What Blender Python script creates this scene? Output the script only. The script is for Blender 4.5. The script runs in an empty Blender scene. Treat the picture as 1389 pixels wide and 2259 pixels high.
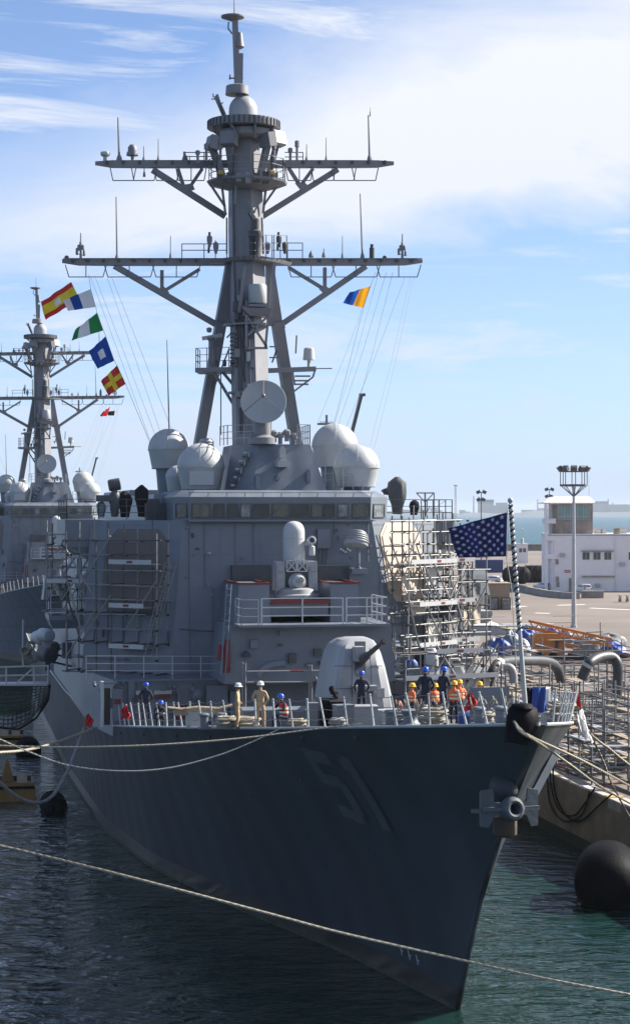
import bpy, bmesh, math, random
from mathutils import Vector, Matrix

# ------------------------------------------------------------------ camera, sky, sun, exposure
SC = bpy.context.scene
COL = SC.collection
EYE = 17.5            # camera height over the water
FPX = 4200.0          # focal length in photograph pixels (photo 1389 x 2259)
cam_d = bpy.data.cameras.new('camera')
cam = bpy.data.objects.new('camera', cam_d)
COL.objects.link(cam)
cam.location = (0, 0, EYE)
cam.rotation_euler = (math.radians(90), 0, 0)
cam_d.sensor_fit = 'HORIZONTAL'
cam_d.sensor_width = 36
cam_d.lens = 36 * FPX / 1389
cam_d.clip_start = 0.5
cam_d.clip_end = 40000
SC.camera = cam

SUN_EL, SUN_AZ = 36.0, 68.0     # degrees; azimuth clockwise from +Y (view direction)
world = bpy.data.worlds.new('World')
SC.world = world
world.use_nodes = True
wn, wl = world.node_tree.nodes, world.node_tree.links
wn.clear()
w_out = wn.new('ShaderNodeOutputWorld')
w_bg = wn.new('ShaderNodeBackground')
w_bg.inputs['Strength'].default_value = 0.080
sky = wn.new('ShaderNodeTexSky')
sky.sky_type = 'NISHITA'
sky.sun_disc = False
sky.sun_elevation = math.radians(SUN_EL)
sky.sun_rotation = math.radians(SUN_AZ)
sky.altitude = 0
sky.air_density = 0.6
sky.dust_density = 0.0
sky.ozone_density = 4.2
# a bank of thin high cloud: lower and upper edge given as slopes over the horizon, both frayed by noise,
# and long wisps; everything depends on the direction alone, so the sky goes on the same way outside the frame
def wmath(op, a=None, b=None, clamp=False):
    n = wn.new('ShaderNodeMath'); n.operation = op; n.use_clamp = clamp
    for i, v in enumerate((a, b)):
        if v is None: continue
        if isinstance(v, (int, float)): n.inputs[i].default_value = v
        else: wl.new(v, n.inputs[i])
    return n.outputs[0]


w_tc = wn.new('ShaderNodeTexCoord')
w_sep = wn.new('ShaderNodeSeparateXYZ')
wl.new(w_tc.outputs['Generated'], w_sep.inputs[0])
w_zm = wmath('MAXIMUM', w_sep.outputs['Z'], 0.0)


def wnoise(scale, rot, loc, sc, detail, rough, dist):
    m = wn.new('ShaderNodeMapping')
    m.inputs['Scale'].default_value = scale
    m.inputs['Rotation'].default_value = (0, R0(rot), 0)
    m.inputs['Location'].default_value = loc
    wl.new(w_tc.outputs['Generated'], m.inputs[0])
    n = wn.new('ShaderNodeTexNoise')
    n.inputs['Scale'].default_value = sc
    n.inputs['Detail'].default_value = detail
    n.inputs['Roughness'].default_value = rough
    n.inputs['Distortion'].default_value = dist
    wl.new(m.outputs[0], n.inputs['Vector'])
    return n.outputs['Fac']


R0 = math.radians
n_big = wnoise((1, 1, 2.4), 12, (3.1, 0, 1.7), 4.5, 7, 0.60, 0.5)
n_wisp = wnoise((1, 1, 7.0), 9, (0.4, 0, 0.6), 5.5, 9, 0.66, 0.7)
fray = wmath('MULTIPLY', wmath('SUBTRACT', n_big, 0.5), 0.13)
zn = wmath('ADD', w_sep.outputs['Z'], fray)
z_up = wmath('ADD', wmath('MULTIPLY', w_sep.outputs['X'], 0.40), 0.262)
z_lo = wmath('ADD', wmath('MULTIPLY', w_sep.outputs['X'], 0.07), 0.128)
c_lo = wmath('DIVIDE', wmath('SUBTRACT', zn, z_lo), 0.030, True)
c_up = wmath('DIVIDE', wmath('SUBTRACT', z_up, zn), 0.075, True)
bank = wmath('MULTIPLY', c_lo, c_up)
wisp = wmath('MULTIPLY', wmath('DIVIDE', wmath('SUBTRACT', n_wisp, 0.50), 0.17, True), 0.85)
cover = wmath('MULTIPLY', wmath('MAXIMUM', bank, wisp), 0.96)
w_mix = wn.new('ShaderNodeMix'); w_mix.data_type = 'RGBA'
w_mix.inputs['B'].default_value = (5.2, 5.25, 5.45, 1)
wl.new(cover, w_mix.inputs['Factor'])
wl.new(sky.outputs['Color'], w_mix.inputs['A'])
# pale sea haze low over the horizon, all round
w_hzv = wmath('MULTIPLY', w_zm, -7.5)
w_ex = wn.new('ShaderNodeMath'); w_ex.operation = 'EXPONENT'
wl.new(w_hzv, w_ex.inputs[0])
w_hm = wn.new('ShaderNodeMix'); w_hm.data_type = 'RGBA'
w_hm.inputs['B'].default_value = (2.95, 3.5, 4.5, 1)
wl.new(w_ex.outputs[0], w_hm.inputs['Factor'])
wl.new(w_mix.outputs['Result'], w_hm.inputs['A'])
wl.new(w_hm.outputs['Result'], w_bg.inputs['Color'])
wl.new(w_bg.outputs[0], w_out.inputs['Surface'])

sun_d = bpy.data.lights.new('sun', 'SUN')
sun_d.energy = 5.0
sun_d.angle = math.radians(0.55)
sun_d.color = (1.0, 0.93, 0.82)
sun = bpy.data.objects.new('sun', sun_d)
COL.objects.link(sun)
_a, _e = math.radians(SUN_AZ), math.radians(SUN_EL)
SUN_DIR = Vector((math.sin(_a) * math.cos(_e), math.cos(_a) * math.cos(_e), math.sin(_e)))
sun.rotation_euler = SUN_DIR.to_track_quat('Z', 'Y').to_euler()
sun.location = SUN_DIR * 300

SC.view_settings.view_transform = 'Standard'
SC.view_settings.look = 'None'
SC.view_settings.exposure = 1.3
SC.view_settings.gamma = 1.0
SC.view_settings.use_curve_mapping = False
SC.cycles.use_denoising = True
SC.cycles.max_bounces = 6
SC.cycles.diffuse_bounces = 3
SC.cycles.glossy_bounces = 3
SC.cycles.volume_bounces = 1
SC.cycles.caustics_reflective = False
SC.cycles.caustics_refractive = False

# ------------------------------------------------------------------ helpers
R = math.radians
random.seed(7)


def W(px, py, Y):
    """photo pixel at world distance Y -> world point"""
    return Vector(((px - 694.5) / FPX * Y, Y, EYE - (py - 1130) / FPX * Y))


def G(px, py, z=3.2):
    """photo pixel on a horizontal plane z -> world point"""
    Y = (EYE - z) * FPX / (py - 1130)
    return Vector(((px - 694.5) / FPX * Y, Y, z))


TH = math.atan(0.2)
CT, ST = math.cos(TH), math.sin(TH)
SX, SY = 6.88, 57.5          # stem head of the destroyer


def P(px, py, s):
    """photo pixel on the ship-local plane y = s -> ship-local point (x to port, y aft, z up)"""
    a = (px - 694.5) / FPX
    Y = (s - SX * ST + SY * CT) / (CT - ST * a)
    X = a * Y
    return Vector(((X - SX) * CT + (Y - SY) * ST, s, EYE - (py - 1130) / FPX * Y))


def L2W(p):
    return Vector((SX + CT * p[0] - ST * p[1], SY + ST * p[0] + CT * p[1], p[2]))


def interp(x, T):
    if x <= T[0][0]:
        return T[0][1]
    for (a, b), (c, d) in zip(T, T[1:]):
        if x <= c:
            return b + (d - b) * (x - a) / (c - a)
    return T[-1][1]


class MB:
    """collects shapes and links them as ONE mesh object"""

    def __init__(self):
        self.v, self.f, self.m = [], [], []

    def add(self, vs, fs, mi=0):
        o = len(self.v)
        self.v += [tuple(p) for p in vs]
        self.f += [tuple(i + o for i in f) for f in fs]
        self.m += [mi] * len(fs)
        return self

    def box(self, c, size, rz=0.0, mi=0, M=None):
        hx, hy, hz = size[0] / 2, size[1] / 2, size[2] / 2
        pts = [Vector((x, y, z)) for z in (-hz, hz) for x, y in ((-hx, -hy), (hx, -hy), (hx, hy), (-hx, hy))]
        T = M if M is not None else Matrix.Rotation(rz, 3, 'Z')
        c = Vector(c)
        return self.add([c + T @ p for p in pts],
                        [(3, 2, 1, 0), (4, 5, 6, 7), (0, 1, 5, 4), (1, 2, 6, 5), (2, 3, 7, 6), (3, 0, 4, 7)], mi)

    def frustum(self, A, zA, B, zB, mi=0, caps=True):
        n = len(A)
        zA = zA if isinstance(zA, (list, tuple)) else [zA] * n
        zB = zB if isinstance(zB, (list, tuple)) else [zB] * n
        vs = [(p[0], p[1], z) for p, z in zip(A, zA)] + [(p[0], p[1], z) for p, z in zip(B, zB)]
        fs = [(i, (i + 1) % n, (i + 1) % n + n, i + n) for i in range(n)]
        if caps:
            fs += [tuple(range(n - 1, -1, -1)), tuple(range(n, 2 * n))]
        return self.add(vs, fs, mi)

    def prism(self, A, z0, z1, mi=0):
        return self.frustum(A, z0, A, z1, mi)

    def loft(self, rings, closed=True, caps=True, mi=0):
        n = len(rings[0])
        vs = [p for r in rings for p in r]
        fs = []
        for k in range(len(rings) - 1):
            for i in range(n if closed else n - 1):
                j = (i + 1) % n
                fs.append((k * n + i, k * n + j, (k + 1) * n + j, (k + 1) * n + i))
        if caps and closed:
            fs += [tuple(range(n - 1, -1, -1)), tuple(range((len(rings) - 1) * n, len(rings) * n))]
        return self.add(vs, fs, mi)

    def beam(self, p, q, w, h=None, mi=0, up=None):
        p, q = Vector(p), Vector(q)
        h = h or w
        d = (q - p).normalized()
        u = Vector(up) if up else (Vector((0, 0, 1)) if abs(d.z) < 0.95 else Vector((0, 1, 0)))
        x = d.cross(u).normalized()
        y = x.cross(d).normalized()
        a, b = x * w / 2, y * h / 2
        vs = [p - a - b, p + a - b, p + a + b, p - a + b, q - a - b, q + a - b, q + a + b, q - a + b]
        return self.add(vs, [(3, 2, 1, 0), (4, 5, 6, 7), (0, 1, 5, 4), (1, 2, 6, 5), (2, 3, 7, 6), (3, 0, 4, 7)], mi)

    def tube(self, pts, r, n=6, mi=0, closed=False):
        pts = [Vector(p) for p in pts]
        m = len(pts)
        rs = r if isinstance(r, (list, tuple)) else [r] * m
        rings = []
        x = None
        for i in range(m):
            if closed:
                d = (pts[(i + 1) % m] - pts[i - 1]).normalized()
            else:
                d = (pts[min(i + 1, m - 1)] - pts[max(i - 1, 0)]).normalized()
            if x is None:
                x = d.cross(Vector((0, 0, 1)) if abs(d.z) < 0.9 else Vector((1, 0, 0))).normalized()
            else:
                x = (x - d * x.dot(d)).normalized()
            y = d.cross(x)
            rings.append([pts[i] + (x * math.cos(2 * math.pi * k / n) + y * math.sin(2 * math.pi * k / n)) * rs[i]
                          for k in range(n)])
        if closed:
            rings.append(rings[0])
        return self.loft(rings, True, not closed, mi)

    def lathe(self, prof, c=(0, 0, 0), n=20, mi=0, M=None, a0=0.0, a1=2 * math.pi):
        """profile [(r, z)] about +Z (turned by M), moved to c"""
        c = Vector(c)
        full = abs(a1 - a0 - 2 * math.pi) < 1e-6
        k = n if full else n + 1
        rings = []
        for r, z in prof:
            ring = []
            for i in range(k):
                a = a0 + (a1 - a0) * i / n
                p = Vector((max(r, 1e-4) * math.cos(a), max(r, 1e-4) * math.sin(a), z))
                ring.append(c + (M @ p if M is not None else p))
            rings.append(ring)
        return self.loft(rings, full, full, mi)

    def sphere(self, c, r, n=16, m=8, sc=(1, 1, 1), mi=0):
        c = Vector(c)
        rings = []
        for j in range(m + 1):
            ph = -math.pi / 2 + math.pi * j / m
            rr, z = max(math.cos(ph), 1e-3) * r, math.sin(ph) * r
            rings.append([c + Vector((rr * math.cos(2 * math.pi * i / n) * sc[0], rr * math.sin(2 * math.pi * i / n) * sc[1], z * sc[2])) for i in range(n)])
        return self.loft(rings, True, True, mi)

    def sheet(self, grid, mi=0, mf=None):
        nr, nc = len(grid), len(grid[0])
        o = len(self.v)
        self.v += [tuple(p) for r in grid for p in r]
        for i in range(nr - 1):
            for j in range(nc - 1):
                self.f.append((o + i * nc + j, o + i * nc + j + 1, o + (i + 1) * nc + j + 1, o + (i + 1) * nc + j))
                self.m.append(mf(i, j) if mf else mi)
        return self

    def build(self, name, mats, parent=None, smooth=False, angle=38, loc=None, recalc=True):
        me = bpy.data.meshes.new(name)
        me.from_pydata(self.v, [], self.f)
        for mt in (mats if isinstance(mats, (list, tuple)) else [mats]):
            me.materials.append(MAT[mt] if isinstance(mt, str) else mt)
        if any(self.m):
            me.polygons.foreach_set('material_index', self.m)
        if recalc:
            bm = bmesh.new(); bm.from_mesh(me)
            bmesh.ops.recalc_face_normals(bm, faces=bm.faces)
            bm.to_mesh(me); bm.free()
        if smooth:
            me.polygons.foreach_set('use_smooth', [True] * len(me.polygons))
            me.set_sharp_from_angle(angle=R(angle))
        me.update()
        o = bpy.data.objects.new(name, me)
        COL.objects.link(o)
        if parent is not None:
            o.parent = parent
        if loc is not None:
            o.location = loc
        return o


def tag(o, label=None, cat=None, group=None, kind=None):
    if label: o['label'] = label
    if cat: o['category'] = cat
    if group: o['group'] = group
    if kind: o['kind'] = kind
    return o


def thing(name, label, cat, loc=(0, 0, 0), rz=0.0, group=None, parent=None):
    o = bpy.data.objects.new(name, None)
    o.empty_display_size = 0.3
    COL.objects.link(o)
    o.location = loc
    o.rotation_euler = (0, 0, rz)
    return tag(o, label, cat, group)


def copy_tree(o, parent=None, kids=None):
    kids = kids if kids is not None else {}
    if not kids:
        for x in bpy.data.objects:
            if x.parent: kids.setdefault(x.parent.name, []).append(x)
    c = o.copy()
    COL.objects.link(c)
    c.parent = parent
    for ch in kids.get(o.name, []):
        copy_tree(ch, c, kids)
    return c


_unit = {}


def pole(name, p, q, r, mat, parent, n=6):
    """a straight round bar; all bars of one material share one mesh"""
    key = (mat, n)
    if key not in _unit:
        mb = MB(); mb.lathe([(1, 0), (1, 1)], n=n)
        o = mb.build(name, mat, None, True)
        _unit[key] = o.data
        bpy.data.objects.remove(o)
    o = bpy.data.objects.new(name, _unit[key])
    COL.objects.link(o)
    o.parent = parent
    p, q = Vector(p), Vector(q)
    d = q - p
    o.location = p
    o.rotation_euler = d.to_track_quat('Z', 'Y').to_euler()
    o.scale = (r, r, d.length)
    return o


# ------------------------------------------------------------------ materials
MAT = {}


def mat(name, col, rough=0.5, metal=0.0, var=0.10, scale=1.5, bump=0.0, bscale=20.0, streak=0.0, streak_col=(0.16, 0.10, 0.06),
        spec=0.5, col2=None, emit=None, ribs=None):
    m = bpy.data.materials.new(name)
    m.use_nodes = True
    nt = m.node_tree
    N, Lk = nt.nodes, nt.links
    b = N['Principled BSDF']
    b.inputs['Roughness'].default_value = rough
    b.inputs['Metallic'].default_value = metal
    b.inputs['Specular IOR Level'].default_value = spec
    tc = N.new('ShaderNodeTexCoord')
    base = (*col, 1)
    last = None
    if var > 0:
        nz = N.new('ShaderNodeTexNoise')
        nz.inputs['Scale'].default_value = scale
        nz.inputs['Detail'].default_value = 6
        nz.inputs['Roughness'].default_value = 0.65
        Lk.new(tc.outputs['Object'], nz.inputs['Vector'])
        mr = N.new('ShaderNodeMapRange')
        mr.inputs['From Min'].default_value = 0.30
        mr.inputs['From Max'].default_value = 0.70
        Lk.new(nz.outputs['Fac'], mr.inputs['Value'])
        mx = N.new('ShaderNodeMix'); mx.data_type = 'RGBA'
        lo = tuple(c * (1 - var) for c in col)
        hi = tuple(min(1, c * (1 + var)) for c in col) if col2 is None else col2
        mx.inputs['A'].default_value = (*lo, 1)
        mx.inputs['B'].default_value = (*hi, 1)
        Lk.new(mr.outputs[0], mx.inputs['Factor'])
        last = mx.outputs['Result']
        rr = N.new('ShaderNodeMapRange')
        rr.inputs['To Min'].default_value = max(0.02, rough - 0.1)
        rr.inputs['To Max'].default_value = min(1, rough + 0.1)
        Lk.new(nz.outputs['Fac'], rr.inputs['Value'])
        Lk.new(rr.outputs[0], b.inputs['Roughness'])
    if streak > 0:
        mp = N.new('ShaderNodeMapping')
        mp.inputs['Scale'].default_value = (2.4, 2.4, 0.16)
        Lk.new(tc.outputs['Object'], mp.inputs[0])
        ns = N.new('ShaderNodeTexNoise')
        ns.inputs['Scale'].default_value = 1.6
        ns.inputs['Detail'].default_value = 7
        ns.inputs['Roughness'].default_value = 0.7
        Lk.new(mp.outputs[0], ns.inputs['Vector'])
        ms = N.new('ShaderNodeMapRange')
        ms.inputs['From Min'].default_value = 0.56
        ms.inputs['From Max'].default_value = 0.80
        ms.inputs['To Max'].default_value = streak
        Lk.new(ns.outputs['Fac'], ms.inputs['Value'])
        mx2 = N.new('ShaderNodeMix'); mx2.data_type = 'RGBA'
        mx2.inputs['A'].default_value = base
        mx2.inputs['B'].default_value = (*streak_col, 1)
        Lk.new(ms.outputs[0], mx2.inputs['Factor'])
        if last is not None:
            Lk.new(last, mx2.inputs['A'])
        last = mx2.outputs['Result']
    if last is not None:
        Lk.new(last, b.inputs['Base Color'])
    else:
        b.inputs['Base Color'].default_value = base
    if bump > 0:
        nb = N.new('ShaderNodeTexNoise')
        nb.inputs['Scale'].default_value = bscale
        nb.inputs['Detail'].default_value = 5
        Lk.new(tc.outputs['Object'], nb.inputs['Vector'])
        bp = N.new('ShaderNodeBump')
        bp.inputs['Strength'].default_value = bump
        bp.inputs['Distance'].default_value = 0.05
        Lk.new(nb.outputs['Fac'], bp.inputs['Height'])
        nrm = bp.outputs[0]
        if ribs:                                   # plating dished between the frames
            wv = N.new('ShaderNodeTexWave'); wv.bands_direction = ribs[0]
            wv.inputs['Scale'].default_value = ribs[1]
            wv.inputs['Distortion'].default_value = 1.2
            wv.inputs['Detail'].default_value = 1.0
            wv.inputs['Detail Scale'].default_value = 0.4
            Lk.new(tc.outputs['Object'], wv.inputs['Vector'])
            b2 = N.new('ShaderNodeBump'); b2.inputs['Strength'].default_value = ribs[2]; b2.inputs['Distance'].default_value = 0.05
            Lk.new(wv.outputs['Fac'], b2.inputs['Height']); Lk.new(nrm, b2.inputs['Normal'])
            nrm = b2.outputs[0]
        Lk.new(nrm, b.inputs['Normal'])
    if emit:
        b.inputs['Emission Color'].default_value = (*emit[0], 1)
        b.inputs['Emission Strength'].default_value = emit[1]
    MAT[name] = m
    return m


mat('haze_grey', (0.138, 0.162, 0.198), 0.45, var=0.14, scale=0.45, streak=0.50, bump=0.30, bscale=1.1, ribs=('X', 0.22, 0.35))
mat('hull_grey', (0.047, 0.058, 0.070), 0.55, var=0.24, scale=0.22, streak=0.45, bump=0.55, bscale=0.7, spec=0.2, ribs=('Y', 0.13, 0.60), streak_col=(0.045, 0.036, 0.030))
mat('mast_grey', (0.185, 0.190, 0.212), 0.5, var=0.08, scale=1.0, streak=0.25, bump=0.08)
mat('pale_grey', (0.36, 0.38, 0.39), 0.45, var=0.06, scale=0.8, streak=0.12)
mat('radome_white', (0.41, 0.43, 0.445), 0.45, var=0.10, scale=0.7, streak=0.16, streak_col=(0.25, 0.23, 0.2))
mat('gun_grey', (0.29, 0.305, 0.325), 0.45, var=0.12, scale=0.8, streak=0.22)
mat('dark_grey', (0.060, 0.065, 0.072), 0.55, var=0.15, scale=2)
mat('deck_grey', (0.085, 0.088, 0.092), 0.85, var=0.25, scale=0.8, bump=0.3, bscale=30)
mat('black_paint', (0.012, 0.012, 0.013), 0.35, var=0.25, scale=0.6, streak=0.2, streak_col=(0.06, 0.07, 0.05))
mat('black_rubber', (0.006, 0.006, 0.008), 0.62, var=0.45, scale=1.6, bump=0.4, bscale=6, spec=0.06)
mat('black_cloth', (0.018, 0.018, 0.022), 0.85, spec=0.15, var=0.3, scale=4, bump=0.6, bscale=7)
mat('digit_grey', (0.060, 0.076, 0.090), 0.42, var=0.08, scale=0.6)
mat('digit_shadow', (0.018, 0.021, 0.026), 0.42, var=0.08, scale=0.6)
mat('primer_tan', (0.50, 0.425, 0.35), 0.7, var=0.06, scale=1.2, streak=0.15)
mat('primer_shaded', (0.135, 0.122, 0.118), 0.7, var=0.08, scale=1.2, streak=0.15)  # same primer darkened, the starboard side's shade put into the colour
mat('rust_brown', (0.050, 0.030, 0.022), 0.75, var=0.4, scale=4, bump=0.3, bscale=14)
mat('red_paint', (0.16, 0.018, 0.02), 0.5, var=0.2, scale=3)
mat('red_cloth', (0.55, 0.03, 0.035), 0.7, var=0.2, scale=5)
mat('brass', (0.55, 0.36, 0.10), 0.4, metal=0.6, var=0.1)
mat('window_glass', (0.010, 0.013, 0.012), 0.06, var=0.35, scale=1.2, spec=0.5, col2=(0.04, 0.045, 0.03))
mat('steel_pole', (0.22, 0.225, 0.23), 0.6, metal=0.1, var=0.35, scale=2.0)
mat('dull_pole', (0.10, 0.10, 0.105), 0.55, metal=0.2, var=0.3, scale=2.0)
mat('plank_white', (0.42, 0.43, 0.44), 0.5, var=0.10, scale=3)
mat('plank_wood', (0.30, 0.24, 0.17), 0.8, var=0.3, scale=4)
mat('stanchion_white', (0.50, 0.51, 0.52), 0.42, var=0.12, scale=5)
mat('rope_cream', (0.34, 0.31, 0.25), 0.85, var=0.18, scale=30, bump=0.9, bscale=38)
mat('rope_grey', (0.30, 0.31, 0.31), 0.85, var=0.18, scale=30, bump=0.9, bscale=38)
mat('wire', (0.22, 0.22, 0.23), 0.5, var=0)
mat('khaki', (0.42, 0.30, 0.17), 0.85, var=0.10, scale=8, bump=0.5, bscale=14)
mat('navy_cloth', (0.016, 0.020, 0.042), 0.85, var=0.2, scale=8, bump=0.5, bscale=14)
mat('orange_cloth', (0.85, 0.16, 0.03), 0.7, var=0.10, scale=8, bump=0.5, bscale=14)
mat('skin', (0.42, 0.24, 0.16), 0.55, var=0.06)
mat('skin_dark', (0.11, 0.055, 0.035), 0.55, var=0.06)
mat('hair', (0.02, 0.014, 0.01), 0.7, var=0.1)
mat('boot', (0.014, 0.013, 0.013), 0.5, var=0.1)
mat('helmet_white', (0.80, 0.80, 0.79), 0.3, var=0.03)
mat('helmet_blue', (0.02, 0.10, 0.55), 0.3, var=0.05)
mat('helmet_yellow', (0.85, 0.48, 0.02), 0.3, var=0.05)
mat('reflective', (0.75, 0.72, 0.45), 0.4, var=0.05)
mat('flag_red', (0.62, 0.035, 0.030), 0.8, var=0.12, scale=3)
mat('flag_yellow', (0.82, 0.62, 0.04), 0.8, var=0.12, scale=3)
mat('flag_blue', (0.012, 0.075, 0.38), 0.8, var=0.14, scale=3)
mat('flag_navy', (0.010, 0.010, 0.075), 0.8, var=0.2, scale=3)
mat('flag_white', (0.80, 0.80, 0.82), 0.8, var=0.05, scale=3)
mat('flag_green', (0.01, 0.25, 0.07), 0.8, var=0.14, scale=3)
mat('flag_orange', (0.85, 0.38, 0.02), 0.8, var=0.12, scale=3)
mat('flag_black', (0.03, 0.02, 0.018), 0.8, var=0.12, scale=3)
for _n in ('flag_red', 'flag_yellow', 'flag_blue', 'flag_navy', 'flag_white', 'flag_green', 'flag_orange'):
    _nt = MAT[_n].node_tree           # bunting lets some light through
    _tr = _nt.nodes.new('ShaderNodeBsdfTranslucent')
    _c = [l.from_socket for l in _nt.links if l.to_socket.name == 'Base Color'][0]
    _nt.links.new(_c, _tr.inputs['Color'])
    _mxs = _nt.nodes.new('ShaderNodeMixShader'); _mxs.inputs[0].default_value = 0.15 if _n == 'flag_navy' else 0.45
    _nt.links.new(_nt.nodes['Principled BSDF'].outputs[0], _mxs.inputs[1])
    _nt.links.new(_tr.outputs[0], _mxs.inputs[2])
    _nt.links.new(_mxs.outputs[0], _nt.nodes['Material Output'].inputs['Surface'])
mat('concrete_apron', (0.150, 0.124, 0.108), 0.9, var=0.22, scale=0.045, streak=0.30, streak_col=(0.09, 0.08, 0.075), bump=0.2, bscale=2.5, col2=(0.200, 0.170, 0.150))
mat('quay_concrete', (0.27, 0.205, 0.145), 0.9, var=0.35, scale=0.6, bump=0.5, bscale=2.2, streak=0.75, streak_col=(0.085, 0.05, 0.03))
mat('cope_stone', (0.40, 0.36, 0.32), 0.9, var=0.2, scale=1.5, bump=0.4, bscale=6)
mat('foot_dark', (0.022, 0.025, 0.016), 0.7, var=0.4, scale=1.5, bump=0.6, bscale=4)
mat('white_wall', (0.82, 0.79, 0.80), 0.85, var=0.07, scale=0.25, streak=0.30, streak_col=(0.36, 0.31, 0.27))
mat('stained_wall', (0.30, 0.25, 0.22), 0.9, var=0.35, scale=0.5, streak=0.65, streak_col=(0.10, 0.075, 0.06))
mat('roof_slab', (0.74, 0.72, 0.69), 0.85, var=0.06, scale=0.5)
mat('green_glass', (0.16, 0.27, 0.25), 0.08, var=0.2, scale=0.6, spec=0.8)
mat('pane_dark', (0.05, 0.055, 0.06), 0.12, var=0.2, scale=1, spec=0.7)
mat('kerb_stone', (0.25, 0.235, 0.22), 0.9, var=0.3, scale=0.4)
mat('car_white', (0.74, 0.74, 0.75), 0.25, var=0.02)
mat('car_silver', (0.52, 0.53, 0.55), 0.28, metal=0.4, var=0.02)
mat('tyre', (0.018, 0.018, 0.018), 0.7, var=0.15)
mat('lamp_red', (0.35, 0.02, 0.015), 0.3, var=0)
mat('galv', (0.40, 0.41, 0.43), 0.45, metal=0.3, var=0.12, scale=0.6)
mat('container_blue', (0.025, 0.05, 0.17), 0.6, var=0.12, scale=1)
mat('blue_tarp', (0.018, 0.065, 0.30), 0.55, var=0.3, scale=1.5, bump=0.7, bscale=2.2)
mat('slate_tarp', (0.11, 0.14, 0.19), 0.5, var=0.4, scale=1.5, bump=0.7, bscale=2.2)
mat('orange_steel', (0.50, 0.17, 0.03), 0.5, var=0.14, scale=1.0, streak=0.25)
mat('yellow_steel', (0.21, 0.115, 0.02), 0.55, var=0.3, scale=1.0, streak=0.5)
mat('duct_grey', (0.034, 0.038, 0.046), 0.5, var=0.2, scale=1.5, bump=0.3, bscale=4)
mat('duct_pale', (0.28, 0.27, 0.29), 0.6, var=0.15, scale=2.5, bump=0.3, bscale=6)
mat('net_cord', (0.045, 0.05, 0.045), 0.9, var=0.2, scale=6)
mat('net_sheet', (0.055, 0.13, 0.085), 0.9, var=0.3, scale=1.5)
mat('beige_box', (0.32, 0.24, 0.17), 0.85, var=0.12, scale=1.0)
mat('awning', (0.78, 0.75, 0.72), 0.8, var=0.05)
mat('scrap_grey', (0.20, 0.205, 0.21), 0.6, var=0.5, scale=2.5)
mat('green_leaf', (0.07, 0.12, 0.03), 0.8, var=0.3, scale=6)
mat('city', (0.13, 0.14, 0.16), 0.9, var=0.2, scale=0.01)
mat('far_land', (0.06, 0.07, 0.075), 0.9, var=0.2, scale=0.004)

mat('pane_olive', (0.045, 0.048, 0.028), 0.08, var=0.5, scale=2.5, spec=0.6, col2=(0.12, 0.12, 0.075))  # olive and pale panes carry reflections and dim interior in their colour
mat('pane_pale', (0.07, 0.08, 0.08), 0.08, var=0.5, scale=3.0, spec=0.6, col2=(0.26, 0.28, 0.28))
mat('far_sea', (0.018, 0.075, 0.105), 0.42, var=0.35, scale=0.02, bump=0.8, bscale=0.25, spec=0.22)
mat('sheeting', (0.62, 0.60, 0.56), 0.75, var=0.12, scale=2.5, bump=0.5, bscale=3)
mat('scum', (0.045, 0.055, 0.035), 0.7, var=0.5, scale=1.2, bump=0.5, bscale=5)
mat('anchor_grey', (0.070, 0.088, 0.106), 0.5, var=0.2, scale=3, streak=0.5, bump=0.3, bscale=8)
mat('hull_grey_lit', (0.105, 0.130, 0.160), 0.5, var=0.15, scale=0.22, streak=0.3, bump=0.4, bscale=0.7, spec=0.3, ribs=('Y', 0.13, 0.4))  # lighter copy of the hull grey, brighter light put into the colour

# ------------------------------------------------------------------ the setting: water, quay, apron, far shore
def water_material():
    m = bpy.data.materials.new('sea_water')
    m.use_nodes = True
    N, Lk = m.node_tree.nodes, m.node_tree.links
    b = N['Principled BSDF']
    b.inputs['Base Color'].default_value = (0.007, 0.026, 0.023, 1)
    b.inputs['Roughness'].default_value = 0.02
    b.inputs['IOR'].default_value = 1.42
    tc = N.new('ShaderNodeTexCoord')
    prev = None
    for sc, st, dist, rot, sq in ((0.17, 0.9, 0.40, 35, 1.6), (0.48, 1.0, 0.42, 12, 1.9), (1.25, 1.0, 0.13, -14, 1.8), (3.6, 0.8, 0.022, 8, 1.4)):
        mp = N.new('ShaderNodeMapping')
        mp.inputs['Scale'].default_value = (1.0, sq, 1)
        mp.inputs['Rotation'].default_value = (0, 0, R(rot))
        Lk.new(tc.outputs['Object'], mp.inputs[0])
        nz = N.new('ShaderNodeTexNoise')
        nz.inputs['Scale'].default_value = sc
        nz.inputs['Detail'].default_value = 3
        nz.inputs['Roughness'].default_value = 0.5
        nz.inputs['Distortion'].default_value = 0.6
        Lk.new(mp.outputs[0], nz.inputs['Vector'])
        bp = N.new('ShaderNodeBump')
        bp.inputs['Strength'].default_value = st
        bp.inputs['Distance'].default_value = dist
        Lk.new(nz.outputs['Fac'], bp.inputs['Height'])
        if prev: Lk.new(prev, bp.inputs['Normal'])
        prev = bp.outputs[0]
    Lk.new(prev, b.inputs['Normal'])
    MAT['sea_water'] = m


water_material()
mb = MB()
mb.add([(-9000, -300, 0), (9000, -300, 0), (9000, 720, 0), (-9000, 720, 0)], [(0, 1, 2, 3)])
tag(mb.build('water', 'sea_water'), kind='structure')

mb = MB()
mb.add([(-9000, 720, 0), (9000, 720, 0), (9000, 9400, 0), (-9000, 9400, 0)], [(0, 1, 2, 3)])
tag(mb.build('open_sea', 'far_sea'), kind='structure')

QZ = 3.2
QT = 14.85                     # quay edge, ship-local x


def QL(t, s, z):
    return L2W((t, s, z))


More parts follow.
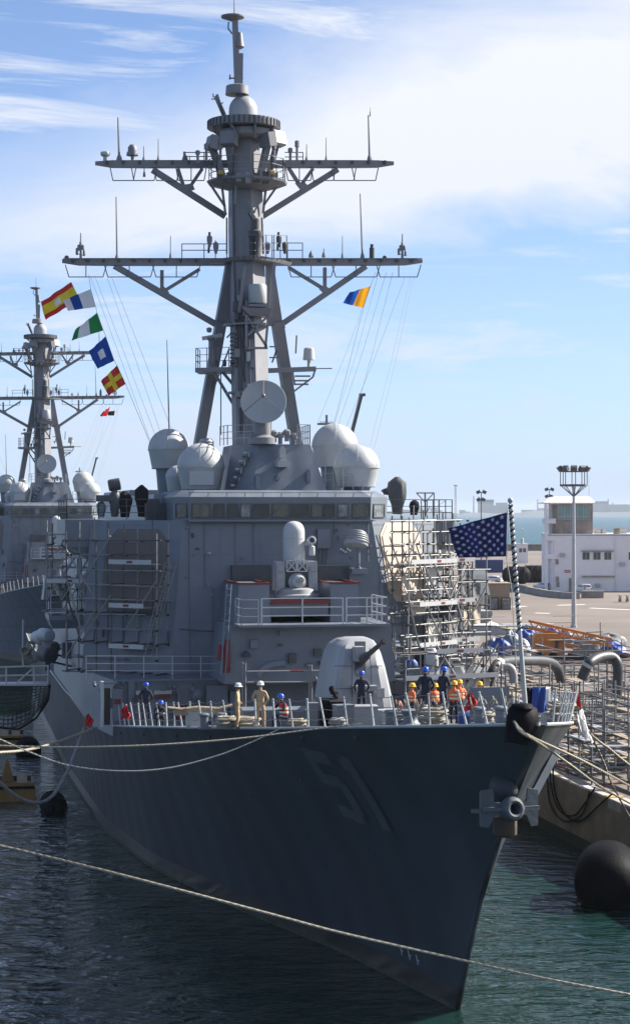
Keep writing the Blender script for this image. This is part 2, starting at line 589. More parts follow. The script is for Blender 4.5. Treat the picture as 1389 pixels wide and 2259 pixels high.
# apron behind the cope, one sheet as far as the outer sea wall
mb = MB()
a0, a1 = QL(QT + 0.9, -40, QZ), QL(QT + 0.9, 660, QZ)
mb.add([a0, (260, a0.y, QZ), (260, 705, QZ), (a1.x, 705, QZ)], [(0, 1, 2, 3)])
tag(mb.build('apron', 'concrete_apron'), kind='structure')
# body of the quay under the apron
mb = MB()
b0, b1 = QL(QT + 0.06, -40, 0), QL(QT + 0.06, 660, 0)
mb.frustum([(b0.x, b0.y), (259, b0.y), (259, 704.5), (b1.x, 704.5)], -4, [(b0.x, b0.y), (259, b0.y), (259, 704.5), (b1.x, 704.5)], QZ - 0.006)
quay = tag(mb.build('quay', 'quay_concrete'), kind='structure')
# cope stones along the edge and facing panels, as far as they can be told apart
rnd = random.Random(3)
s = 22.0
cope_cols = ['cope_stone'] * 5 + ['cope_white', 'cope_blue', 'cope_ochre']
mat('cope_white', (0.62, 0.60, 0.58), 0.8, var=0.25, scale=2)
mat('cope_blue', (0.16, 0.30, 0.42), 0.8, var=0.3, scale=2)
mat('cope_ochre', (0.42, 0.29, 0.10), 0.8, var=0.3, scale=2)
k = 0
seq = ['cope_stone', 'cope_white', 'cope_stone', 'cope_white', 'cope_stone', 'cope_stone', 'cope_white', 'cope_stone', 'cope_blue', 'cope_stone',
       'cope_stone', 'cope_ochre', 'cope_stone', 'cope_stone', 'cope_white', 'cope_stone', 'cope_stone', 'cope_stone']
while s < 64:
    ln = rnd.uniform(0.95, 1.9) if seq[k % len(seq)] == 'cope_stone' else 0.75
    mb = MB()
    dz = rnd.uniform(-0.02, 0.02)
    A = [(QT + rnd.uniform(-.02, .02), s + 0.02), (QT + 0.92, s + 0.02), (QT + 0.92, s + ln - 0.02), (QT + rnd.uniform(-.02, .02), s + ln - 0.02)]
    B = [(A[0][0] + .06, A[0][1] + .03), (A[1][0] - .01, A[1][1] + .03), (A[2][0] - .01, A[2][1] - .03), (A[3][0] + .06, A[3][1] - .03)]
    A, B = [tuple(L2W((*p, 0))[:2]) for p in A], [tuple(L2W((*p, 0))[:2]) for p in B]
    mb.frustum(A, QZ - 0.42, A, QZ + 0.02 + dz)
    mb.frustum(A, QZ + 0.02 + dz, B, QZ + 0.07 + dz)
    mb.build('cope_stone', seq[k % len(seq)], quay)
    s += ln
    k += 1
for s0, s1 in ((-40, 21.96), (s + 0.04, 660)):
    mb = MB()
    A = [tuple(L2W((t, q, 0))[:2]) for t, q in ((QT, s0), (QT + .92, s0), (QT + .92, s1), (QT, s1))]
    mb.prism(A, QZ - 0.42, QZ + 0.05)
    mb.build('cope', 'cope_stone', quay)
s = 20.0
while s < 66:                   # cast facing panels of the quay wall
    mb = MB()
    off = rnd.uniform(-0.05, 0.03)
    A = [tuple(L2W((t, q, 0))[:2]) for t, q in ((QT + 0.02 + off, s + .025), (QT + .3, s + .025), (QT + .3, s + 3.475), (QT + 0.02 + off, s + 3.475))]
    mb.prism(A, 0.55 + rnd.uniform(-.08, .08), QZ - 0.45)
    mb.build('wall_panel', 'quay_concrete', quay)
    s += 3.5
mb = MB()
A = [tuple(L2W((t, q, 0))[:2]) for t, q in ((QT - 0.03, -40), (QT + .4, -40), (QT + .4, 300), (QT - 0.03, 300))]
mb.prism(A, -2, 0.62)
mb.build('foot_band', 'foot_dark', quay)  # darker band along the foot of the quay wall
# outer sea wall at the end of the apron
mb = MB()
mb.box((120, 703, QZ + 1.1), (280, 1.6, 2.2))
mb.box((120, 702.6, QZ + 2.3), (280, 2.6, 0.3))
tag(mb.build('sea_wall', 'kerb_stone'), 'long low concrete wall between the apron and the open sea', 'wall')
# far shore: low land with a city on it
mb = MB()
rnd = random.Random(11)
top, n = [], 90
for i in range(n + 1):
    x = -2600 + 5200 * i / n
    top.append((x, 6 + 14 * abs(math.sin(i * .37)) * rnd.random() + 10 * math.exp(-((x - 1300) / 500) ** 2)))
for i in range(n):
    (x0, h0), (x1, h1) = top[i], top[i + 1]
    mb.add([(x0, 8480, -1), (x1, 8480, -1), (x1, 8600, h1), (x0, 8600, h0), (x1, 9300, -1), (x0, 9300, -1)],
           [(0, 1, 2, 3), (3, 2, 4, 5)])
tag(mb.build('far_shore', 'far_land'), kind='structure')
mb = MB()
for i in range(240):
    x = rnd.uniform(-2500, 2500)
    if abs(x - 850) < 120: continue
    w, d = rnd.uniform(18, 70), rnd.uniform(20, 40)
    h = rnd.choice((10, 14, 18, 24, 30)) * rnd.uniform(.8, 1.5)
    mb.box((x, 8660 + rnd.uniform(-40, 200), h / 2 + 3), (w, d, h))
for x in (720, 742, 760, 1330, 1352, 1010, 560, 1180, 1240, 450):   # port cranes and chimneys
    h = rnd.uniform(60, 95)
    mb.frustum([(x - 4, 8640), (x + 4, 8640), (x + 4, 8648), (x - 4, 8648)], 0, [(x - 1.5, 8642), (x + 1.5, 8642), (x + 1.5, 8646), (x - 1.5, 8646)], h)
    if rnd.random() < .6:
        mb.beam((x, 8644, h * .7), (x + rnd.choice((-1, 1)) * 34, 8644, h * 1.02), 3, 3)
for x, h, w in ((780, 74, 70), (852, 60, 50), (820, 48, 120), (1290, 66, 90), (1380, 52, 120), (1230, 44, 70)):
    mb.box((x, 8700, h / 2), (w, 50, h))
tag(mb.build('far_city', 'city'), 'hazy city and port skyline along the far shore of the bay', 'city', kind='stuff')

# ------------------------------------------------------------------ the destroyer (ship-local: x to port, y aft of the stem head, z up)
SHEER = [(0, 11.07), (15, 9.4), (30, 7.85), (43, 6.5), (60, 6.3), (200, 6.3)]
STEM = [(-2, 10.2), (0, 9.5), (2, 8.3), (4.18, 6.85), (6.85, 4.6), (8.84, 2.5), (10, 1.2), (11.07, 0)]
BD = [(0, 0.12), (1, .85), (2, 1.45), (5, 2.95), (8, 4.1), (15, 6.2), (20, 7.35), (30, 8.75), (43, 9.6), (60, 10), (105, 10), (125, 9.5)]
BW = [(9.5, 0.08), (11, .4), (19.1, 2.2), (27, 4.74), (38.3, 7.6), (50, 8.9), (70, 9.3), (125, 9)]


def smooth_tab(T, k=3, lo=None):
    """round the corners of a table a little"""
    a, b = T[0][0], T[-1][0]
    n = 240
    xs = [a + (b - a) * i / n for i in range(n + 1)]
    out = []
    for x in xs:
        h = min(1.6, x - a, b - x)
        out.append((x, (interp(x - h, T) + 2 * interp(x, T) + interp(x + h, T)) / 4))
    return out


SHEER, BD, BW = smooth_tab(SHEER), smooth_tab(BD), smooth_tab(BW)
BD = [(0, 0.12), (.5, .5)] + [p for p in BD if p[0] > .8]
LEN = 122.0


def deck_z(s): return interp(s, SHEER)


def hull_b(s, z):
    zd = interp(s, SHEER)
    d = max(0, s - interp(z, STEM))
    w = max(0, min(1, z / zd)) ** 1.5
    return interp(d + 9.5, BW) * (1 - w) + interp(d, BD) * w


SHIP = thing('destroyer', 'grey destroyer with raised 51 on its bow, moored at the quay in front', 'warship', (SX, SY, 0), TH, 'grey destroyers moored in the harbour')


def part(mb, name, mats, parent=None, smooth=False, angle=38, label=None):
    o = mb.build(name, mats, parent or SHIP, smooth, angle)
    if label: o['label'] = label
    return o


# hull
mb = MB()
rows = [-2.0, -0.6, 0.0, 0.85] + [('u', i / 16) for i in range(1, 17)]
vv = [((i / 64) ** 1.7) for i in range(65)]
bands = {0: [], 1: []}
for side in (-1, 1):
    grid = []
    for r in rows:
        line = []
        for v in vv:
            zr = r if not isinstance(r, tuple) else .85 + (11.07 - .85) * r[1]
            s0 = interp(zr, STEM)
            s = s0 + v * (LEN - s0)
            z = r if not isinstance(r, tuple) else .85 + (deck_z(s) - .85) * r[1]
            sa = max(s, interp(z, STEM)) if v > 0 else interp(z, STEM)
            b = hull_b(sa, z)
            line.append((side * b, sa, z))
        grid.append(line)
    mb.sheet(grid, mf=lambda i, j: 1 if i < 3 else 0)
    if side == -1: gl = grid
    else: gr = grid
# stem strip and transom
for i in range(len(rows) - 1):
    mb.add([gl[i][0], gr[i][0], gr[i + 1][0], gl[i + 1][0]], [(0, 1, 2, 3)], 1 if i < 3 else 0)
    mb.add([gl[i][-1], gr[i][-1], gr[i + 1][-1], gl[i + 1][-1]], [(0, 1, 2, 3)], 1 if i < 3 else 0)
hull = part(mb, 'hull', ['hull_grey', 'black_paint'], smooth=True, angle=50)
bm = bmesh.new(); bm.from_mesh(hull.data)
bmesh.ops.remove_doubles(bm, verts=bm.verts, dist=0.0005)
bmesh.ops.recalc_face_normals(bm, faces=bm.faces)
bm.to_mesh(hull.data); bm.free()
# deck
mb = MB()
ds = [i * 1.0 for i in range(0, 123)]
mb.sheet([[(-hull_b(s, deck_z(s)) + .05, s + .05, deck_z(s) - .03) for s in ds], [(hull_b(s, deck_z(s)) - .05, s + .05, deck_z(s) - .03) for s in ds]])
part(mb, 'main_deck', 'deck_grey')
mb = MB()
for side in (-1, 1):
    mb.tube([(side * (hull_b(s, deck_z(s)) - .02), s, deck_z(s) + .01) for s in ds], 0.055, 6)
part(mb, 'gunwale', 'pale_grey', smooth=True)


def hull_poly(quads, off, name, m, parent, side=-1):
    """patches given as quads in (aft, height) wrapped on the hull plating, proud of it by off"""
    b = MB()
    for (p, q, r_, t_) in quads:
        n = 8
        g = []
        for i in range(n + 1):
            u = i / n
            line = []
            for j in range(n + 1):
                v = j / n
                s = (p[0] * (1 - u) + q[0] * u) * (1 - v) + (t_[0] * (1 - u) + r_[0] * u) * v
                z = (p[1] * (1 - u) + q[1] * u) * (1 - v) + (t_[1] * (1 - u) + r_[1] * u) * v
                line.append((side * (hull_b(s, z) + off), s, z))
            g.append(line)
        b.sheet(g)
    return b.build(name, m, parent)


# raised numerals 5 and 1 with their painted drop shadow, both bows
DZ0, DZ1 = 6.1, 8.75


def dq(l):
    out = []
    for x0, z0, x1, z1 in l:
        a = lambda x, z: (x, DZ0 + (DZ1 - DZ0) * z)
        out.append((a(x0, z0), a(x1, z0), a(x1, z1), a(x0, z1)))
    return out


five = lambda o: [(13.75 + o, .82, 12.05 + o, 1.0), (13.75 + o, .5, 13.25 + o, .82), (13.25 + o, .50, 12.25 + o, .66), (12.55 + o, .12, 11.95 + o, .56),
                  (12.95 + o, 0, 12.15 + o, .17), (13.7 + o, .03, 12.95 + o, .2)]
one = lambda o: [(11.05 + o, 0, 10.5 + o, 1.0), (11.3 + o, .8, 11.05 + o, .95)]
for side in (-1, 1):
    for f_ in (five, one):
        hull_poly(dq(f_(-0.22 if side < 0 else .22)), 0.012, 'number_shadow', 'digit_shadow', hull, side)
        hull_poly(dq([(a, b + .03, c, d + .03) for a, b, c, d in f_(0)]), 0.026, 'hull_number', 'digit_grey', hull, side)
# draught marks near the waterline
for i, (s0, z0) in enumerate(((13.2, 1.15), (12.6, 1.1), (12.0, 1.05))):
    q = [(s0, z0, s0 - .07, z0 + .38), (s0 - .07, z0 + .16, s0 - .2, z0 + .2)]
    hull_poly([((a, b), (c, b), (c, d), (a, d)) for a, b, c, d in q], 0.012, 'draught_mark', 'stanchion_white', hull)
# a few scars: overboard discharges with lips
for s0, z0 in ((12.5, 5.2), (15.5, 7.4), (21, 6.0), (24, 4.4), (30, 3.2), (18, 3.6)):
    b = hull_b(s0, z0)
    mb = MB(); mb.lathe([(.05, 0), (.05, .05), (.09, .05), (.09, -.05)], (-b, s0, z0), 10, M=Matrix.Rotation(R(-90), 3, 'Y'))
    part(mb, 'discharge_lip', 'dark_grey', hull)

# ---- anchor on the stem
mb = MB()
c = P(1126, 1740, 2.2)
mb.sphere((c.x - .02, 2.9, c.z - .1), .75, 18, 12, (.58, .95, .62))
part(mb, 'hawse_bolster', 'hull_grey', hull, True)
anchor_c = P(1128, 1786, 1.75)
mb = MB()
ax = Matrix.Rotation(R(12), 3, 'Z') @ Matrix.Rotation(R(80), 3, 'X')
mb.lathe([(.16, -.5), (.16, .18), (.19, .25), (.25, .27), (.33, .24), (.38, .12), (.39, -.02), (.35, -.16), (.24, -.26)], anchor_c, 24, M=ax)
part(mb, 'anchor_crown', 'anchor_grey', None, True)
anchor = [o for o in SHIP.children if o.name.startswith('anchor_crown')][0]
for sd in (-1, 1):
    mb = MB()
    x0, x1 = (.30, .92) if sd > 0 else (-.30, -.95)
    f_ = lambda k: x0 + (x1 - x0) * k
    pl = [(f_(0), .19), (f_(.36), .21), (f_(.40), .58), (f_(.46), .62), (f_(.95), .56), (x1, .5), (x1, -.5), (f_(.95), -.56), (f_(.62), -.58), (f_(.55), -.5), (f_(.36), -.22), (f_(0), -.2)]
    vs = [anchor_c + Vector((x, d - .05 + abs(x) * .25, z)) for d in (0, .12) for x, z in pl]
    n = len(pl)
    mb.add(vs, [tuple(range(n)), tuple(range(2 * n - 1, n - 1, -1))] + [(i, (i + 1) % n, (i + 1) % n + n, i + n) for i in range(n)])
    mb.beam(anchor_c + Vector((x0, -.1, .02)), anchor_c + Vector((x1 * .98, .05, .02)), .12, .12)
    part(mb, 'anchor_fluke', 'anchor_grey', anchor)
mb = MB()
mb.beam(anchor_c + Vector((-.95, .1, -.05)), anchor_c + Vector((-1.25, .2, -.05)), .1, .12)
part(mb, 'fluke_tip', 'anchor_grey', anchor)
mb = MB()
mb.lathe([(.33, .0), (.38, -.12), (.38, -.55), (.30, -.62), (.26, -.62), (.26, -.1)], (anchor_c.x - .08, anchor_c.y + .45, anchor_c.z - .30), 18)
part(mb, 'hawse_lip', 'rust_brown', anchor, True)
# cutwater fin and port bow fittings
mb = MB()
b1 = hull_b(5.2, 8.3)
mb.beam((b1 + .05, 5.1, 8.0), (b1 + 1.15, 5.6, 9.6), .12, .3)
mb.box((b1 + 1.0, 5.7, 9.9), (.32, .3, .42))
part(mb, 'port_bow_fin', 'haze_grey', hull)

# ---- black chafing hood hung over the bow chock (a loose thing)
hood = MB()
hc = P(1150, 1600, .25)
rings = []
prof = [(1560, 1128, 1178, .30), (1566, 1124, 1186, .40), (1585, 1119, 1189, .55), (1605, 1117, 1188, .6), (1625, 1115, 1176, .62), (1641, 1114, 1164, .60)]
for py, xa, xb, dp in prof:
    A, B = P(xa, py, .35), P(xb, py, .35)
    cx, hw = (A.x + B.x) / 2, (B.x - A.x) / 2
    rings.append([(cx + hw * math.cos(a), .45 - dp * math.sin(a) * .9, A.z - .05 * math.sin(2 * a)) for a in [math.pi * k / 14 for k in range(15)]])
hood.loft(rings, False, False)
inner = [[(x * .97 + hc.x * .03, y + .06, z) for x, y, z in r_] for r_ in rings]
hood.loft(inner, False, False)
for ra, rb in ((rings[-1], inner[-1]), (rings[0], inner[0])):
    hood.loft([ra, rb], False, False)
hood.lathe([(.02, .12), (.30, .1), (.36, -.02), (.3, -.05)], (P(1153, 1562, .2).x, .3, P(1153, 1562, .2).z), 16)
ho = hood.build('chafing_hood', 'black_rubber', None, True, 60)
for v in ho.data.vertices: v.co = L2W(v.co)
tag(ho, 'black rubber hood hung over the bow where the mooring line leaves', 'hood')

# ---- jackstaff
jb, jt = P(1158, 1560, 1.9), P(1125, 1108, 2.3)
mb = MB()
jm = jb.lerp(jt, .42)
mb.tube([jb - Vector((0, 0, .5)), jb, jm, jt], [.09, .08, .06, .045], 10)
mb.sphere(jt + Vector((0, 0, .05)), .09, 10, 6)
staff = part(mb, 'jackstaff', 'pale_grey', None, True)
for k in range(2):
    mb = MB()
    pts = []
    for i in range(200):
        u = .36 + .63 * i / 199
        p = jb.lerp(jt, u)
        a = i * .70 + k * math.pi
        pts.append(p + Vector((.055 * math.cos(a), .055 * math.sin(a), 0)))
    mb.tube(pts, .028, 5)
    part(mb, 'wound_garland', 'black_cloth' if k == 0 else 'stanchion_white', staff, True)


def rail(b, pts, h=1.05, step=1.5, rails=(1.0, .66, .34), r=.022, posts=True):
    pts = [Vector(p) for p in pts]
    for k in rails:
        for p, q in zip(pts, pts[1:]):
            b.beam(p + Vector((0, 0, h * k)), q + Vector((0, 0, h * k)), r * 1.6)
    if posts:
        for p, q in zip(pts, pts[1:]):
            n = max(1, round((q - p).length / step))
            for i in range(n + 1):
                c_ = p.lerp(q, i / n)
                b.beam(c_, c_ + Vector((0, 0, h)), r * 2.2)
    return b


# ---- lifeline stanchions along the deck edge, each its own part; three wires a side
rnd = random.Random(5)
for side in (-1, 1):
    tops = []
    s = 1.2
    while s < 46:
        b = hull_b(s, deck_z(s)) - .14
        lean = side * rnd.uniform(.04, .2) * (1.6 if s < 8 else 1)
        p = Vector((side * b, s, deck_z(s) - .02))
        q = p + Vector((lean, rnd.uniform(-.05, .12), 1.12 + rnd.uniform(-.05, .04)))
        pole('stanchion', p, q, .036, 'stanchion_white' if rnd.random() < .75 else 'pale_grey', SHIP, 8)
        mb = MB()
        tops.append((p, q))
        s += rnd.uniform(1.25, 1.75) if s > 6 else .85
    mb = MB()
    for f_ in (.95, .62, .32):
        pts = []
        for (p, q), (p2, q2) in zip(tops, tops[1:]):
            a_, b_ = p.lerp(q, f_), p2.lerp(q2, f_)
            pts += [a_, a_.lerp(b_, .5) - Vector((0, 0, rnd.uniform(.01, .07)))]
        pts.append(tops[-1][0].lerp(tops[-1][1], f_))
        mb.tube(pts, .012, 4)
    part(mb, 'lifeline', 'wire')

# ---- 01-level deckhouse across the ship
mb = MB()
yf, z01 = 41.0, 8.96
A = [(-9.2, yf), (9.2, yf), (9.9, 46), (9.9, 78), (-9.9, 78), (-9.9, 46)]
B = [(-9.05, yf + .15), (9.05, yf + .15), (9.75, 46), (9.75, 78), (-9.75, 78), (-9.75, 46)]
mb.frustum(A, 6.2, B, z01)
house01 = part(mb, 'lower_deckhouse', 'haze_grey')
mb = MB()
mb.box((0, yf + .15, z01 + .02), (18.3, .34, .1))
part(mb, 'deck_lip', 'haze_grey', house01)
# its fittings: black doorway, door leaf, boxes, pipes, reels, hose racks
def on01(px0, py0, px1, py1, d=.12, s=None, name='locker', m='haze_grey'):
    s = yf if s is None else s
    a_, b_ = P(px0, py0, s), P(px1, py1, s)
    b = MB()
    b.box(((a_.x + b_.x) / 2, s - d / 2 - .005, (a_.z + b_.z) / 2), (abs(b_.x - a_.x), d, abs(a_.z - b_.z)))
    return part(b, name, m, house01)


on01(224, 1519, 243, 1600, .02, name='doorway', m='black_paint')
on01(247, 1519, 268, 1590, .5, name='ventilator', m='haze_grey')
on01(249, 1541, 264, 1552, .53, name='warning_plate', m='red_paint')
on01(453, 1512, 500, 1590, .35, name='locker')
on01(283, 1504, 296, 1596, .08, name='pipe_casing')
on01(340, 1532, 375, 1540, .2, name='hose_rack', m='red_paint')
on01(340, 1524, 378, 1531, .12, name='hose_shelf', m='pale_grey')
on01(392, 1556, 412, 1580, .16, name='life_ring_rack', m='dark_grey')
on01(505, 1525, 530, 1585, .3, name='locker')
for px, py, r_ in ((435, 1533, .28), (425, 1522, .14), (385, 1516, .1), (361, 1520, .1), (208, 1512, .1), (257, 1507, .1), (272, 1507, .08)):
    c = P(px, py, yf - .1)
    mb = MB(); mb.lathe([(r_ * .4, 0), (r_, 0), (r_, .12), (r_ * .5, .2), (.01, .2)], c, 14, M=Matrix.Rotation(R(90), 3, 'X'))
    part(mb, 'bulkhead_valve', 'haze_grey', house01, True)
mb = MB()
for px in (430, 372, 305, 470):
    a_ = P(px, 1503, yf - .06); b_ = P(px + 3, 1550, yf - .06)
    mb.tube([a_, a_.lerp(b_, .5) + Vector((.06, -.03, 0)), b_], .035, 6)
a_, b_ = P(196, 1509, yf - .06), P(500, 1507, yf - .06)
mb.tube([a_, b_], .03, 6)
part(mb, 'pipework', 'haze_grey', house01, True)
c = P(397, 1572, yf - .3)
mb = MB(); mb.tube([c + Vector((.32 * math.cos(a), 0, .32 * math.sin(a))) for a in [2 * math.pi * k / 18 for k in range(18)]], .07, 8, closed=True)
part(mb, 'life_ring', 'red_paint', house01, True)
mb = MB(); rail(mb, [P(190, 1497, yf + .3), P(505, 1497, yf + .3)], 1.12, 1.35)
part(mb, 'railing', 'pale_grey', house01)
mb = MB(); rail(mb, [P(735, 1497, yf + .3), P(905, 1497, yf + .3)], 1.12, 1.35)
part(mb, 'railing', 'pale_grey', house01)

# ---- forward superstructure with slanted corner faces
sT, sB, zT, zB = 45.3, 44.3, 17.05, 8.9
fl0, fr0, fl1, fr1 = P(378, 1500, sB).x, P(874, 1500, sB).x, P(402, 1145, sT).x, P(820, 1145, sT).x
A = [(fl0, sB), (fr0, sB), (10.5, 48.2), (10.2, 76), (-10.2, 76), (-10.2, 48.2)]
B = [(fl1, sT), (fr1, sT), (9.75, 49.5), (9.3, 64), (-9.3, 64), (-9.6, 49.5)]
mb = MB()
mb.frustum(A, zB, B, zT)
sup = part(mb, 'superstructure', 'haze_grey')


def face_frame(i, u, h):
    """point, outward normal, along and up vectors on side face i of the superstructure"""
    n = len(A)
    a0_, a1_ = Vector((*A[i], zB)), Vector((*A[(i + 1) % n], zB))
    b0_, b1_ = Vector((*B[i], zT)), Vector((*B[(i + 1) % n], zT))
    lo, hi = a0_.lerp(a1_, u), b0_.lerp(b1_, u)
    p = lo.lerp(hi, h)
    al = (a1_ - a0_).lerp(b1_ - b0_, h).normalized()
    up = (hi - lo).normalized()
    nn = al.cross(up).normalized()
    up = nn.cross(al).normalized()
    return p, nn, al, up


def radar_panel(i, u, h, w, hh, m, name):
    p, nn, al, up = face_frame(i, u, h)
    c_ = .30
    oct_ = [(-1 + c_ * 1.1, -1), (1 - c_ * 1.1, -1), (1, -1 + c_), (1, 1 - c_), (1 - c_ * 1.1, 1), (-1 + c_ * 1.1, 1), (-1, 1 - c_), (-1, -1 + c_)]
    b = MB()
    n = 8
    ring = lambda k, d: [p + al * (x * w * k) + up * (y * hh * k) + nn * d for x, y in oct_]
    b.loft([ring(1.06, -.02), ring(1.06, .05), ring(1.0, .05), ring(.98, .10)], True, True)
    return part(b, name, m, sup)


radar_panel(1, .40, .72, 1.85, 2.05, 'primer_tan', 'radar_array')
radar_panel(5, .52, .66, 1.95, 2.2, 'primer_shaded', 'radar_array')
# fittings on the front face
def on_front(px0, py0, px1, py1, d, name, m='haze_grey', s=None):
    s = s or interp((py0 + py1) / 2, [(1145, sT), (1500, sB)])
    a_, b_ = P(px0, py0, s - d / 2), P(px1, py1, s - d / 2)
    b = MB()
    b.box(((a_.x + b_.x) / 2, s - d / 2 + .05, (a_.z + b_.z) / 2), (abs(b_.x - a_.x), d + .1, abs(a_.z - b_.z)))
    return part(b, name, m, sup)


on_front(699, 1168, 727, 1210, .4, 'junction_box', 'haze_grey')
mb = MB()
for k in range(3):
    a_ = P(704 + k * 8, 1210, 44.9); b_ = P(702 + k * 7, 1245, 44.8)
    mb.tube([a_, a_.lerp(b_, .5) + Vector((.05 * (k - 1), -.05, 0)), b_], .035, 6)
part(mb, 'cable_run', 'dark_grey', sup, True)
mb = MB(); mb.tube([P(x, 1388 + 5 * math.sin((x - 395) / 45), 44.25) for x in range(395, 486, 6)], .03, 5)
part(mb, 'slack_cable', 'dark_grey', sup, True)
on_front(355, 1358, 376, 1398, .12, 'notice_board', 'red_paint', s=46.6)
a_, b_ = P(358, 1361, 46.45), P(373, 1395, 46.45)
mb = MB()
for f0, f1, g0, g1 in ((0, 1, .94, 1), (0, 1, 0, .06), (0, .12, 0, 1), (.88, 1, 0, 1), (.25, .75, .62, .7), (.25, .75, .3, .38), (.45, .55, .3, .7)):
    x0_, x1_ = a_.x + (b_.x - a_.x) * f0, a_.x + (b_.x - a_.x) * f1
    z0_, z1_ = b_.z + (a_.z - b_.z) * g0, b_.z + (a_.z - b_.z) * g1
    mb.box(((x0_ + x1_) / 2, 46.45, (z0_ + z1_) / 2), (x1_ - x0_, .05, z1_ - z0_))
part(mb, 'board_lettering', 'stanchion_white', sup)
# side wings carrying the signal platforms
for sd in (-1, 1):
    mb = MB()
    x0_, x1_ = 9.0, 11.0
    A_ = [(sd * x0_, 49.6), (sd * (x1_ - 1.2), 49.6), (sd * (x1_ - 1.2), 57), (sd * x0_, 57)]
    B_ = [(sd * x0_, 49.4), (sd * x1_, 49.7), (sd * x1_, 57), (sd * x0_, 57)]
    mb.frustum(A_, 14.9, B_, 15.6); mb.frustum(B_, 15.6, B_, 17.08)
    part(mb, 'signal_wing', 'haze_grey')
    mb = MB(); rail(mb, [(sd * 6.2, 48.6, 17.1), (sd * 9.2, 49.4, 17.1), (sd * 10.9, 49.8, 17.1), (sd * 10.9, 56.8, 17.1)], 1.1, 1.4)
    part(mb, 'railing', 'dark_grey')

# ---- bridge with its row of windows
zb0, zb1 = 17.05, 18.55
bl, br_ = P(418, 1127, 44.9).x, P(818, 1127, 44.9).x
bl2, br2 = P(383, 1127, 46.1).x, P(852, 1127, 46.6).x
A_ = [(bl, 45.0), (br_, 45.0), (br2, 46.6), (br2, 56), (bl2, 56), (bl2, 46.1)]
B_ = [(bl, 44.9), (br_, 44.9), (br2 + .05, 46.6), (br2 + .05, 56), (bl2 - .05, 56), (bl2 - .05, 46.1)]
C_ = [(bl + .4, 45.6), (br_ - .4, 45.6), (br2 - .5, 47.2), (br2 - .5, 56), (bl2 + .5, 56), (bl2 + .5, 46.8)]
mb = MB()
mb.frustum(A_, zb0, B_, zb1 - .25); mb.frustum(B_, zb1 - .25, C_, zb1 + .12)
bridge = part(mb, 'bridge', 'haze_grey')
mb = MB()
mb.frustum([(bl - .06, 44.78), (br_ + .06, 44.78), (br_ + .06, 44.95), (bl - .06, 44.95)], zb0 - .06, [(bl - .06, 44.78), (br_ + .06, 44.78), (br_ + .06, 44.95), (bl - .06, 44.95)], zb0 + .03)
mb.beam((bl - .1, 44.74, zb1 - .02), (br_ + .1, 44.74, zb1 - .02), .03)
for k in range(11):
    x = bl + (br_ - bl) * k / 10
    mb.beam((x, 44.74, zb1 - .02), (x, 44.92, zb1 - .22), .03)
part(mb, 'eyebrow_rail', 'haze_grey', bridge)


PANES = ['pane_olive', 'window_glass', 'window_glass', 'pane_pale', 'window_glass', 'pane_olive', 'window_glass', 'pane_olive', 'window_glass', 'pane_pale', 'pane_olive', 'window_glass', 'pane_pale']
_wins = []


def window(p0, p1, z0, z1, nn):
    """framed pane between plan points p0, p1"""
    p0, p1, nn = Vector((*p0, 0)), Vector((*p1, 0)), Vector((*nn, 0)).normalized()
    f = MB()
    th, d = .07, .05
    o = nn * d
    up = Vector((0, 0, 1))
    q = [p0 + up * z0, p1 + up * z0, p1 + up * z1, p0 + up * z1]
    c_ = sum(q, Vector()) / 4
    inn = [c_ + (x - c_) * .88 for x in q]
    for i in range(4):
        j = (i + 1) % 4
        f.add([q[i] - o * .2, q[j] - o * .2, inn[j] - o * .2, inn[i] - o * .2, q[i] + o, q[j] + o, inn[j] + o, inn[i] + o],
              [(0, 1, 2, 3), (4, 5, 6, 7), (0, 1, 5, 4), (1, 2, 6, 5), (2, 3, 7, 6), (3, 0, 4, 7)])
    part(f, 'window_frame', 'dark_grey', bridge)
    g = MB()
    g.add([x + nn * .012 for x in inn], [(0, 1, 2, 3)])
    part(g, 'window_pane', PANES[len(_wins) % len(PANES)], bridge)
    _wins.append(1)


for xa, xb in ((423, 464), (471, 495), (502, 525), (530, 553), (557, 594), (600, 639), (643, 682), (686, 711), (714, 738), (744, 768), (776, 815)):
    window((P(xa, 1127, 44.93).x, 44.93), (P(xb, 1127, 44.93).x, 44.93), 17.20, 17.95, (0, -1))
for a_, b_ in (((bl2, 46.1), (bl, 44.93)), ((br_, 44.93), (br2, 46.6))):
    a_, b_ = Vector(a_), Vector(b_)
    d = (b_ - a_)
    nn = (d.y, -d.x)
    window(a_.lerp(b_, .14), a_.lerp(b_, .86), 17.2, 17.95, nn)
# box deck behind the bridge that carries mast house and radomes
mb = MB()
mb.frustum([(-6.3, 50), (6.3, 50), (6.3, 66), (-6.3, 66)], 17.05, [(-6.0, 50.6), (6.0, 50.6), (6.0, 66), (-6.0, 66)], 18.5)
part(mb, 'pilot_house_top', 'haze_grey', bridge)
mb = MB(); mb.frustum([(-7, 72), (7, 72), (7, 96), (-7, 96)], 8.9, [(-5, 74), (5, 74), (5, 94), (-5, 94)], 19)
part(mb, 'funnel', 'haze_grey')

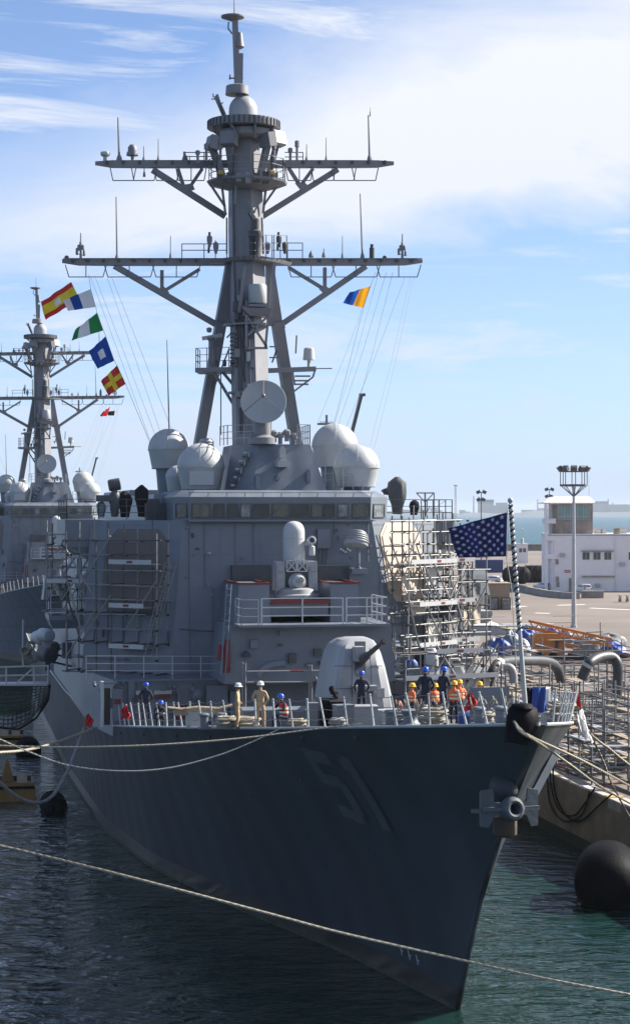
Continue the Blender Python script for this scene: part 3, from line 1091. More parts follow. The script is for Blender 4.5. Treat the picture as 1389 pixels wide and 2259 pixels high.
# ---- mast house on the bridge roof
t0, t1 = P(575, 980, 49.4), P(684, 980, 49.4)
u0, u1 = P(552, 1085, 48.4), P(722, 1085, 48.4)
v0, v1 = P(494, 1085, 51), P(512, 985, 51.2)
zt, zb_ = t0.z, 18.5
A_ = [(u0.x, 48.4), (u1.x, 48.4), (u1.x + .3, 54.5), (v0.x, 54.5), (v0.x, 51)]
B_ = [(t0.x, 49.4), (t1.x, 49.4), (t1.x, 54.5), (v1.x, 54.5), (v1.x, 51.2)]
mb = MB(); mb.frustum(A_, zb_, B_, zt)
mhouse = part(mb, 'mast_house', 'haze_grey')
mb = MB()
rail(mb, [(v1.x - .5, 52.5, zt), (v1.x - .3, 51.0, zt), (t0.x, 49.5, zt)], 1.1, .9)
rail(mb, [(t0.x, 49.5, zt), (t0.x + .6, 49.5, zt)], 1.35, .3)
rail(mb, [(t1.x - .7, 49.5, zt), (t1.x, 49.5, zt), (t1.x + .1, 53, zt)], 1.1, .6)
part(mb, 'railing', 'pale_grey', mhouse)
for px, py, w, h, d in ((622, 1000, 14, 22, .5), (622, 1024, 26, 14, .9), (568, 1065, 10, 30, .4), (680, 1052, 8, 26, .35), (612, 1055, 8, 8, .3)):
    a_ = P(px, py, 48.6)
    k = 40.5
    mb = MB(); mb.box((a_.x, 48.75 - d / 4, a_.z), (w / k, d, h / k)); mb.box((a_.x, 48.75 - d / 4, a_.z + h / k * .55), (w / k * .5, d * .6, .16))
    part(mb, 'wall_fitting', 'haze_grey' if px != 622 else 'pale_grey', mhouse)
rnd = random.Random(8)
for k in range(10):          # clips and steps on the lit slanted side
    a_ = P(505 + k * 4 + rnd.uniform(-4, 4), 1080 - k * 9, 50.2 - k * .03)
    mb = MB(); mb.box(a_, (.2, .2, .12)); mb.box(a_ + Vector((.22, 0, -.1)), (.08, .12, .3))
    part(mb, 'step_clip', 'pale_grey' if k % 2 else 'dark_grey', mhouse)

# ---- tracking dish
dc = P(581, 890, 48.7)
aim = Matrix.Rotation(R(14), 3, 'Z') @ Matrix.Rotation(R(90 + 14), 3, 'X')       # faces forward, slightly up and to starboard
aim = Matrix.Rotation(R(-10), 3, 'Z') @ Matrix.Rotation(R(72), 3, 'X')
mb = MB()
mb.lathe([(.02, -.02), (.4, .025), (.8, .11), (1.05, .2), (1.24, .29), (1.27, .28), (1.27, .24), (1.05, .14), (.8, .04), (.4, -.05), (.25, -.3), (.02, -.32)], dc, 32, M=aim)
dish = part(mb, 'tracking_dish', 'pale_grey', None, True)
mb = MB()
ft = dc + aim @ Vector((0, 0, 1.15))
for a in (90, 210, 330):
    mb.tube([dc + aim @ Vector((1.22 * math.cos(R(a)), 1.22 * math.sin(R(a)), .28)), ft], .022, 5)
mb.lathe([(.02, -.1), (.09, -.1), (.11, .06), (.05, .14)], ft, 10, M=aim)
part(mb, 'feed_horn', 'mast_grey', dish, True)
mb = MB()
mb.lathe([(.75, 0), (.75, .35), (.5, .5), (.5, 1.3)], (dc.x + .05, dc.y + .8, zt), 16)
mb.beam((dc.x, dc.y + .75, dc.z), (dc.x, dc.y + .25, dc.z), .6, .6)
mb.box((dc.x - .45, dc.y + .7, dc.z - .3), (.16, .5, 1.2)); mb.box((dc.x + .45, dc.y + .7, dc.z - .3), (.16, .5, 1.2))
part(mb, 'dish_pedestal', 'mast_grey', dish, True)
for k, (px, py) in enumerate(((605, 962), (618, 966), (632, 960), (648, 968), (575, 968), (560, 965))):
    a_ = P(px, py, 49.6)
    mb = MB(); mb.lathe([(.12, -.35), (.12, 0), (.22, 0), (.22, .22), (.1, .32)], a_, 10)
    part(mb, 'deck_instrument', 'mast_grey', mhouse, True)

# ---- satellite radomes
def radome(px, ytop, ymid, ybot, xl, xr, s, foot, hatch=False):
    k = 4200 / (57.5 + .98 * s)
    c_ = P(px, ymid, s)
    r_ = (xr - xl) / 2 / k
    hb = (ybot - ymid) / k
    b = MB()
    pr = [(r_ * .80, -hb), (r_ * .97, -.10)] + [(r_ * math.cos(a), r_ * 1.0 * math.sin(a)) for a in [R(q) for q in range(0, 90, 8)]] + [(.01, r_)]
    b.lathe(pr, c_, 32)
    d_ = part(b, 'radome', 'radome_white', None, True, 50)
    b = MB(); b.lathe([(r_ * .985, -.05), (r_ * 1.012, -.05), (r_ * 1.012, .0), (r_ * .985, 0)], c_, 32)
    part(b, 'radome_seam', 'pale_grey', d_, True)
    b = MB(); b.lathe([(r_ * .5, -hb - foot), (r_ * .62, -hb), (r_ * .82, -hb), (r_ * .82, -hb + .05)], c_, 20)
    part(b, 'pedestal', 'haze_grey', d_, True)
    for k_ in range(6):
        a = k_ * math.pi / 3 + .35
        b = MB(); b.tube([c_ + Vector((r_ * 1.002 * math.cos(q) * math.cos(a), r_ * 1.002 * math.cos(q) * math.sin(a), r_ * 1.002 * math.sin(q))) for q in [R(v) for v in range(2, 90, 11)]], .014, 4)
        part(b, 'panel_seam', 'pale_grey', d_)
    if hatch:
        b = MB(); b.box((c_.x - r_ * .1, c_.y - r_ * .90, c_.z - hb * .5), (r_ * 1.0, .12, hb * .6))
        part(b, 'access_panel', 'radome_white', d_)
    return d_


radome(372, 947, 992, 1035, 327, 418, 55.5, 1.7)
radome(443, 981, 1031, 1081, 391, 496, 51.5, .4, True)
radome(390, 1008, 1052, 1085, 374, 424, 54.3, .6)
radome(738, 938, 985, 1032, 687, 790, 56.5, 1.5)
radome(786, 983, 1031, 1076, 735, 838, 51.5, .4)
mb = MB(); mb.tube([P(373, 950, 56.4), P(368, 750, 56.4)], [.05, .02], 6)
part(mb, 'whip_antenna', 'mast_grey')
mb = MB()
c = P(455, 975, 55)
mb.lathe([(.35, -.5), (.4, -.3), (.44, -.1), (.40, .05), (.3, .18), (.02, .22)], c, 16)
for k in range(4): mb.lathe([(.43, -.42 + k * .13), (.46, -.38 + k * .13), (.43, -.34 + k * .13)], c, 16)
part(mb, 'ribbed_vent', 'pale_grey', None, True)
mb = MB()
rail(mb, [P(757, 1080, 50.4), P(800, 1080, 50.4)], 1.2, .5)
part(mb, 'railing', 'pale_grey')
mb = MB(); rail(mb, [P(700, 1075, 52), P(735, 1075, 52)], 1.2, .5)
part(mb, 'railing', 'pale_grey')
mb = MB()
c = P(720, 945, 57)
mb.beam(c, c + Vector((0, 0, .8)), .12); mb.beam(c + Vector((-.55, 0, .25)), c + Vector((.45, 0, .25)), .25, .12)
for k in range(-3, 4): mb.beam(c + Vector((k * .12, 0, .25)), c + Vector((k * .12, 0, .42)), .04)
part(mb, 'small_aerial', 'mast_grey')
mb = MB(); mb.beam(P(774, 962, 58), P(796, 874, 58), .2, .2); mb.beam(P(792, 872, 58), P(805, 871, 58), .18)
part(mb, 'raised_boom', 'dark_grey')

# ---- covered gear on the signal wings
def shroud(px, ytop, ybot, wpx, s, m='black_cloth', lumps=5, name='covered_gear', bulge=1.0):
    k = 4200 / (57.5 + .98 * s)
    c_ = P(px, ybot, s)
    h, w = (ybot - ytop) / k, wpx / k / 2
    rr = random.Random(px)
    rings = []
    for j in range(8):
        u = j / 7
        wid = w * (interp(u, [(0, .62), (.25, .8), (.6, 1.0 * bulge), (.88, .85 * bulge), (1, .3)]))
        rings.append([(c_.x + wid * math.cos(a) * (1 + rr.uniform(-.12, .12)), c_.y + wid * .8 * math.sin(a) * (1 + rr.uniform(-.12, .12)), c_.z + h * u + rr.uniform(-.03, .03)) for a in [2 * math.pi * i / 10 for i in range(10)]])
    b = MB(); b.loft(rings)
    return part(b, name, m, None, True, 30)


shroud(253, 1082, 1140, 24, 50.5, 'dark_grey', name='searchlight_stand')
mb = MB()
c = P(252, 1070, 50.5)
mb.lathe([(.30, -.32), (.34, -.2), (.34, .3), (.28, .34)], c, 16, M=Matrix.Rotation(R(80), 3, 'Y')); mb.box(c + Vector((0, 0, -.3)), (.3, .3, .4)); mb.box(c + Vector((-.45, 0, -.75)), (1.1, .5, .35))
part(mb, 'searchlight', 'dark_grey', None, True)
shroud(276, 1085, 1141, 30, 50.6, 'black_cloth')
shroud(312, 1072, 1140, 24, 50.6, 'black_cloth', bulge=1.25)
shroud(223, 1108, 1141, 20, 50.6, 'slate_tarp')
shroud(876, 1052, 1134, 38, 50.8, 'dark_grey', bulge=1.25)
shroud(857, 1076, 1092, 34, 51.4, 'dark_grey')
shroud(913, 1103, 1137, 24, 51, 'black_cloth')
mb = MB()
c = P(343, 1131, 49.6)
mb.box(c, (1.1, .9, 1.0)); mb.lathe([(.14, -.03), (.14, .05), (.06, .07)], c + Vector((.0, -.46, 0)), 12, M=Matrix.Rotation(R(90), 3, 'X')); mb.box(c + Vector((-.1, 0, .6)), (.6, .6, .3))
part(mb, 'instrument_box', 'dark_grey')
mb = MB()
p1, p2, p3, p4 = P(918, 1088, 52), P(957, 1088, 52), P(957, 1140, 52), P(938, 1140, 52)
mb.beam(p1, p2, .07); mb.beam(p2, p3, .05); mb.beam(p1, P(937, 1108, 52), .05); mb.beam(p2, P(937, 1108, 52), .05); mb.beam(P(937, 1088, 52), p4, .08)
part(mb, 'light_frame', 'steel_pole')
# ---- drum aerial on a bracket, port of the close-in gun
c = P(784, 1200, 43.5)
mb = MB()
dm = Matrix.Rotation(R(8), 3, 'Y') @ Matrix.Rotation(R(-16), 3, 'X')
mb.lathe([(.02, -.22), (.3, -.22), (.64, -.12), (.66, 0), (.64, .2), (.56, .5), (.46, .66), (.02, .74)], c, 26, M=dm)
for k in range(5): mb.lathe([(.64 - .02 * k * k * .5, .02 + k * .13), (.71 - .02 * k * k * .5, .05 + k * .13), (.70 - .02 * k * k * .5, .10 + k * .13), (.63 - .02 * k * k * .5, .12 + k * .13)], c, 26, M=dm)
drum = part(mb, 'drum_aerial', 'gun_grey', None, True, 25)
mb = MB()
b_ = P(790, 1255, 43.7)
mb.lathe([(.22, 0), (.1, .12), (.09, 1.1)], b_, 12); mb.box(b_ + Vector((0, .3, -.12)), (.85, 1.4, .28)); mb.box(b_ + Vector((0, .7, -.5)), (.8, .8, .5))
part(mb, 'aerial_bracket', 'haze_grey', drum, True)
for k in range(5):
    a = R(200 + k * 16)
    mb = MB(); mb.sphere(P(752 + k * 5, 1212 + (k % 3) * 3, 43.1), .06, 8, 5)
    part(mb, 'aerial_knob', 'stanchion_white', drum, True)

# ---- plate seams, stencils and fittings that break up the big faces
for z_, s0_, s1_ in ((7.6, 6, 31), (5.2, 8.2, 60), (3.0, 9.4, 80)):
    for side in (-1, 1):
        n = 40
        pts = [(s0_ + (s1_ - s0_) * i / n) for i in range(n + 1)]
        mb = MB()
        zq = lambda q: z_ * deck_z(q) / deck_z(12)
        mb.sheet([[(side * (hull_b(q, zq(q)) + .006), q, zq(q)) for q in pts], [(side * (hull_b(q, zq(q) + .03) + .006), q, zq(q) + .03) for q in pts]])
        part(mb, 'plate_seam', 'hull_grey', hull)
for s0_ in (14.5, 17.2, 20.6, 24.4, 28.3, 32.5, 36.8, 41.5, 46.5):
    for side in (-1, 1):
        mb = MB()
        zz_ = [.9 + (deck_z(s0_) - 1.0) * i / 14 for i in range(15)]
        mb.sheet([[(side * (hull_b(s0_, q) + .006), s0_, q) for q in zz_], [(side * (hull_b(s0_ + .03, q) + .006), s0_ + .03, q) for q in zz_]])
        part(mb, 'plate_seam', 'hull_grey', hull)
for side in (-1, 1):       # slime line just above the water
    q_ = [9.62 + (90 - 9.62) * (i / 60) ** 1.4 for i in range(61)]
    rr = random.Random(side)
    mb = MB()
    top_ = [.14 + .1 * rr.random() for _ in q_]
    mb.sheet([[(side * (hull_b(q, 0) + .012), q, -.05) for q in q_], [(side * (hull_b(q, t_) + .012), q, t_) for q, t_ in zip(q_, top_)]])
    part(mb, 'slime_line', 'scum', hull)
rr = random.Random(77)
for k in range(26):        # small boxes, lamps and brackets on the front
    px, py = rr.uniform(408, 505) if k % 2 else rr.uniform(410, 830), rr.uniform(1155, 1240)
    if 600 < px < 700: continue
    if k % 2: py = rr.uniform(1160, 1480)
    w_, h_ = rr.choice(((5, 5), (4, 10), (8, 4), (3, 3)))
    on_front(px, py, px + w_, py + h_, rr.uniform(.08, .2), 'front_fitting', rr.choice(('haze_grey', 'haze_grey', 'pale_grey', 'dark_grey')))
for px, y0_, y1_ in ((418, 1150, 1490), (452, 1150, 1300), (468, 1300, 1480), (812, 1150, 1240), (838, 1200, 1330), (738, 1150, 1180), (560, 1150, 1240), (520, 1150, 1245)):
    sa, sb = interp(y0_, [(1145, sT), (1500, sB)]), interp(y1_, [(1145, sT), (1500, sB)])
    mb = MB(); mb.tube([P(px, y0_, sa - .05), P(px - 1, (y0_ + y1_) / 2, (sa + sb) / 2 - .05), P(px, y1_, sb - .05)], .028, 5)
    part(mb, 'conduit', 'haze_grey', sup)
for h_ in (.12, .34, .56, .78, .97):     # weld beads across the three forward faces
    for i_ in (5, 0, 1):
        p, nn, al, up = face_frame(i_, .02, h_); q, nn2, al2, up2 = face_frame(i_, .98, h_)
        mb = MB(); mb.beam(p + nn * .004, q + nn2 * .004, .02, .03); part(mb, 'weld_bead', 'haze_grey', sup)
for i_, u_ in ((0, .2), (0, .4), (0, .62), (0, .84), (5, .3), (5, .7), (1, .3), (1, .7)):
    p, nn, al, up = face_frame(i_, u_, .02); q, nn2, al2, up2 = face_frame(i_, u_, .98)
    mb = MB(); mb.beam(p + nn * .004, q + nn2 * .004, .03, .02); part(mb, 'weld_bead', 'haze_grey', sup)
for i_, us in ((5, (.12, .2, .86, .92)), (1, (.12, .88, .94))):
    for u_ in us:
        p, nn, al, up = face_frame(i_, u_, rr.uniform(.1, .5))
        mb = MB(); mb.box(p + nn * .12, (.35, .25, .5), rz=math.atan2(al.y, al.x)); part(mb, 'face_locker', 'haze_grey', sup)
# stains and dim streaks below scuppers are in the paint; scupper lips are real
for s0_ in (9, 13, 17.5, 22, 27, 33, 39):
    b_ = hull_b(s0_, deck_z(s0_) - .35)
    mb = MB(); mb.box((-b_ - .02, s0_, deck_z(s0_) - .35), (.1, .22, .12)); part(mb, 'scupper', 'hull_grey', hull)

rr = random.Random(99)
for k in range(26):        # gear on the lower deckhouse wall
    px, py = rr.uniform(196, 500), rr.uniform(1503, 1560)
    w_, h_ = rr.choice(((8, 6), (5, 14), (12, 8), (4, 4), (6, 22)))
    on01(px, py, px + w_, py + h_, rr.uniform(.06, .28), None, 'wall_gear', rr.choice(('haze_grey', 'haze_grey', 'dark_grey', 'pale_grey')))
for k in range(9):
    px = rr.uniform(560, 860); py = rr.uniform(1395, 1480)
    c_ = P(px, py, 38.45); mb = MB(); mb.box(c_, (rr.uniform(.15, .5), .22, rr.uniform(.12, .5))); part(mb, 'wall_gear', rr.choice(('haze_grey', 'dark_grey')), None)

# ---- house and tub of the close-in gun, before the bridge front
s0 = 38.6
x0, x1 = P(494, 1500, s0).x, P(872, 1500, s0).x
X0, X1 = P(512, 1380, s0).x, P(862, 1380, s0).x
zp = P(600, 1382, s0).z
mb = MB(); mb.frustum([(x0, s0), (x1, s0), (x1, 45), (x0, 45)], z01 - .02, [(X0, s0 + .1), (X1, s0 + .1), (X1, 45), (X0, 45)], zp)
gh = part(mb, 'gun_house', 'haze_grey')
mb = MB()
pa, pb = P(528, 1382, 37.6).x, P(858, 1382, 37.6).x
mb.frustum([(pa, 37.5), (pb, 37.5), (X1 + .1, 44.9), (X0 + .05, 44.9)], zp + .003, [(pa, 37.5), (pb, 37.5), (X1 + .1, 44.9), (X0 + .05, 44.9)], zp + .12)
part(mb, 'platform', 'haze_grey', gh)
mb = MB(); rail(mb, [(pa + .1, 39.5, zp + .12), (pa + .1, 37.6, zp + .12), (P(570, 1382, 37.6).x, 37.6, zp + .12)], 1.25, 1.1); part(mb, 'railing', 'pale_grey', gh)
mb = MB(); rail(mb, [(P(577, 1382, 37.6).x, 37.6, zp + .12), (P(756, 1382, 37.6).x, 37.6, zp + .12)], 1.3, 2.0, r=.03); part(mb, 'railing', 'stanchion_white', gh)
mb = MB(); rail(mb, [(P(764, 1382, 37.6).x, 37.6, zp + .12), (pb - .1, 37.6, zp + .12), (pb - .1, 41, zp + .12)], 1.3, 1.2, r=.03); part(mb, 'railing', 'stanchion_white', gh)
# tub cheeks left and right of the gun with red painted coaming
zc = P(600, 1290, 39.5).z
for xa, xb, xc, xd in ((520, 597, 528, 594), (727, 795, 730, 790)):
    a_, b_ = P(xa, 1330, 39.4).x, P(xb, 1330, 39.4).x
    c_, d_ = P(xc, 1290, 39.4).x, P(xd, 1290, 39.4).x
    mb = MB(); mb.frustum([(a_, 39.3), (b_, 39.3), (b_, 44.9), (a_, 44.9)], zp + .12, [(c_, 39.5), (d_, 39.5), (d_, 44.9), (c_, 44.9)], zc)
    part(mb, 'gun_tub', 'haze_grey', gh)
    mb = MB()
    for p_, q_ in (((c_, 39.5), (d_, 39.5)), ((d_, 39.5), (d_, 44.0)), ((c_, 39.5), (c_, 44.0))):
        mb.beam((*p_, zc + .05), (*q_, zc + .05), .1, .1)
    part(mb, 'tub_coaming', 'red_paint', gh)
mb = MB(); a_, b_ = P(597, 1329, 39.3), P(727, 1329, 39.3)
mb.box(((a_.x + b_.x) / 2, 39.35, a_.z), (b_.x - a_.x, .12, .2)); part(mb, 'tub_coaming', 'red_paint', gh)
mb = MB(); mb.box(((a_.x + b_.x) / 2, 42.2, a_.z - .35), (b_.x - a_.x - .02, 5.4, .7)); part(mb, 'gun_deck', 'haze_grey', gh)
for xa, xb in ((512, 598), (702, 772)):  # dark plates standing in for the shade in the wall recesses
    a_, b_ = P(xa, 1248, 44.3), P(xb, 1288, 44.3)
    mb = MB(); mb.box(((a_.x + b_.x) / 2, 44.55, (a_.z + b_.z) / 2), (b_.x - a_.x, .5, a_.z - b_.z)); part(mb, 'recess_shade', 'dark_grey', gh)
# ladder rails and hoses at the starboard corner
mb = MB()
for dx in (0, 10):
    mb.tube([P(500 + dx, 1290, 38.4), P(487 + dx, 1490, 38.0)], .035, 6)
for k in range(14):
    y = 1300 + k * 14
    mb.tube([P(500 - (y - 1290) * .065, y, 38.3), P(510 - (y - 1290) * .065, y, 38.3)], .02, 5)
part(mb, 'ladder', 'haze_grey', gh)
mb = MB(); a_ = P(500, 1440, 38.3); mb.lathe([(.16, -1.0), (.18, -.9), (.18, .5), (.12, .6)], a_, 10); part(mb, 'rolled_hose', 'red_paint', gh, True)
mb = MB(); a_ = P(484, 1440, 38.3); mb.lathe([(.10, -.4), (.12, -.3), (.12, .3), (.05, .4)], a_, 10); part(mb, 'extinguisher', 'red_paint', gh, True)
mb = MB(); mb.tube([P(570, 1492, 37.8), P(580, 1476, 37.8), P(600, 1467, 37.8), P(628, 1464, 37.8)], .2, 10); part(mb, 'bent_duct', 'haze_grey', gh, True)
mb = MB(); a_ = P(543, 1445, 38.4); mb.lathe([(.02, -.1), (.24, -.1), (.15, .1), (.05, .2)], a_, 10); part(mb, 'lamp_hood', 'dark_grey', gh, True)

# ---- close-in gun
gc = P(651, 1318, 41.2)
gk = 4200 / 97.9
ciws_b = MB()
ciws_b.lathe([(1.25, -.02), (1.25, .14), (1.05, .2), (1.0, .42), (.8, .5)], gc, 28)
ciws = part(ciws_b, 'close_in_gun', 'gun_grey', None, True)
for sd in (-1, 1):
    mb = MB()
    mb.frustum([(gc.x + sd * .62, 40.75), (gc.x + sd * 1.08, 40.75), (gc.x + sd * 1.08, 41.85), (gc.x + sd * .62, 41.85)], gc.z + .35,
               [(gc.x + sd * .60, 40.8), (gc.x + sd * 1.08, 40.8), (gc.x + sd * 1.05, 41.8), (gc.x + sd * .60, 41.8)], gc.z + 1.85)
    for k in range(3):
        mb.box((gc.x + sd * .86, 40.76, gc.z + .65 + k * .42), (.36, .1, .3))
    part(mb, 'gun_yoke', 'gun_grey', ciws)
mb = MB(); mb.box((gc.x, 41.35, gc.z + .95), (1.2, .8, 1.1)); part(mb, 'breech_housing', 'dark_grey', ciws)
mb = MB()
gm = Matrix.Rotation(R(82), 3, 'X')
dcn = Vector((gc.x + .05, 40.9, gc.z + .78))
mb.lathe([(.02, -.3), (.46, -.3), (.48, .1), (.36, .22), (.34, .4), (.2, .5), (.02, .5)], dcn, 20, M=gm)
part(mb, 'ammunition_drum', 'pale_grey', ciws, True)
mb = MB()
for k in range(6):
    o_ = Vector((.09 * math.cos(k * math.pi / 3), .09 * math.sin(k * math.pi / 3), 0))
    mb.tube([dcn + gm @ (o_ + Vector((0, 0, .4))), dcn + gm @ (o_ + Vector((0, 0, 1.35)))], .028, 6)
mb.lathe([(.14, 1.0), (.16, 1.0), (.16, 1.1), (.14, 1.1)], dcn, 12, M=gm)
part(mb, 'barrel_cluster', 'pale_grey', ciws, True)
mb = MB()
fx, fz = .55, gc.z + 1.62
for sgn in (-1, 1):
    c_ = gc.x + sgn * .28
    for p_, q_ in (((-.22, -.25), (.22, .25)), ((-.22, .25), (.22, -.25)), ((-.25, -.28), (.25, -.28)), ((-.25, .28), (.25, .28)), ((-.25, -.28), (-.25, .28)), ((.25, -.28), (.25, .28))):
        mb.beam((c_ + p_[0], 40.72, fz + p_[1]), (c_ + q_[0], 40.72, fz + q_[1]), .05)
part(mb, 'lattice_guard', 'stanchion_white', ciws)
mb = MB()
rx = gc.x - .06
rw = .56
pr = [(rw * .92, 1.75), (rw * .98, 1.9), (rw, 2.0), (rw, 3.35)] + [(rw * math.cos(R(a)) ** .8, 3.35 + .56 * math.sin(R(a))) for a in range(10, 90, 10)] + [(.01, 3.92)]
mb.lathe(pr, (rx, 41.3, gc.z), 30)
part(mb, 'gun_radome', 'radome_white', ciws, True, 50)
mb = MB(); mb.lathe([(rw * 1.0, 3.0), (rw * 1.02, 3.0), (rw * 1.02, 3.04), (rw, 3.04)], (rx, 41.3, gc.z), 30); part(mb, 'radome_band', 'pale_grey', ciws, True)
mb = MB()
cp = Vector((gc.x + .80, 41.0, gc.z + 2.9))
mb.lathe([(.02, -.35), (.2, -.3), (.23, 0), (.23, .2), (.16, .22)], cp, 16, M=Matrix.Rotation(R(80), 3, 'X'))
mb.lathe([(.13, -.25), (.15, -.2), (.15, .2), (.08, .25)], cp + Vector((.05, .05, -.5)), 14); mb.beam(cp + Vector((-.4, .2, -.15)), cp + Vector((.05, .1, -.2)), .14)
part(mb, 'camera_pod', 'stanchion_white', ciws, True)
mb = MB(); mb.lathe([(.02, .215), (.13, .215), (.13, .24), (.02, .24)], cp, 12, M=Matrix.Rotation(R(80), 3, 'X')); part(mb, 'camera_lens', 'black_paint', ciws, True)

# ---- main gun on the forecastle
gs = 25.2
def gp(px, py, ds=0.0): return P(px, py, gs + ds)
gb = gp(796, 1572)
zf = deck_z(gs)
mb = MB(); mb.lathe([(1.75, -.1), (1.75, .25), (1.6, .32), (1.5, .5)], (gb.x, gs + .6, zf), 32)
gun = part(mb, 'deck_gun', 'gun_grey', None, True)
rings = []
for py, xl, xr, yf_, yb_ in ((1568, 722, 869, -1.3, 2.9), (1548, 726, 866, -1.35, 2.9), (1510, 731, 858, -1.25, 2.85), (1470, 736, 848, -1.05, 2.75), (1440, 741, 838, -.8, 2.6), (1424, 746, 829, -.5, 2.4), (1414, 755, 820, -.15, 2.1), (1410, 766, 808, .3, 1.7)):
    a_, b_ = gp(xl, py, yf_ + .6), gp(xr, py, yf_ + .6)
    z_ = gp(795, py).z
    w_ = b_.x - a_.x
    c_ = (a_.x + b_.x) / 2
    pts = []
    for x, y in ((-.5, .16), (-.47, .06), (-.38, .0), (.30, .0), (.43, .04), (.5, .14), (.52, .5), (.5, .9), (.4, 1), (-.4, 1), (-.5, .9), (-.52, .5)):
        pts.append((c_ + x * w_, gs + yf_ + (yb_ - yf_) * y, z_))
    rings.append(pts)
mb = MB(); mb.loft(rings)
part(mb, 'gun_shield', 'gun_grey', gun, True, 22)
for xa, ya, xb, yb, d in ((737, 1470, 775, 1470, -1.12), (733, 1520, 775, 1520, -1.33), (818, 1470, 842, 1470, -1.0), (776, 1430, 776, 1560, -1.3), (815, 1430, 822, 1560, -1.25)):
    mb = MB(); mb.beam(gp(xa, ya, d - .02), gp(xb, yb, d - .02), .025); part(mb, 'panel_joint', 'dark_grey', gun)
for xa, ya in ((752, 1500), (748, 1545), (840, 1530)):
    mb = MB(); c_ = gp(xa, ya, -1.36); mb.box(c_, (.3, .06, .42)); mb.box(c_ + Vector((.1, -.04, 0)), (.05, .05, .12)); part(mb, 'shield_hatch', 'gun_grey', gun)
# slot, mantlet and barrel (trained to port, raised)
mb = MB()
sl = [(783, 1416, -.62), (806, 1416, -.62), (806, 1480, -1.16), (801, 1492, -1.25), (790, 1492, -1.25), (783, 1480, -1.16)]
front = [gp(x, y, d - .02) for x, y, d in sl]
back = [p + Vector((0, .12, 0)) for p in front]
mb.loft([front, back]); part(mb, 'elevation_slot', 'dark_grey', gun)
mb = MB(); mb.box(gp(791, 1443, -1.1), (.42, .6, .62)); mb.box(gp(783, 1445, -1.2), (.22, .3, .5)); part(mb, 'mantlet', 'gun_grey', gun)
mb = MB(); p_, q_ = gp(795, 1459, -1.0), gp(846, 1416, -4.4)
mb.tube([p_, p_.lerp(q_, .3), p_.lerp(q_, .31), q_.lerp(p_, .06), q_.lerp(p_, .05), q_], [.2, .17, .12, .095, .12, .12], 14); part(mb, 'gun_barrel', 'dark_grey', gun, True)
mb = MB(); mb.lathe([(.10, -.04), (.115, 0), (.10, .04)], q_, 12, M=(q_ - p_).to_track_quat('Z', 'Y').to_matrix()); part(mb, 'muzzle_cover', 'rust_brown', gun, True)
mb = MB(); a_, b_ = gp(779, 1514, -1.5), gp(829, 1524, -1.5); mb.box(((a_.x + b_.x) / 2, a_.y, (a_.z + b_.z) / 2), (b_.x - a_.x, .5, .22))
mb.box((b_.x - .1, a_.y, b_.z - .45), (.16, .4, .8)); part(mb, 'shield_lip', 'gun_grey', gun)

# ---- sponsons abreast of the superstructure, each with a launcher box
for sd, xa, xb, xo in ((-1, 104, 192, 96), (1, 1025, 1066, 1072)):
    s_ = 52.0
    a_, b_ = P(xa, 1350, s_), P(xb, 1350, s_)
    zt_, zb2 = P(600, 1350, s_).z, P(600, 1378, s_).z
    if sd > 0: a_.x = 9.2
    else: b_.x = -9.2
    mb = MB()
    mb.frustum([(a_.x + .2, 50.4), (b_.x - .2, 50.4), (b_.x - .2, 54), (a_.x + .2, 54)], zb2, [(a_.x, 50.2), (b_.x, 50.2), (b_.x, 54), (a_.x, 54)], zt_ - .25)
    mb.frustum([(a_.x, 50.2), (b_.x, 50.2), (b_.x, 54), (a_.x, 54)], zt_ - .25, [(a_.x, 50.2), (b_.x, 50.2), (b_.x, 54), (a_.x, 54)], zt_)
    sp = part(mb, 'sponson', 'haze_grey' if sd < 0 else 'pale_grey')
    mb = MB(); rail(mb, [(a_.x + .1, 50.3, zt_), (b_.x - .1, 50.3, zt_)], 1.1, 1.0); part(mb, 'railing', 'pale_grey', sp)
    mb = MB()
    if sd < 0:
        c_, d_ = P(94, 1325, 52), P(150, 1272, 52)
    else:
        c_, d_ = P(1043, 1312, 52), P(1072, 1257, 52)
    w_, h_ = d_.x - c_.x, d_.z - c_.z
    mb.frustum([(c_.x, 51.2), (d_.x, 51.2), (d_.x, 53.6), (c_.x, 53.6)], c_.z, [(c_.x + w_ * .12 * -sd, 51.9), (d_.x + w_ * .12 * -sd, 51.9), (d_.x + w_ * .12 * -sd, 53.4), (c_.x + w_ * .12 * -sd, 53.4)], d_.z)
    mb.box(((c_.x + d_.x) / 2, 52.4, c_.z - .3), (w_ * .5, 1.0, .7))
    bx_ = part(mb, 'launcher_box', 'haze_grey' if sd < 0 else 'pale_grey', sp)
    mb = MB(); mb.box(((c_.x + d_.x) / 2 - w_ * .02 * sd, 51.42, (c_.z + d_.z) / 2), (w_ * .7, .06, h_ * .62), M=Matrix.Rotation(R(-22), 3, 'X')); part(mb, 'launcher_lid', 'pale_grey', sp)
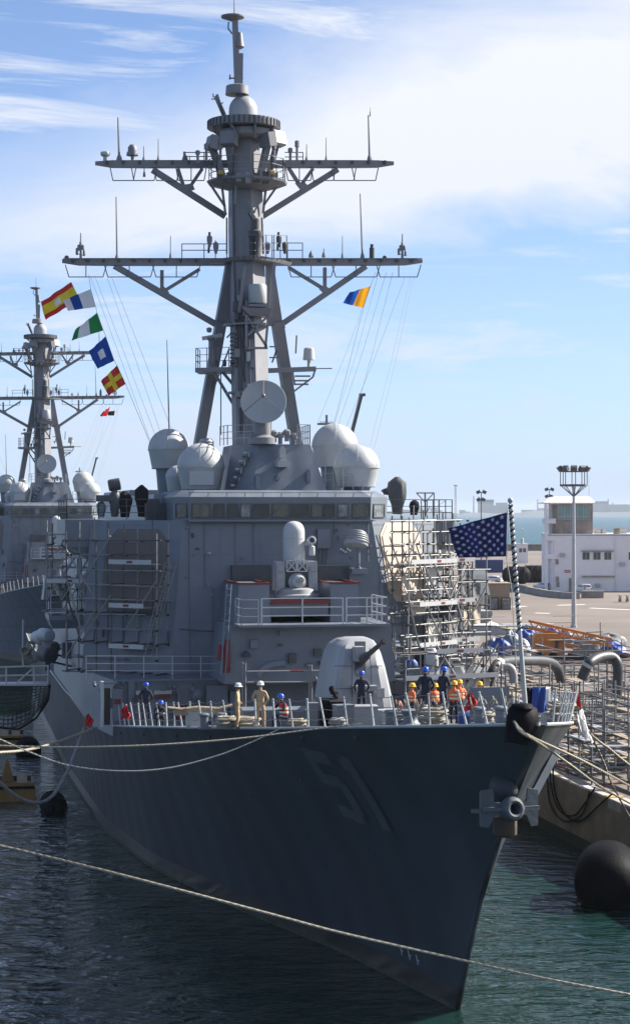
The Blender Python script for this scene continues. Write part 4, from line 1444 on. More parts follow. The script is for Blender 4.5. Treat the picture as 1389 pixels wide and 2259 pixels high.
# life raft canisters and boat gear on the starboard waist
for k, (px, py, s_, r_) in enumerate(((88, 1408, 66, .42), (100, 1402, 64, .42), (112, 1428, 63, .38), (104, 1444, 61.5, .5))):
    a_ = P(px, py, s_)
    mb = MB(); mb.lathe([(.02, -.75), (r_ * .8, -.72), (r_, -.6), (r_, .6), (r_ * .8, .72), (.02, .75)], a_, 14, M=Matrix.Rotation(R(90), 3, 'X') @ Matrix.Rotation(R(18), 3, 'Y'))
    mb.box(a_ - Vector((0, 0, r_ + .2)), (.3, 1.0, .5)); mb.beam(a_ - Vector((0, 0, .4)), a_ + Vector((1.6, .2, -.8)), .12)
    part(mb, 'raft_canister', 'radome_white' if k < 2 else 'dark_grey', None, True)
a_, b_ = P(137, 1418, 57), P(166, 1452, 57)
mb = MB(); mb.box(((a_.x + b_.x) / 2, 57, (a_.z + b_.z) / 2), (b_.x - a_.x, .6, a_.z - b_.z)); part(mb, 'side_locker', 'dark_grey')

# ---- mast -----------------------------------------------------------
def ring(c_, w_, d_):
    """five-sided column section with a ridge forward of its port half"""
    return [(c_[0] + x * w_, c_[1] + y * d_, c_[2]) for x, y in ((-1, -.45), (.10, -.80), (1, .25), (1, .9), (-1, .9))]


mb = MB()
mb.loft([ring((0, 52.6, 18.4), 1.1, 1.2), ring((0, 53.4, 23), 1.05, 1.15), ring((0, 54.4, 29), 1.02, 1.1), ring((0, 55.2, 34), 1.0, 1.05), ring((0, 55.5, 37.4), .95, 1.0)])
mast = part(mb, 'mast', 'mast_grey')
for sd, xt, xb in ((-1, 492, 436), (1, 602, 656)):
    top = P(xt + sd * -3, 600, 56.0)
    mid = P(486 if sd < 0 else 612, 716, 56.6)
    bot = P(xb, 985, 58.6)
    mb = MB(); mb.beam(mid + (mid - bot).normalized() * .2, bot - Vector((0, 0, .4)), .62, .9, up=(0, 1, 0))
    part(mb, 'mast_leg', 'mast_grey', mast)
    mb = MB()
    i0 = P(512 if sd < 0 else 588, 574, 55.6); o0 = P(500 if sd < 0 else 600, 574, 55.6)
    i1 = P(525 if sd < 0 else 590, 718, 56.6); o1 = P(474 if sd < 0 else 622, 718, 56.6)
    q = [i0, o0, o1, i1]
    mb.loft([[p_ + Vector((0, -.3, 0)) for p_ in q], [p_ + Vector((0, .5, 0)) for p_ in q]])
    part(mb, 'leg_gusset', 'mast_grey', mast)
# yards
SU = 56.9
def yard(xl, xr, py, th, name):
    a_, b_ = P(xl, py, SU), P(xr, py, SU)
    b = MB()
    z_ = (a_.z + b_.z) / 2
    h = th / 2
    prof = [(a_.x, .25), (a_.x + 1.0, .9), (a_.x + 3, 1.0), (b_.x - 3, 1.0), (b_.x - 1.0, .9), (b_.x, .25)]
    zz = lambda x: a_.z + (b_.z - a_.z) * (x - a_.x) / (b_.x - a_.x)
    b.loft([[(x, SU - .25 * k, zz(x) - h * k), (x, SU + .25 * k, zz(x) - h * k), (x, SU + .25 * k, zz(x) + h * (.7 + .3 * k) * .99), (x, SU - .25 * k, zz(x) + h * (.7 + .3 * k) * .99)] for x, k in prof])
    return part(b, name, 'mast_grey', mast), z_


yu, zu = yard(210, 868, 362, .42, 'upper_yard')
yl, zl = yard(137, 931, 578, .42, 'lower_yard')


def bars(l, s_, w_, name, m='mast_grey', one=True):
    if one:
        b = MB()
        for x0_, y0_, x1_, y1_ in l: b.beam(P(x0_, y0_, s_), P(x1_, y1_, s_), w_)
        return part(b, name, m, mast)
    for x0_, y0_, x1_, y1_ in l:
        b = MB(); b.beam(P(x0_, y0_, s_), P(x1_, y1_, s_), w_)
        part(b, name, m, mast)


bars([(336, 374, 497, 477), (744, 374, 579, 477), (252, 586, 477, 716), (806, 588, 620, 716)], SU, .34, 'yard_brace', one=False)
bars([(412, 422, 446, 372), (405, 412, 392, 372), (667, 418, 636, 370), (662, 410, 690, 372), (357, 645, 440, 594), (357, 645, 357, 596), (718, 640, 636, 590), (716, 640, 716, 590)], SU, .2, 'brace_strut', one=False)
for pl in ([(398, 408), (412, 424), (430, 418), (424, 404)], [(650, 404), (666, 424), (682, 412), (672, 402)], [(344, 640), (360, 652), (374, 646), (362, 632)], [(703, 638), (716, 650), (730, 640), (716, 628)]):
    mb = MB(); mb.loft([[P(x, y, SU - .2) for x, y in pl], [P(x, y, SU + .2) for x, y in pl]]); part(mb, 'brace_knee', 'mast_grey', mast)


def hang(xa, xb, y0_, y1_, n, sk, name='catwalk_frame'):
    l = [(xa + sk, y1_, xb - sk, y1_)]
    for k in range(n + 1):
        x = xa + (xb - xa) * k / n
        xq = xa + sk + (xb - xa - 2 * sk) * k / n
        l.append((x, y0_, xq, y1_))
    bars(l, SU - .3, .055, name)


hang(243, 300, 370, 398, 1, 6); hang(290, 345, 370, 398, 1, 5); hang(340, 395, 370, 398, 1, 5); hang(388, 455, 370, 398, 2, 5)
hang(630, 690, 370, 398, 2, 5); hang(686, 740, 370, 398, 1, 5); hang(732, 785, 370, 398, 1, 5); hang(776, 834, 370, 398, 1, 6)
for xa, xb, n in ((144, 235, 2), (230, 340, 2), (336, 442, 2), (634, 738, 2), (732, 838, 2), (830, 928, 2)): hang(xa, xb, 584, 611, n, 8)
# handrail above the lower yard
mb = MB()
for xa, xb in ((140, 440), (634, 930)):
    n = 12
    for k in range(n + 1):
        x = xa + (xb - xa) * k / n
        mb.beam(P(x, 576, SU - .25), P(x, 570, SU - .35), .04)
    mb.beam(P(xa, 570, SU - .35), P(xb, 570, SU - .35), .045)
part(mb, 'yard_step_rail', 'mast_grey', mast)
for l in ([(405, 345, 490, 345), (405, 356, 405, 334), (418, 345, 418, 356), (450, 336, 450, 358), (405, 336, 470, 336)], [(628, 336, 668, 336), (668, 336, 668, 356), (640, 336, 640, 356), (628, 346, 668, 346)],
          [(401, 538, 500, 538), (401, 538, 401, 572), (401, 552, 500, 552), (450, 538, 450, 572), (475, 530, 475, 572), (500, 535, 500, 572)], [(600, 536, 667, 536), (667, 536, 667, 572), (600, 552, 667, 552), (634, 536, 634, 572)]):
    bars(l, SU - .3, .05, 'yard_railing')
# aerials on the yards
def whip(px, y0_, y1_, s_=SU, r_=.06, name='whip_antenna', dx=0, m='mast_grey'):
    b = MB(); b.tube([P(px, y0_, s_), P(px + dx * .3, y0_ + (y1_ - y0_) * .3, s_), P(px + dx, y1_, s_)], [r_, r_ * .8, r_ * .5], 6)
    b.lathe([(r_ * 2, 0), (r_ * 2, .1), (r_ * 1.2, .3)], P(px, y0_, s_) - Vector((0, 0, .05)), 8)
    return part(b, name, m, mast, True)


whip(258, 572, 434, r_=.065, dx=-2); whip(799, 568, 427, r_=.065, dx=-5); whip(263, 352, 259, r_=.085, dx=-3); whip(815, 352, 254, r_=.08, dx=-3)
whip(349, 354, 306, r_=.04); whip(719, 354, 303, r_=.04); whip(676, 355, 318, r_=.05); whip(376, 568, 520, r_=.04); whip(755, 568, 520, r_=.04); whip(317, 356, 322, r_=.05); whip(318, 388, 358, r_=.04)
whip(714, 566, 548, r_=.06); whip(686, 566, 553, r_=.08); whip(816, 254, 236, r_=.02); whip(408, 352, 334, r_=.09)
for px, py, pf in ((232, 354, [(.12, -.3), (.12, .22), (.25, .28), (.29, .38), (.26, .5), (.05, .54)]), (292, 352, [(.08, -.1), (.1, .22), (.36, .24), (.33, .45), (.27, .46), (.27, .7), (.17, .86), (.02, .92)])):
    mb = MB(); mb.lathe(pf, P(px, py, SU), 18); part(mb, 'yard_aerial', 'radome_white' if px < 250 else 'mast_grey', mast, True)
for px in (178, 887):
    b0_ = P(px, 572, SU)
    mb = MB(); mb.tube([b0_, b0_ + Vector((0, 0, 1.55))], [.09, .03], 6)
    for dx, dz, h_ in ((-.22, .25, .35), (.2, .2, .3), (0, .75, .25), (-.12, .5, .3), (.14, .55, .25)):
        mb.lathe([(.07, 0), (.08, .05), (.08, h_), (.04, h_ + .06)], b0_ + Vector((dx, 0, dz)), 8); mb.beam(b0_ + Vector((dx, 0, dz + .05)), b0_ + Vector((0, 0, dz + .05)), .04)
    part(mb, 'antenna_cluster', 'mast_grey', mast, True)
for px, py, h_, w_ in ((820, 572, 34, 12), (147, 572, 8, 10), (848, 572, 8, 10)):
    a_ = P(px, py, SU); k = 37.6
    mb = MB(); mb.lathe([(w_ / k / 2, 0), (w_ / k / 2, h_ / k * .75), (w_ / k / 3, h_ / k * .8), (w_ / k / 3, h_ / k)], a_, 10); part(mb, 'yard_lamp', 'dark_grey', mast, True)
# lower-yard working platform
mb = MB()
pc = P(560, 570, 54.6)
mb.frustum([P(x, 0, s_)[:2] for x, s_ in ((505, 54.6), (560, 53.2), (606, 54.4), (640, 56), (455, 56))], pc.z - .2, [P(x, 0, s_)[:2] for x, s_ in ((500, 54.5), (562, 53.0), (610, 54.4), (645, 56), (450, 56))], pc.z)
part(mb, 'yard_platform', 'mast_grey', mast)
mb = MB()
for xa, sa, xb, sb in ((531, 53.7, 560, 53.1), (560, 53.1, 600, 53.9), (604, 54.2, 632, 55)):
    rail(mb, [P(xa, 570, sa), P(xb, 570, sb)], 1.35, .55)
part(mb, 'railing', 'mast_grey', mast)
mb = MB()
c = P(563, 545, 53.5); mb.lathe([(.3, -.6), (.34, -.2), (.34, .5), (.4, .6), (.4, .9), (.25, 1.0), (.25, 1.6), (.1, 1.7)], c, 12); mb.beam(c + Vector((0, 0, 1.5)), c + Vector((-.35, -.1, 2.0)), .22); part(mb, 'optical_director', 'dark_grey', mast, True)
bars([(460, 558, 462, 512), (612, 552, 614, 512)], SU - .3, .12, 'flood_lamp', 'dark_grey', False)
# radar drum on its bracket below the lower yard
c = P(568, 660, 53.4)
mb = MB(); mb.lathe([(.5, -.25), (.53, -.2), (.53, .75), (.47, .84), (.02, .86)], c, 22); rd = part(mb, 'radar_drum', 'pale_grey', mast, True)
mb = MB(); mb.box(c + Vector((0, .1, -.4)), (1.15, 1.1, .16)); mb.box(c + Vector((-.7, .2, -.7)), (.35, .5, .6)); mb.frustum([(c.x - .5, c.y - .3), (c.x + .6, c.y - .3), (c.x + .6, c.y + .8), (c.x - .5, c.y + .8)], c.z - 1.0, [(c.x - 1, c.y - .5), (c.x + .75, c.y - .5), (c.x + .75, c.y + .8), (c.x - 1, c.y + .8)], c.z - .55)
part(mb, 'drum_platform', 'mast_grey', mast)
bars([(543, 695, 543, 768), (592, 695, 585, 768), (545, 700, 588, 765), (590, 698, 546, 740), (540, 768, 590, 768)], 53.1, .13, 'bracket_truss')
bars([(540, 588, 527, 690), (604, 580, 597, 700)], 53.6, .2, 'front_strut', one=False)
# starboard platform with rails and the navigation radar
zpl = P(490, 812, 55).z
mb = MB(); mb.prism([P(x, 0, s_)[:2] for x, s_ in ((430, 55.2), (556, 53.4), (556, 56), (440, 57))], zpl - .25, zpl)
part(mb, 'radar_platform', 'mast_grey', mast)
mb = MB(); rail(mb, [(*P(432, 0, 55.3)[:2], zpl), (*P(554, 0, 53.5)[:2], zpl)], 1.15, .75); rail(mb, [(*P(432, 0, 55.3)[:2], zpl), (*P(441, 0, 56.8)[:2], zpl)], 1.15, .8); part(mb, 'railing', 'mast_grey', mast)
mb = MB()
for k in range(4):
    c = P(478 + k * 17, 803, 54.5 - k * .25); mb = MB(); mb.lathe([(.1, -.15), (.12, 0), (.12, .18), (.05, .24)], c, 8)
    part(mb, 'platform_lamp', 'dark_grey', mast, True)
mb = MB(); mb.beam(P(446, 747, 55), P(490, 739, 55), .2, .22); part(mb, 'navigation_radar', 'pale_grey', mast)
mb = MB(); c = P(465, 745, 55); mb.lathe([(.14, -1.9), (.14, -.2), (.25, -.1), (.25, 0), (.1, .05)], c, 10); mb.lathe([(.1, .2), (.16, .3), (.16, .45), (.05, .5)], c + Vector((-.1, 0, .1)), 8); part(mb, 'radar_post', 'mast_grey', mast, True)
bars([(470, 818, 522, 905), (486, 815, 525, 862)], 55, .16, 'platform_strut', one=False)
bars([(487, 960, 487, 820)], 55.2, .06, 'halyard_pole')
mb = MB()
for k in range(9):
    c = P(514, 735 + k * 9, 53.4); mb.box(c, (.34, .3, .1)); mb.box(c + Vector((.2, 0, 0)), (.06, .3, .2))
part(mb, 'insulator_stack', 'dark_grey', mast)
# port outrigger with a small radome
mb = MB(); mb.beam(P(588, 818, 56), P(696, 814, 56), .28, .28); mb.beam(P(640, 814, 56), P(732, 813, 56), .06); ot = part(mb, 'outrigger', 'mast_grey', mast)
mb = MB(); mb.lathe([(.1, -.45), (.1, 0), (.36, .02), (.30, .68), (.22, .75), (.02, .77)], P(681, 795, 56), 20); part(mb, 'outrigger_radome', 'radome_white', mast, True)
bars([(694, 818, 690, 832), (690, 832, 645, 866), (645, 820, 650, 850), (650, 848, 680, 848), (648, 840, 682, 840), (650, 830, 684, 830)], 56, .1, 'outrigger_strut')
bars([(594, 765, 610, 765), (594, 789, 612, 789), (652, 780, 654, 740)], 56.5, .08, 'leg_rung')
# mast head: round platform, equipment drum, sloped array boxes, ring, dome, pole
zm = P(546, 402, 55.4).z
mb = MB(); mb.lathe([(1.0, -.5), (2.35, -.12), (2.4, 0), (.5, .02)], (0, 55.4, zm), 12); part(mb, 'head_platform', 'mast_grey', mast)
mb = MB()
for k in range(12):
    a, a2 = k * math.pi / 6, (k + 1) * math.pi / 6
    rail(mb, [(2.25 * math.cos(a), 55.4 + 2.25 * math.sin(a), zm), (2.25 * math.cos(a2), 55.4 + 2.25 * math.sin(a2), zm)], 1.25, 1.4)
part(mb, 'railing', 'mast_grey', mast)
mb = MB(); mb.loft([ring((0, 55.5, zm), .95, 1.0), ring((0, 55.5, zm + 2.9), .8, .9)]); part(mb, 'head_column', 'mast_grey', mast)
mb = MB(); mb.lathe([(1.3, 0), (1.55, .12), (1.55, .5), (1.2, .6)], (0, 55.4, zm + 2.5), 16); part(mb, 'head_drum', 'mast_grey', mast)
for px, py, a, m in ((505, 306, -35, 'mast_grey'), (611, 306, 38, 'pale_grey'), (470, 316, -80, 'mast_grey'), (590, 308, 120, 'mast_grey')):
    c = P(px, py, 54.3 if m == 'mast_grey' and px > 480 else 54.8)
    T = Matrix.Rotation(R(a), 3, 'Z') @ Matrix.Rotation(R(-12), 3, 'X')
    mb = MB(); mb.box(c, (.95, .55, .82), M=T); mb.box(c + T @ Vector((0, -.29, 0)), (.86, .05, .74), M=T); part(mb, 'sloped_array', m, mast)
    mb = MB(); mb.beam(c + Vector((0, .2, -.3)), (c.x * .7, 55.2, zm + .2), .34); part(mb, 'array_support', 'mast_grey', mast)
zr = P(546, 285, 55.4).z
mb = MB(); mb.lathe([(2.02, 0), (2.1, 0), (2.1, .45), (2.02, .45)], (-.2, 55.4, zr), 40)
mb.lathe([(.6, .02), (2.02, .02), (2.02, .08), (.6, .08)], (-.2, 55.4, zr), 40)
ringo = part(mb, 'ring_aerial', 'mast_grey', mast)
for k in range(44):
    a = 2 * math.pi * k / 44
    mb = MB() if k == 0 else mb
    mb.box((-.2 + 2.125 * math.cos(a), 55.4 + 2.125 * math.sin(a), zr + .225), (.05, .11, .4), rz=a)
part(mb, 'ring_slats', 'dark_grey', mast)
for k in range(8):
    a = 2 * math.pi * k / 8 + .2
    mb = MB(); mb.beam((-.2 + 1.9 * math.cos(a), 55.4 + 1.9 * math.sin(a), zr), (1.3 * math.cos(a), 55.4 + 1.3 * math.sin(a), zr - .7), .12); part(mb, 'ring_stay', 'mast_grey', mast)
dcx = P(536, 268, 55.4)
mb = MB(); r_ = .84; mb.lathe([(r_ * .97, -.3), (r_, 0), (r_, .65)] + [(r_ * math.cos(R(a)), .65 + .88 * math.sin(R(a))) for a in range(10, 90, 10)] + [(.01, 1.53)], dcx, 28); part(mb, 'head_dome', 'gun_grey', mast, True, 50)
c = P(523, 209, 55.4)
mb = MB(); mb.lathe([(.3, -.02), (.7, 0), (.66, .5), (.55, .56), (.02, .58)], c, 24); mb.box(c + Vector((.25, 0, -.3)), (.5, .5, .6)); part(mb, 'head_disc', 'mast_grey', mast, True)
top, tb = P(518, 44, 55.4), P(523, 190, 55.4)
mb = MB(); mb.beam(tb, top, .3, .36); mb.beam(P(528, 175, 55.4), P(530, 118, 55.4), .16); mb.frustum([(tb.x - .15, 55.2), (tb.x + .3, 55.2), (tb.x + .3, 55.6), (tb.x - .15, 55.6)], tb.z, [(P(531, 120, 55.4).x - .3, 55.25), (P(531, 120, 55.4).x + .12, 55.25), (P(531, 120, 55.4).x + .12, 55.55), (P(531, 120, 55.4).x - .3, 55.55)], P(531, 118, 55.4).z); part(mb, 'head_pole', 'mast_grey', mast)
mb = MB(); mb.lathe([(.16, -.12), (.32, 0), (.30, .12), (.2, .82), (.05, .86)], P(527, 103, 55.4), 18); part(mb, 'cone_aerial', 'mast_grey', mast, True)
mb = MB(); mb.lathe([(.08, -.2), (.3, -.12), (.68, .02), (.69, .1), (.5, .16), (.05, .18)], P(513, 39, 55.4), 28); part(mb, 'top_disc', 'mast_grey', mast, True)
mb = MB(); mb.tube([P(517, 40, 55.4), P(516, -14, 55.4)], [.05, .02], 6); part(mb, 'lightning_rod', 'mast_grey', mast)
bars([(504, 48, 503, 62), (503, 62, 512, 74), (507, 175, 507, 164), (533, 175, 533, 164), (505, 172, 536, 172)], 55.3, .08, 'pole_bracket', one=False)
bars([(474, 212, 497, 266), (478, 208, 496, 262)], 55.6, .14, 'tilted_boom'); bars([(487, 228, 502, 262), (484, 230, 492, 226), (466, 218, 478, 218), (470, 214, 470, 206)], 55.6, .06, 'boom_strut')
bars([(489, 408, 497, 470), (587, 408, 580, 470), (461, 402, 496, 455), (618, 400, 582, 452)], 55.2, .13, 'platform_strut', one=False)
bars([(520, 404, 518, 450)], 54.2, .12, 'cable_trunk')
for px in (487, 600):
    mb = MB(); c = P(px, 380, 53.4); mb.lathe([(.06, -.15), (.12, -.12), (.12, .12), (.06, .15)], c, 8, M=Matrix.Rotation(R(90), 3, 'Y')); part(mb, 'brass_lamp', 'brass', mast, True)
mb = MB()
rr = random.Random(4)
for x0_, y0_, x1_, y1_, s1 in ((200, 611, 330, 970, 52), (210, 611, 345, 968, 52), (236, 611, 355, 958, 53), (246, 611, 380, 952, 53), (828, 600, 700, 935, 52), (834, 605, 735, 942, 52), (852, 600, 745, 940, 53), (866, 600, 770, 960, 53), (893, 611, 760, 950, 53), (905, 611, 815, 985, 51), (912, 611, 825, 990, 51)):
    mb = MB(); mb.tube([P(x0_, y0_, SU), P((x0_ + x1_) / 2 + 2, (y0_ + y1_) / 2 + 4, (SU + s1) / 2), P(x1_, y1_, s1)], .011, 4)
    part(mb, 'halyard', 'wire', mast)

# ---- cables, ladders and boxes crowding the mast
rr = random.Random(12)
def col_pt(z_, x_): 
    """point just off the dark forward face of the column at height z_, x_ in -1..0"""
    c_ = interp(z_, [(18.4, 52.6), (23, 53.4), (29, 54.4), (34, 55.2), (37.4, 55.5)])
    w_ = interp(z_, [(18.4, 1.1), (23, 1.05), (29, 1.02), (34, 1.0), (37.4, .95)])
    d_ = interp(z_, [(18.4, 1.2), (23, 1.15), (29, 1.1), (34, 1.05), (37.4, 1.0)])
    return Vector((x_ * w_, c_ + d_ * (-.80 + .35 * (.1 - x_) / 1.1) - .05, z_))


for x_, z0_, z1_ in ((-.8, 22, 30), (-.66, 22, 31), (-.52, 25, 29.5), (-.9, 28, 37), (.0, 21.5, 25)):
    mb = MB(); mb.tube([col_pt(z0_ + (z1_ - z0_) * i / 10, x_ + rr.uniform(-.02, .02)) for i in range(11)], .045, 5); part(mb, 'mast_cable', 'dark_grey', mast, True)
mb = MB()
for x_ in (-.42, -.22): mb.tube([col_pt(22 + 8 * i / 10, x_) - Vector((0, .12, 0)) for i in range(11)], .028, 5)
for i in range(25): mb.beam(col_pt(22.2 + i * .32, -.42) - Vector((0, .12, 0)), col_pt(22.2 + i * .32, -.22) - Vector((0, .12, 0)), .03)
part(mb, 'mast_ladder', 'mast_grey', mast)
for k in range(16):
    z_ = rr.uniform(23, 30); x_ = rr.choice((-.9, -.75, -.3, -.1))
    mb = MB(); c_ = col_pt(z_, x_); mb.box(c_ - Vector((0, .1, 0)), (rr.uniform(.15, .4), .25, rr.uniform(.2, .6))); part(mb, 'mast_box', rr.choice(('mast_grey', 'dark_grey', 'pale_grey')), mast)
for py, w_ in ((720, 1.5), (870, 1.4)):
    z_ = P(546, py, 55).z
    c_ = interp(z_, [(18.4, 52.6), (37.4, 55.5)])
    mb = MB(); mb.prism([(-w_, c_ - .3), (-.2, c_ - 1.25), (.7, c_ - 1.1), (w_ * .7, c_ + .2), (w_ * .7, c_ + .8), (-w_, c_ + .8)], z_ - .06, z_ + .04); part(mb, 'mast_collar', 'mast_grey', mast)
for l, s_ in (([(495, 700, 545, 745), (545, 700, 500, 745)], 54.6), ([(605, 705, 640, 810), (628, 720, 600, 800)], 57), ([(470, 820, 455, 905), (505, 770, 470, 860)], 57), ([(500, 480, 500, 560), (577, 480, 580, 560)], 54.8), ([(560, 470, 548, 445), (572, 440, 560, 470)], 54.0)):
    bars(l, s_, .09, 'lattice_brace', one=False)
for px, py in ((462, 530), (476, 545), (615, 530), (628, 545), (540, 540), (590, 545), (520, 555)):
    c_ = P(px, py + 15, 54.6); mb = MB(); mb.lathe([(.07, 0), (.09, .1), (.16, .35), (.16, .6), (.06, .7)], c_, 8); part(mb, 'yard_fitting', rr.choice(('dark_grey', 'mast_grey')), mast, True)
for px in range(160, 930, 34):
    if 450 < px < 630: continue
    c_ = P(px, 574, SU - .2); mb = MB(); mb.box(c_, (.16, .3, .22)); mb.beam(c_, c_ + Vector((.3, 0, .06)), .04); part(mb, 'yard_clamp', 'dark_grey', mast)
for px in range(236, 860, 36):
    if 450 < px < 640: continue
    c_ = P(px, 358, SU - .2); mb = MB(); mb.box(c_, (.14, .3, .2)); part(mb, 'yard_clamp', 'dark_grey', mast)
for px, py, h_ in ((436, 352, .5), (455, 348, .8), (640, 350, .6), (655, 345, .9), (486, 352, 1.0), (604, 352, 1.0)):
    c_ = P(px, py, 54.4); mb = MB(); mb.lathe([(.08, -.2), (.08, h_ * .6), (.14, h_ * .62), (.14, h_), (.05, h_ + .05)], c_, 8); part(mb, 'head_fitting', 'mast_grey', mast, True)
for k in range(7):
    c_ = P(486 + k * 20, 392, 53.3 + abs(k - 3) * .22); mb = MB(); mb.box(c_, (.32, .3, rr.uniform(.3, .7))); part(mb, 'head_locker', rr.choice(('mast_grey', 'dark_grey')), mast)

# ------------------------------------------------------------------ second destroyer, astern and outboard
PH = R(14.7)
S2 = copy_tree(SHIP)
S2.location = (-35.4 + math.sin(PH) * 55.4, 247 - math.cos(PH) * 55.4, 0)
S2.rotation_euler = (0, 0, PH)
for o_ in bpy.data.objects:                      # her hull gets the lighter grey copy, brighter light put into its colour
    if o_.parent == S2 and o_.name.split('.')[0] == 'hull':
        o_.data = o_.data.copy(); o_.data.materials[0] = MAT['hull_grey_lit']
S2['label'] = 'smaller-looking grey destroyer lying farther off at the left, behind the first'
for o_ in [x for x in bpy.data.objects if x.parent and x.parent.parent == S2 and x.name.split('.')[0] in ('hull_number', 'number_shadow')]:
    bpy.data.objects.remove(o_)


# ------------------------------------------------------------------ loose cloth, ropes
def rope(name, label, pts, r, m='rope_cream', sag=0.0, group=None, n=28, cat='rope'):
    """rope through world points; sag is the drop at mid-span of each leg"""
    pts = [Vector(p) for p in pts]
    if len(pts) > 3:                                  # round the run of the rope through its points
        fine = []
        for i in range(len(pts) - 1):
            a, b_, c_, d_ = pts[max(i - 1, 0)], pts[i], pts[i + 1], pts[min(i + 2, len(pts) - 1)]
            for q in range(6):
                u = q / 6
                fine.append(.5 * ((2 * b_) + (c_ - a) * u + (2 * a - 5 * b_ + 4 * c_ - d_) * u * u + (3 * b_ - a - 3 * c_ + d_) * u ** 3))
        pts, n = fine + [pts[-1]], 2
    out = []
    for p, q in zip(pts, pts[1:]):
        for i in range(n):
            u = i / n
            out.append(p.lerp(q, u) - Vector((0, 0, 4 * sag * u * (1 - u))))
    out.append(pts[-1])
    b = MB()
    # three-strand lay: strands wound round the run of the rope
    lay = []
    for k in range(3):
        b.tube([c_ for c_ in out], r * .8, 6) if k == 0 else None
    L_ = sum((q - p).length for p, q in zip(out, out[1:]))
    m_ = int(min(900, L_ / (r * 2.2)))
    acc, seg, dacc = [], 0, 0.0
    cum = [0.0]
    for p, q in zip(out, out[1:]): cum.append(cum[-1] + (q - p).length)
    j = 0
    cent = []
    for i in range(m_ + 1):
        d = L_ * i / m_
        while j < len(cum) - 2 and cum[j + 1] < d: j += 1
        u = (d - cum[j]) / max(1e-6, cum[j + 1] - cum[j])
        cent.append((out[j].lerp(out[j + 1], u), (out[j + 1] - out[j]).normalized()))
    for k in range(3):
        st = []
        for i, (c_, d_) in enumerate(cent):
            x = d_.cross(Vector((0, 0, 1)))
            x = x.normalized() if x.length > 1e-3 else Vector((1, 0, 0))
            y = d_.cross(x)
            a = i * .9 + k * 2.0944
            st.append(c_ + (x * math.cos(a) + y * math.sin(a)) * r * .5)
        b.tube(st, r * .55, 4)
    o = b.build(name, m, None, True, 80, recalc=False)
    return tag(o, label, cat, group)


def cat_pts(l, Y0, Y1):
    """photo polyline with depth running from Y0 to Y1"""
    n = len(l) - 1
    return [W(x, y, Y0 + (Y1 - Y0) * i / n) for i, (x, y) in enumerate(l)]


g_ = 'mooring lines of the near destroyer'
rope('mooring_line', 'cream rope crossing the foreground below the bow from edge to edge', cat_pts([(-120, 1838), (0, 1866), (200, 1914), (420, 1971), (620, 2024), (760, 2061), (1030, 2122), (1200, 2160), (1389, 2196), (1500, 2218)], 47, 45), .037, group=g_, n=10)
rope('mooring_line', 'thick pale rope from the starboard deck edge down to the left edge', cat_pts([(-90, 1664), (0, 1661), (60, 1655), (120, 1640), (213, 1606)], 82, 96), .07, group=g_, n=8)
rope('mooring_line', 'thin cream rope running level along the upper hull to the forecastle', cat_pts([(-100, 1644), (0, 1646), (140, 1649), (330, 1645), (520, 1631), (680, 1611), (800, 1597)], 64, 65.2), .036, group=g_, n=10)
rope('mooring_line', 'dull rope sagging across the hull below the two khaki men', cat_pts([(-60, 1608), (0, 1632), (60, 1658), (150, 1689), (260, 1702), (370, 1696), (480, 1668), (560, 1636), (618, 1608)], 68, 70), .034, 'rope_grey', group=g_, n=10)
rope('water_hose', 'grey hose hanging in a deep loop beside the starboard hull', cat_pts([(-40, 1690), (0, 1728), (40, 1760), (80, 1772), (115, 1757), (150, 1700), (170, 1650), (186, 1608)], 92, 98), .10, 'rope_grey', n=8, cat='hose')
hd = P(1133, 1592, .0)
a_ = L2W(hd)
rope('mooring_line', 'upper of two cream ropes led from the black hood to the right', [a_, W(1150, 1612, 57), W(1182, 1632, 57.5), W(1290, 1682, 62), W(1420, 1752, 68)], .045, group=g_)
rope('mooring_line', 'lower of two cream ropes led from the black hood to the right', [a_ + Vector((.04, -.06, -.06)), W(1148, 1616, 56.8), W(1183, 1637, 57.3), W(1260, 1690, 62), W(1330, 1740, 66), W(1420, 1790, 70)], .042, group=g_)
rope('mooring_line', 'rope from the port bow running down to the right edge, uppermost', [W(1288, 1606, 66), W(1340, 1650, 69), W(1430, 1716, 74)], .05, group=g_, sag=.06)
rope('mooring_line', 'rope from the port bow dropping steeply towards the quay edge', [W(1300, 1616, 66), W(1330, 1680, 72), W(1352, 1735, 78), W(1420, 1860, 84)], .045, group=g_, sag=.05)
# rag tied on the port bow lines
mb = MB()
rr = random.Random(2)
g = []
for i in range(9):
    u = i / 8
    row = []
    for j in range(6):
        v = j / 5
        row.append(W(1270 + u * 22 + v * 16 + rr.uniform(-2, 2), 1572 + u * 62 + 8 * math.sin(v * 6 + u * 3), 65.5 + .12 * math.sin(v * 9 + u * 5)))
    g.append(row)
mb.sheet(g)
tag(mb.build('white_rag', 'flag_white', None, True, 80), 'white rag tied on the ropes at the port bow', 'rag')


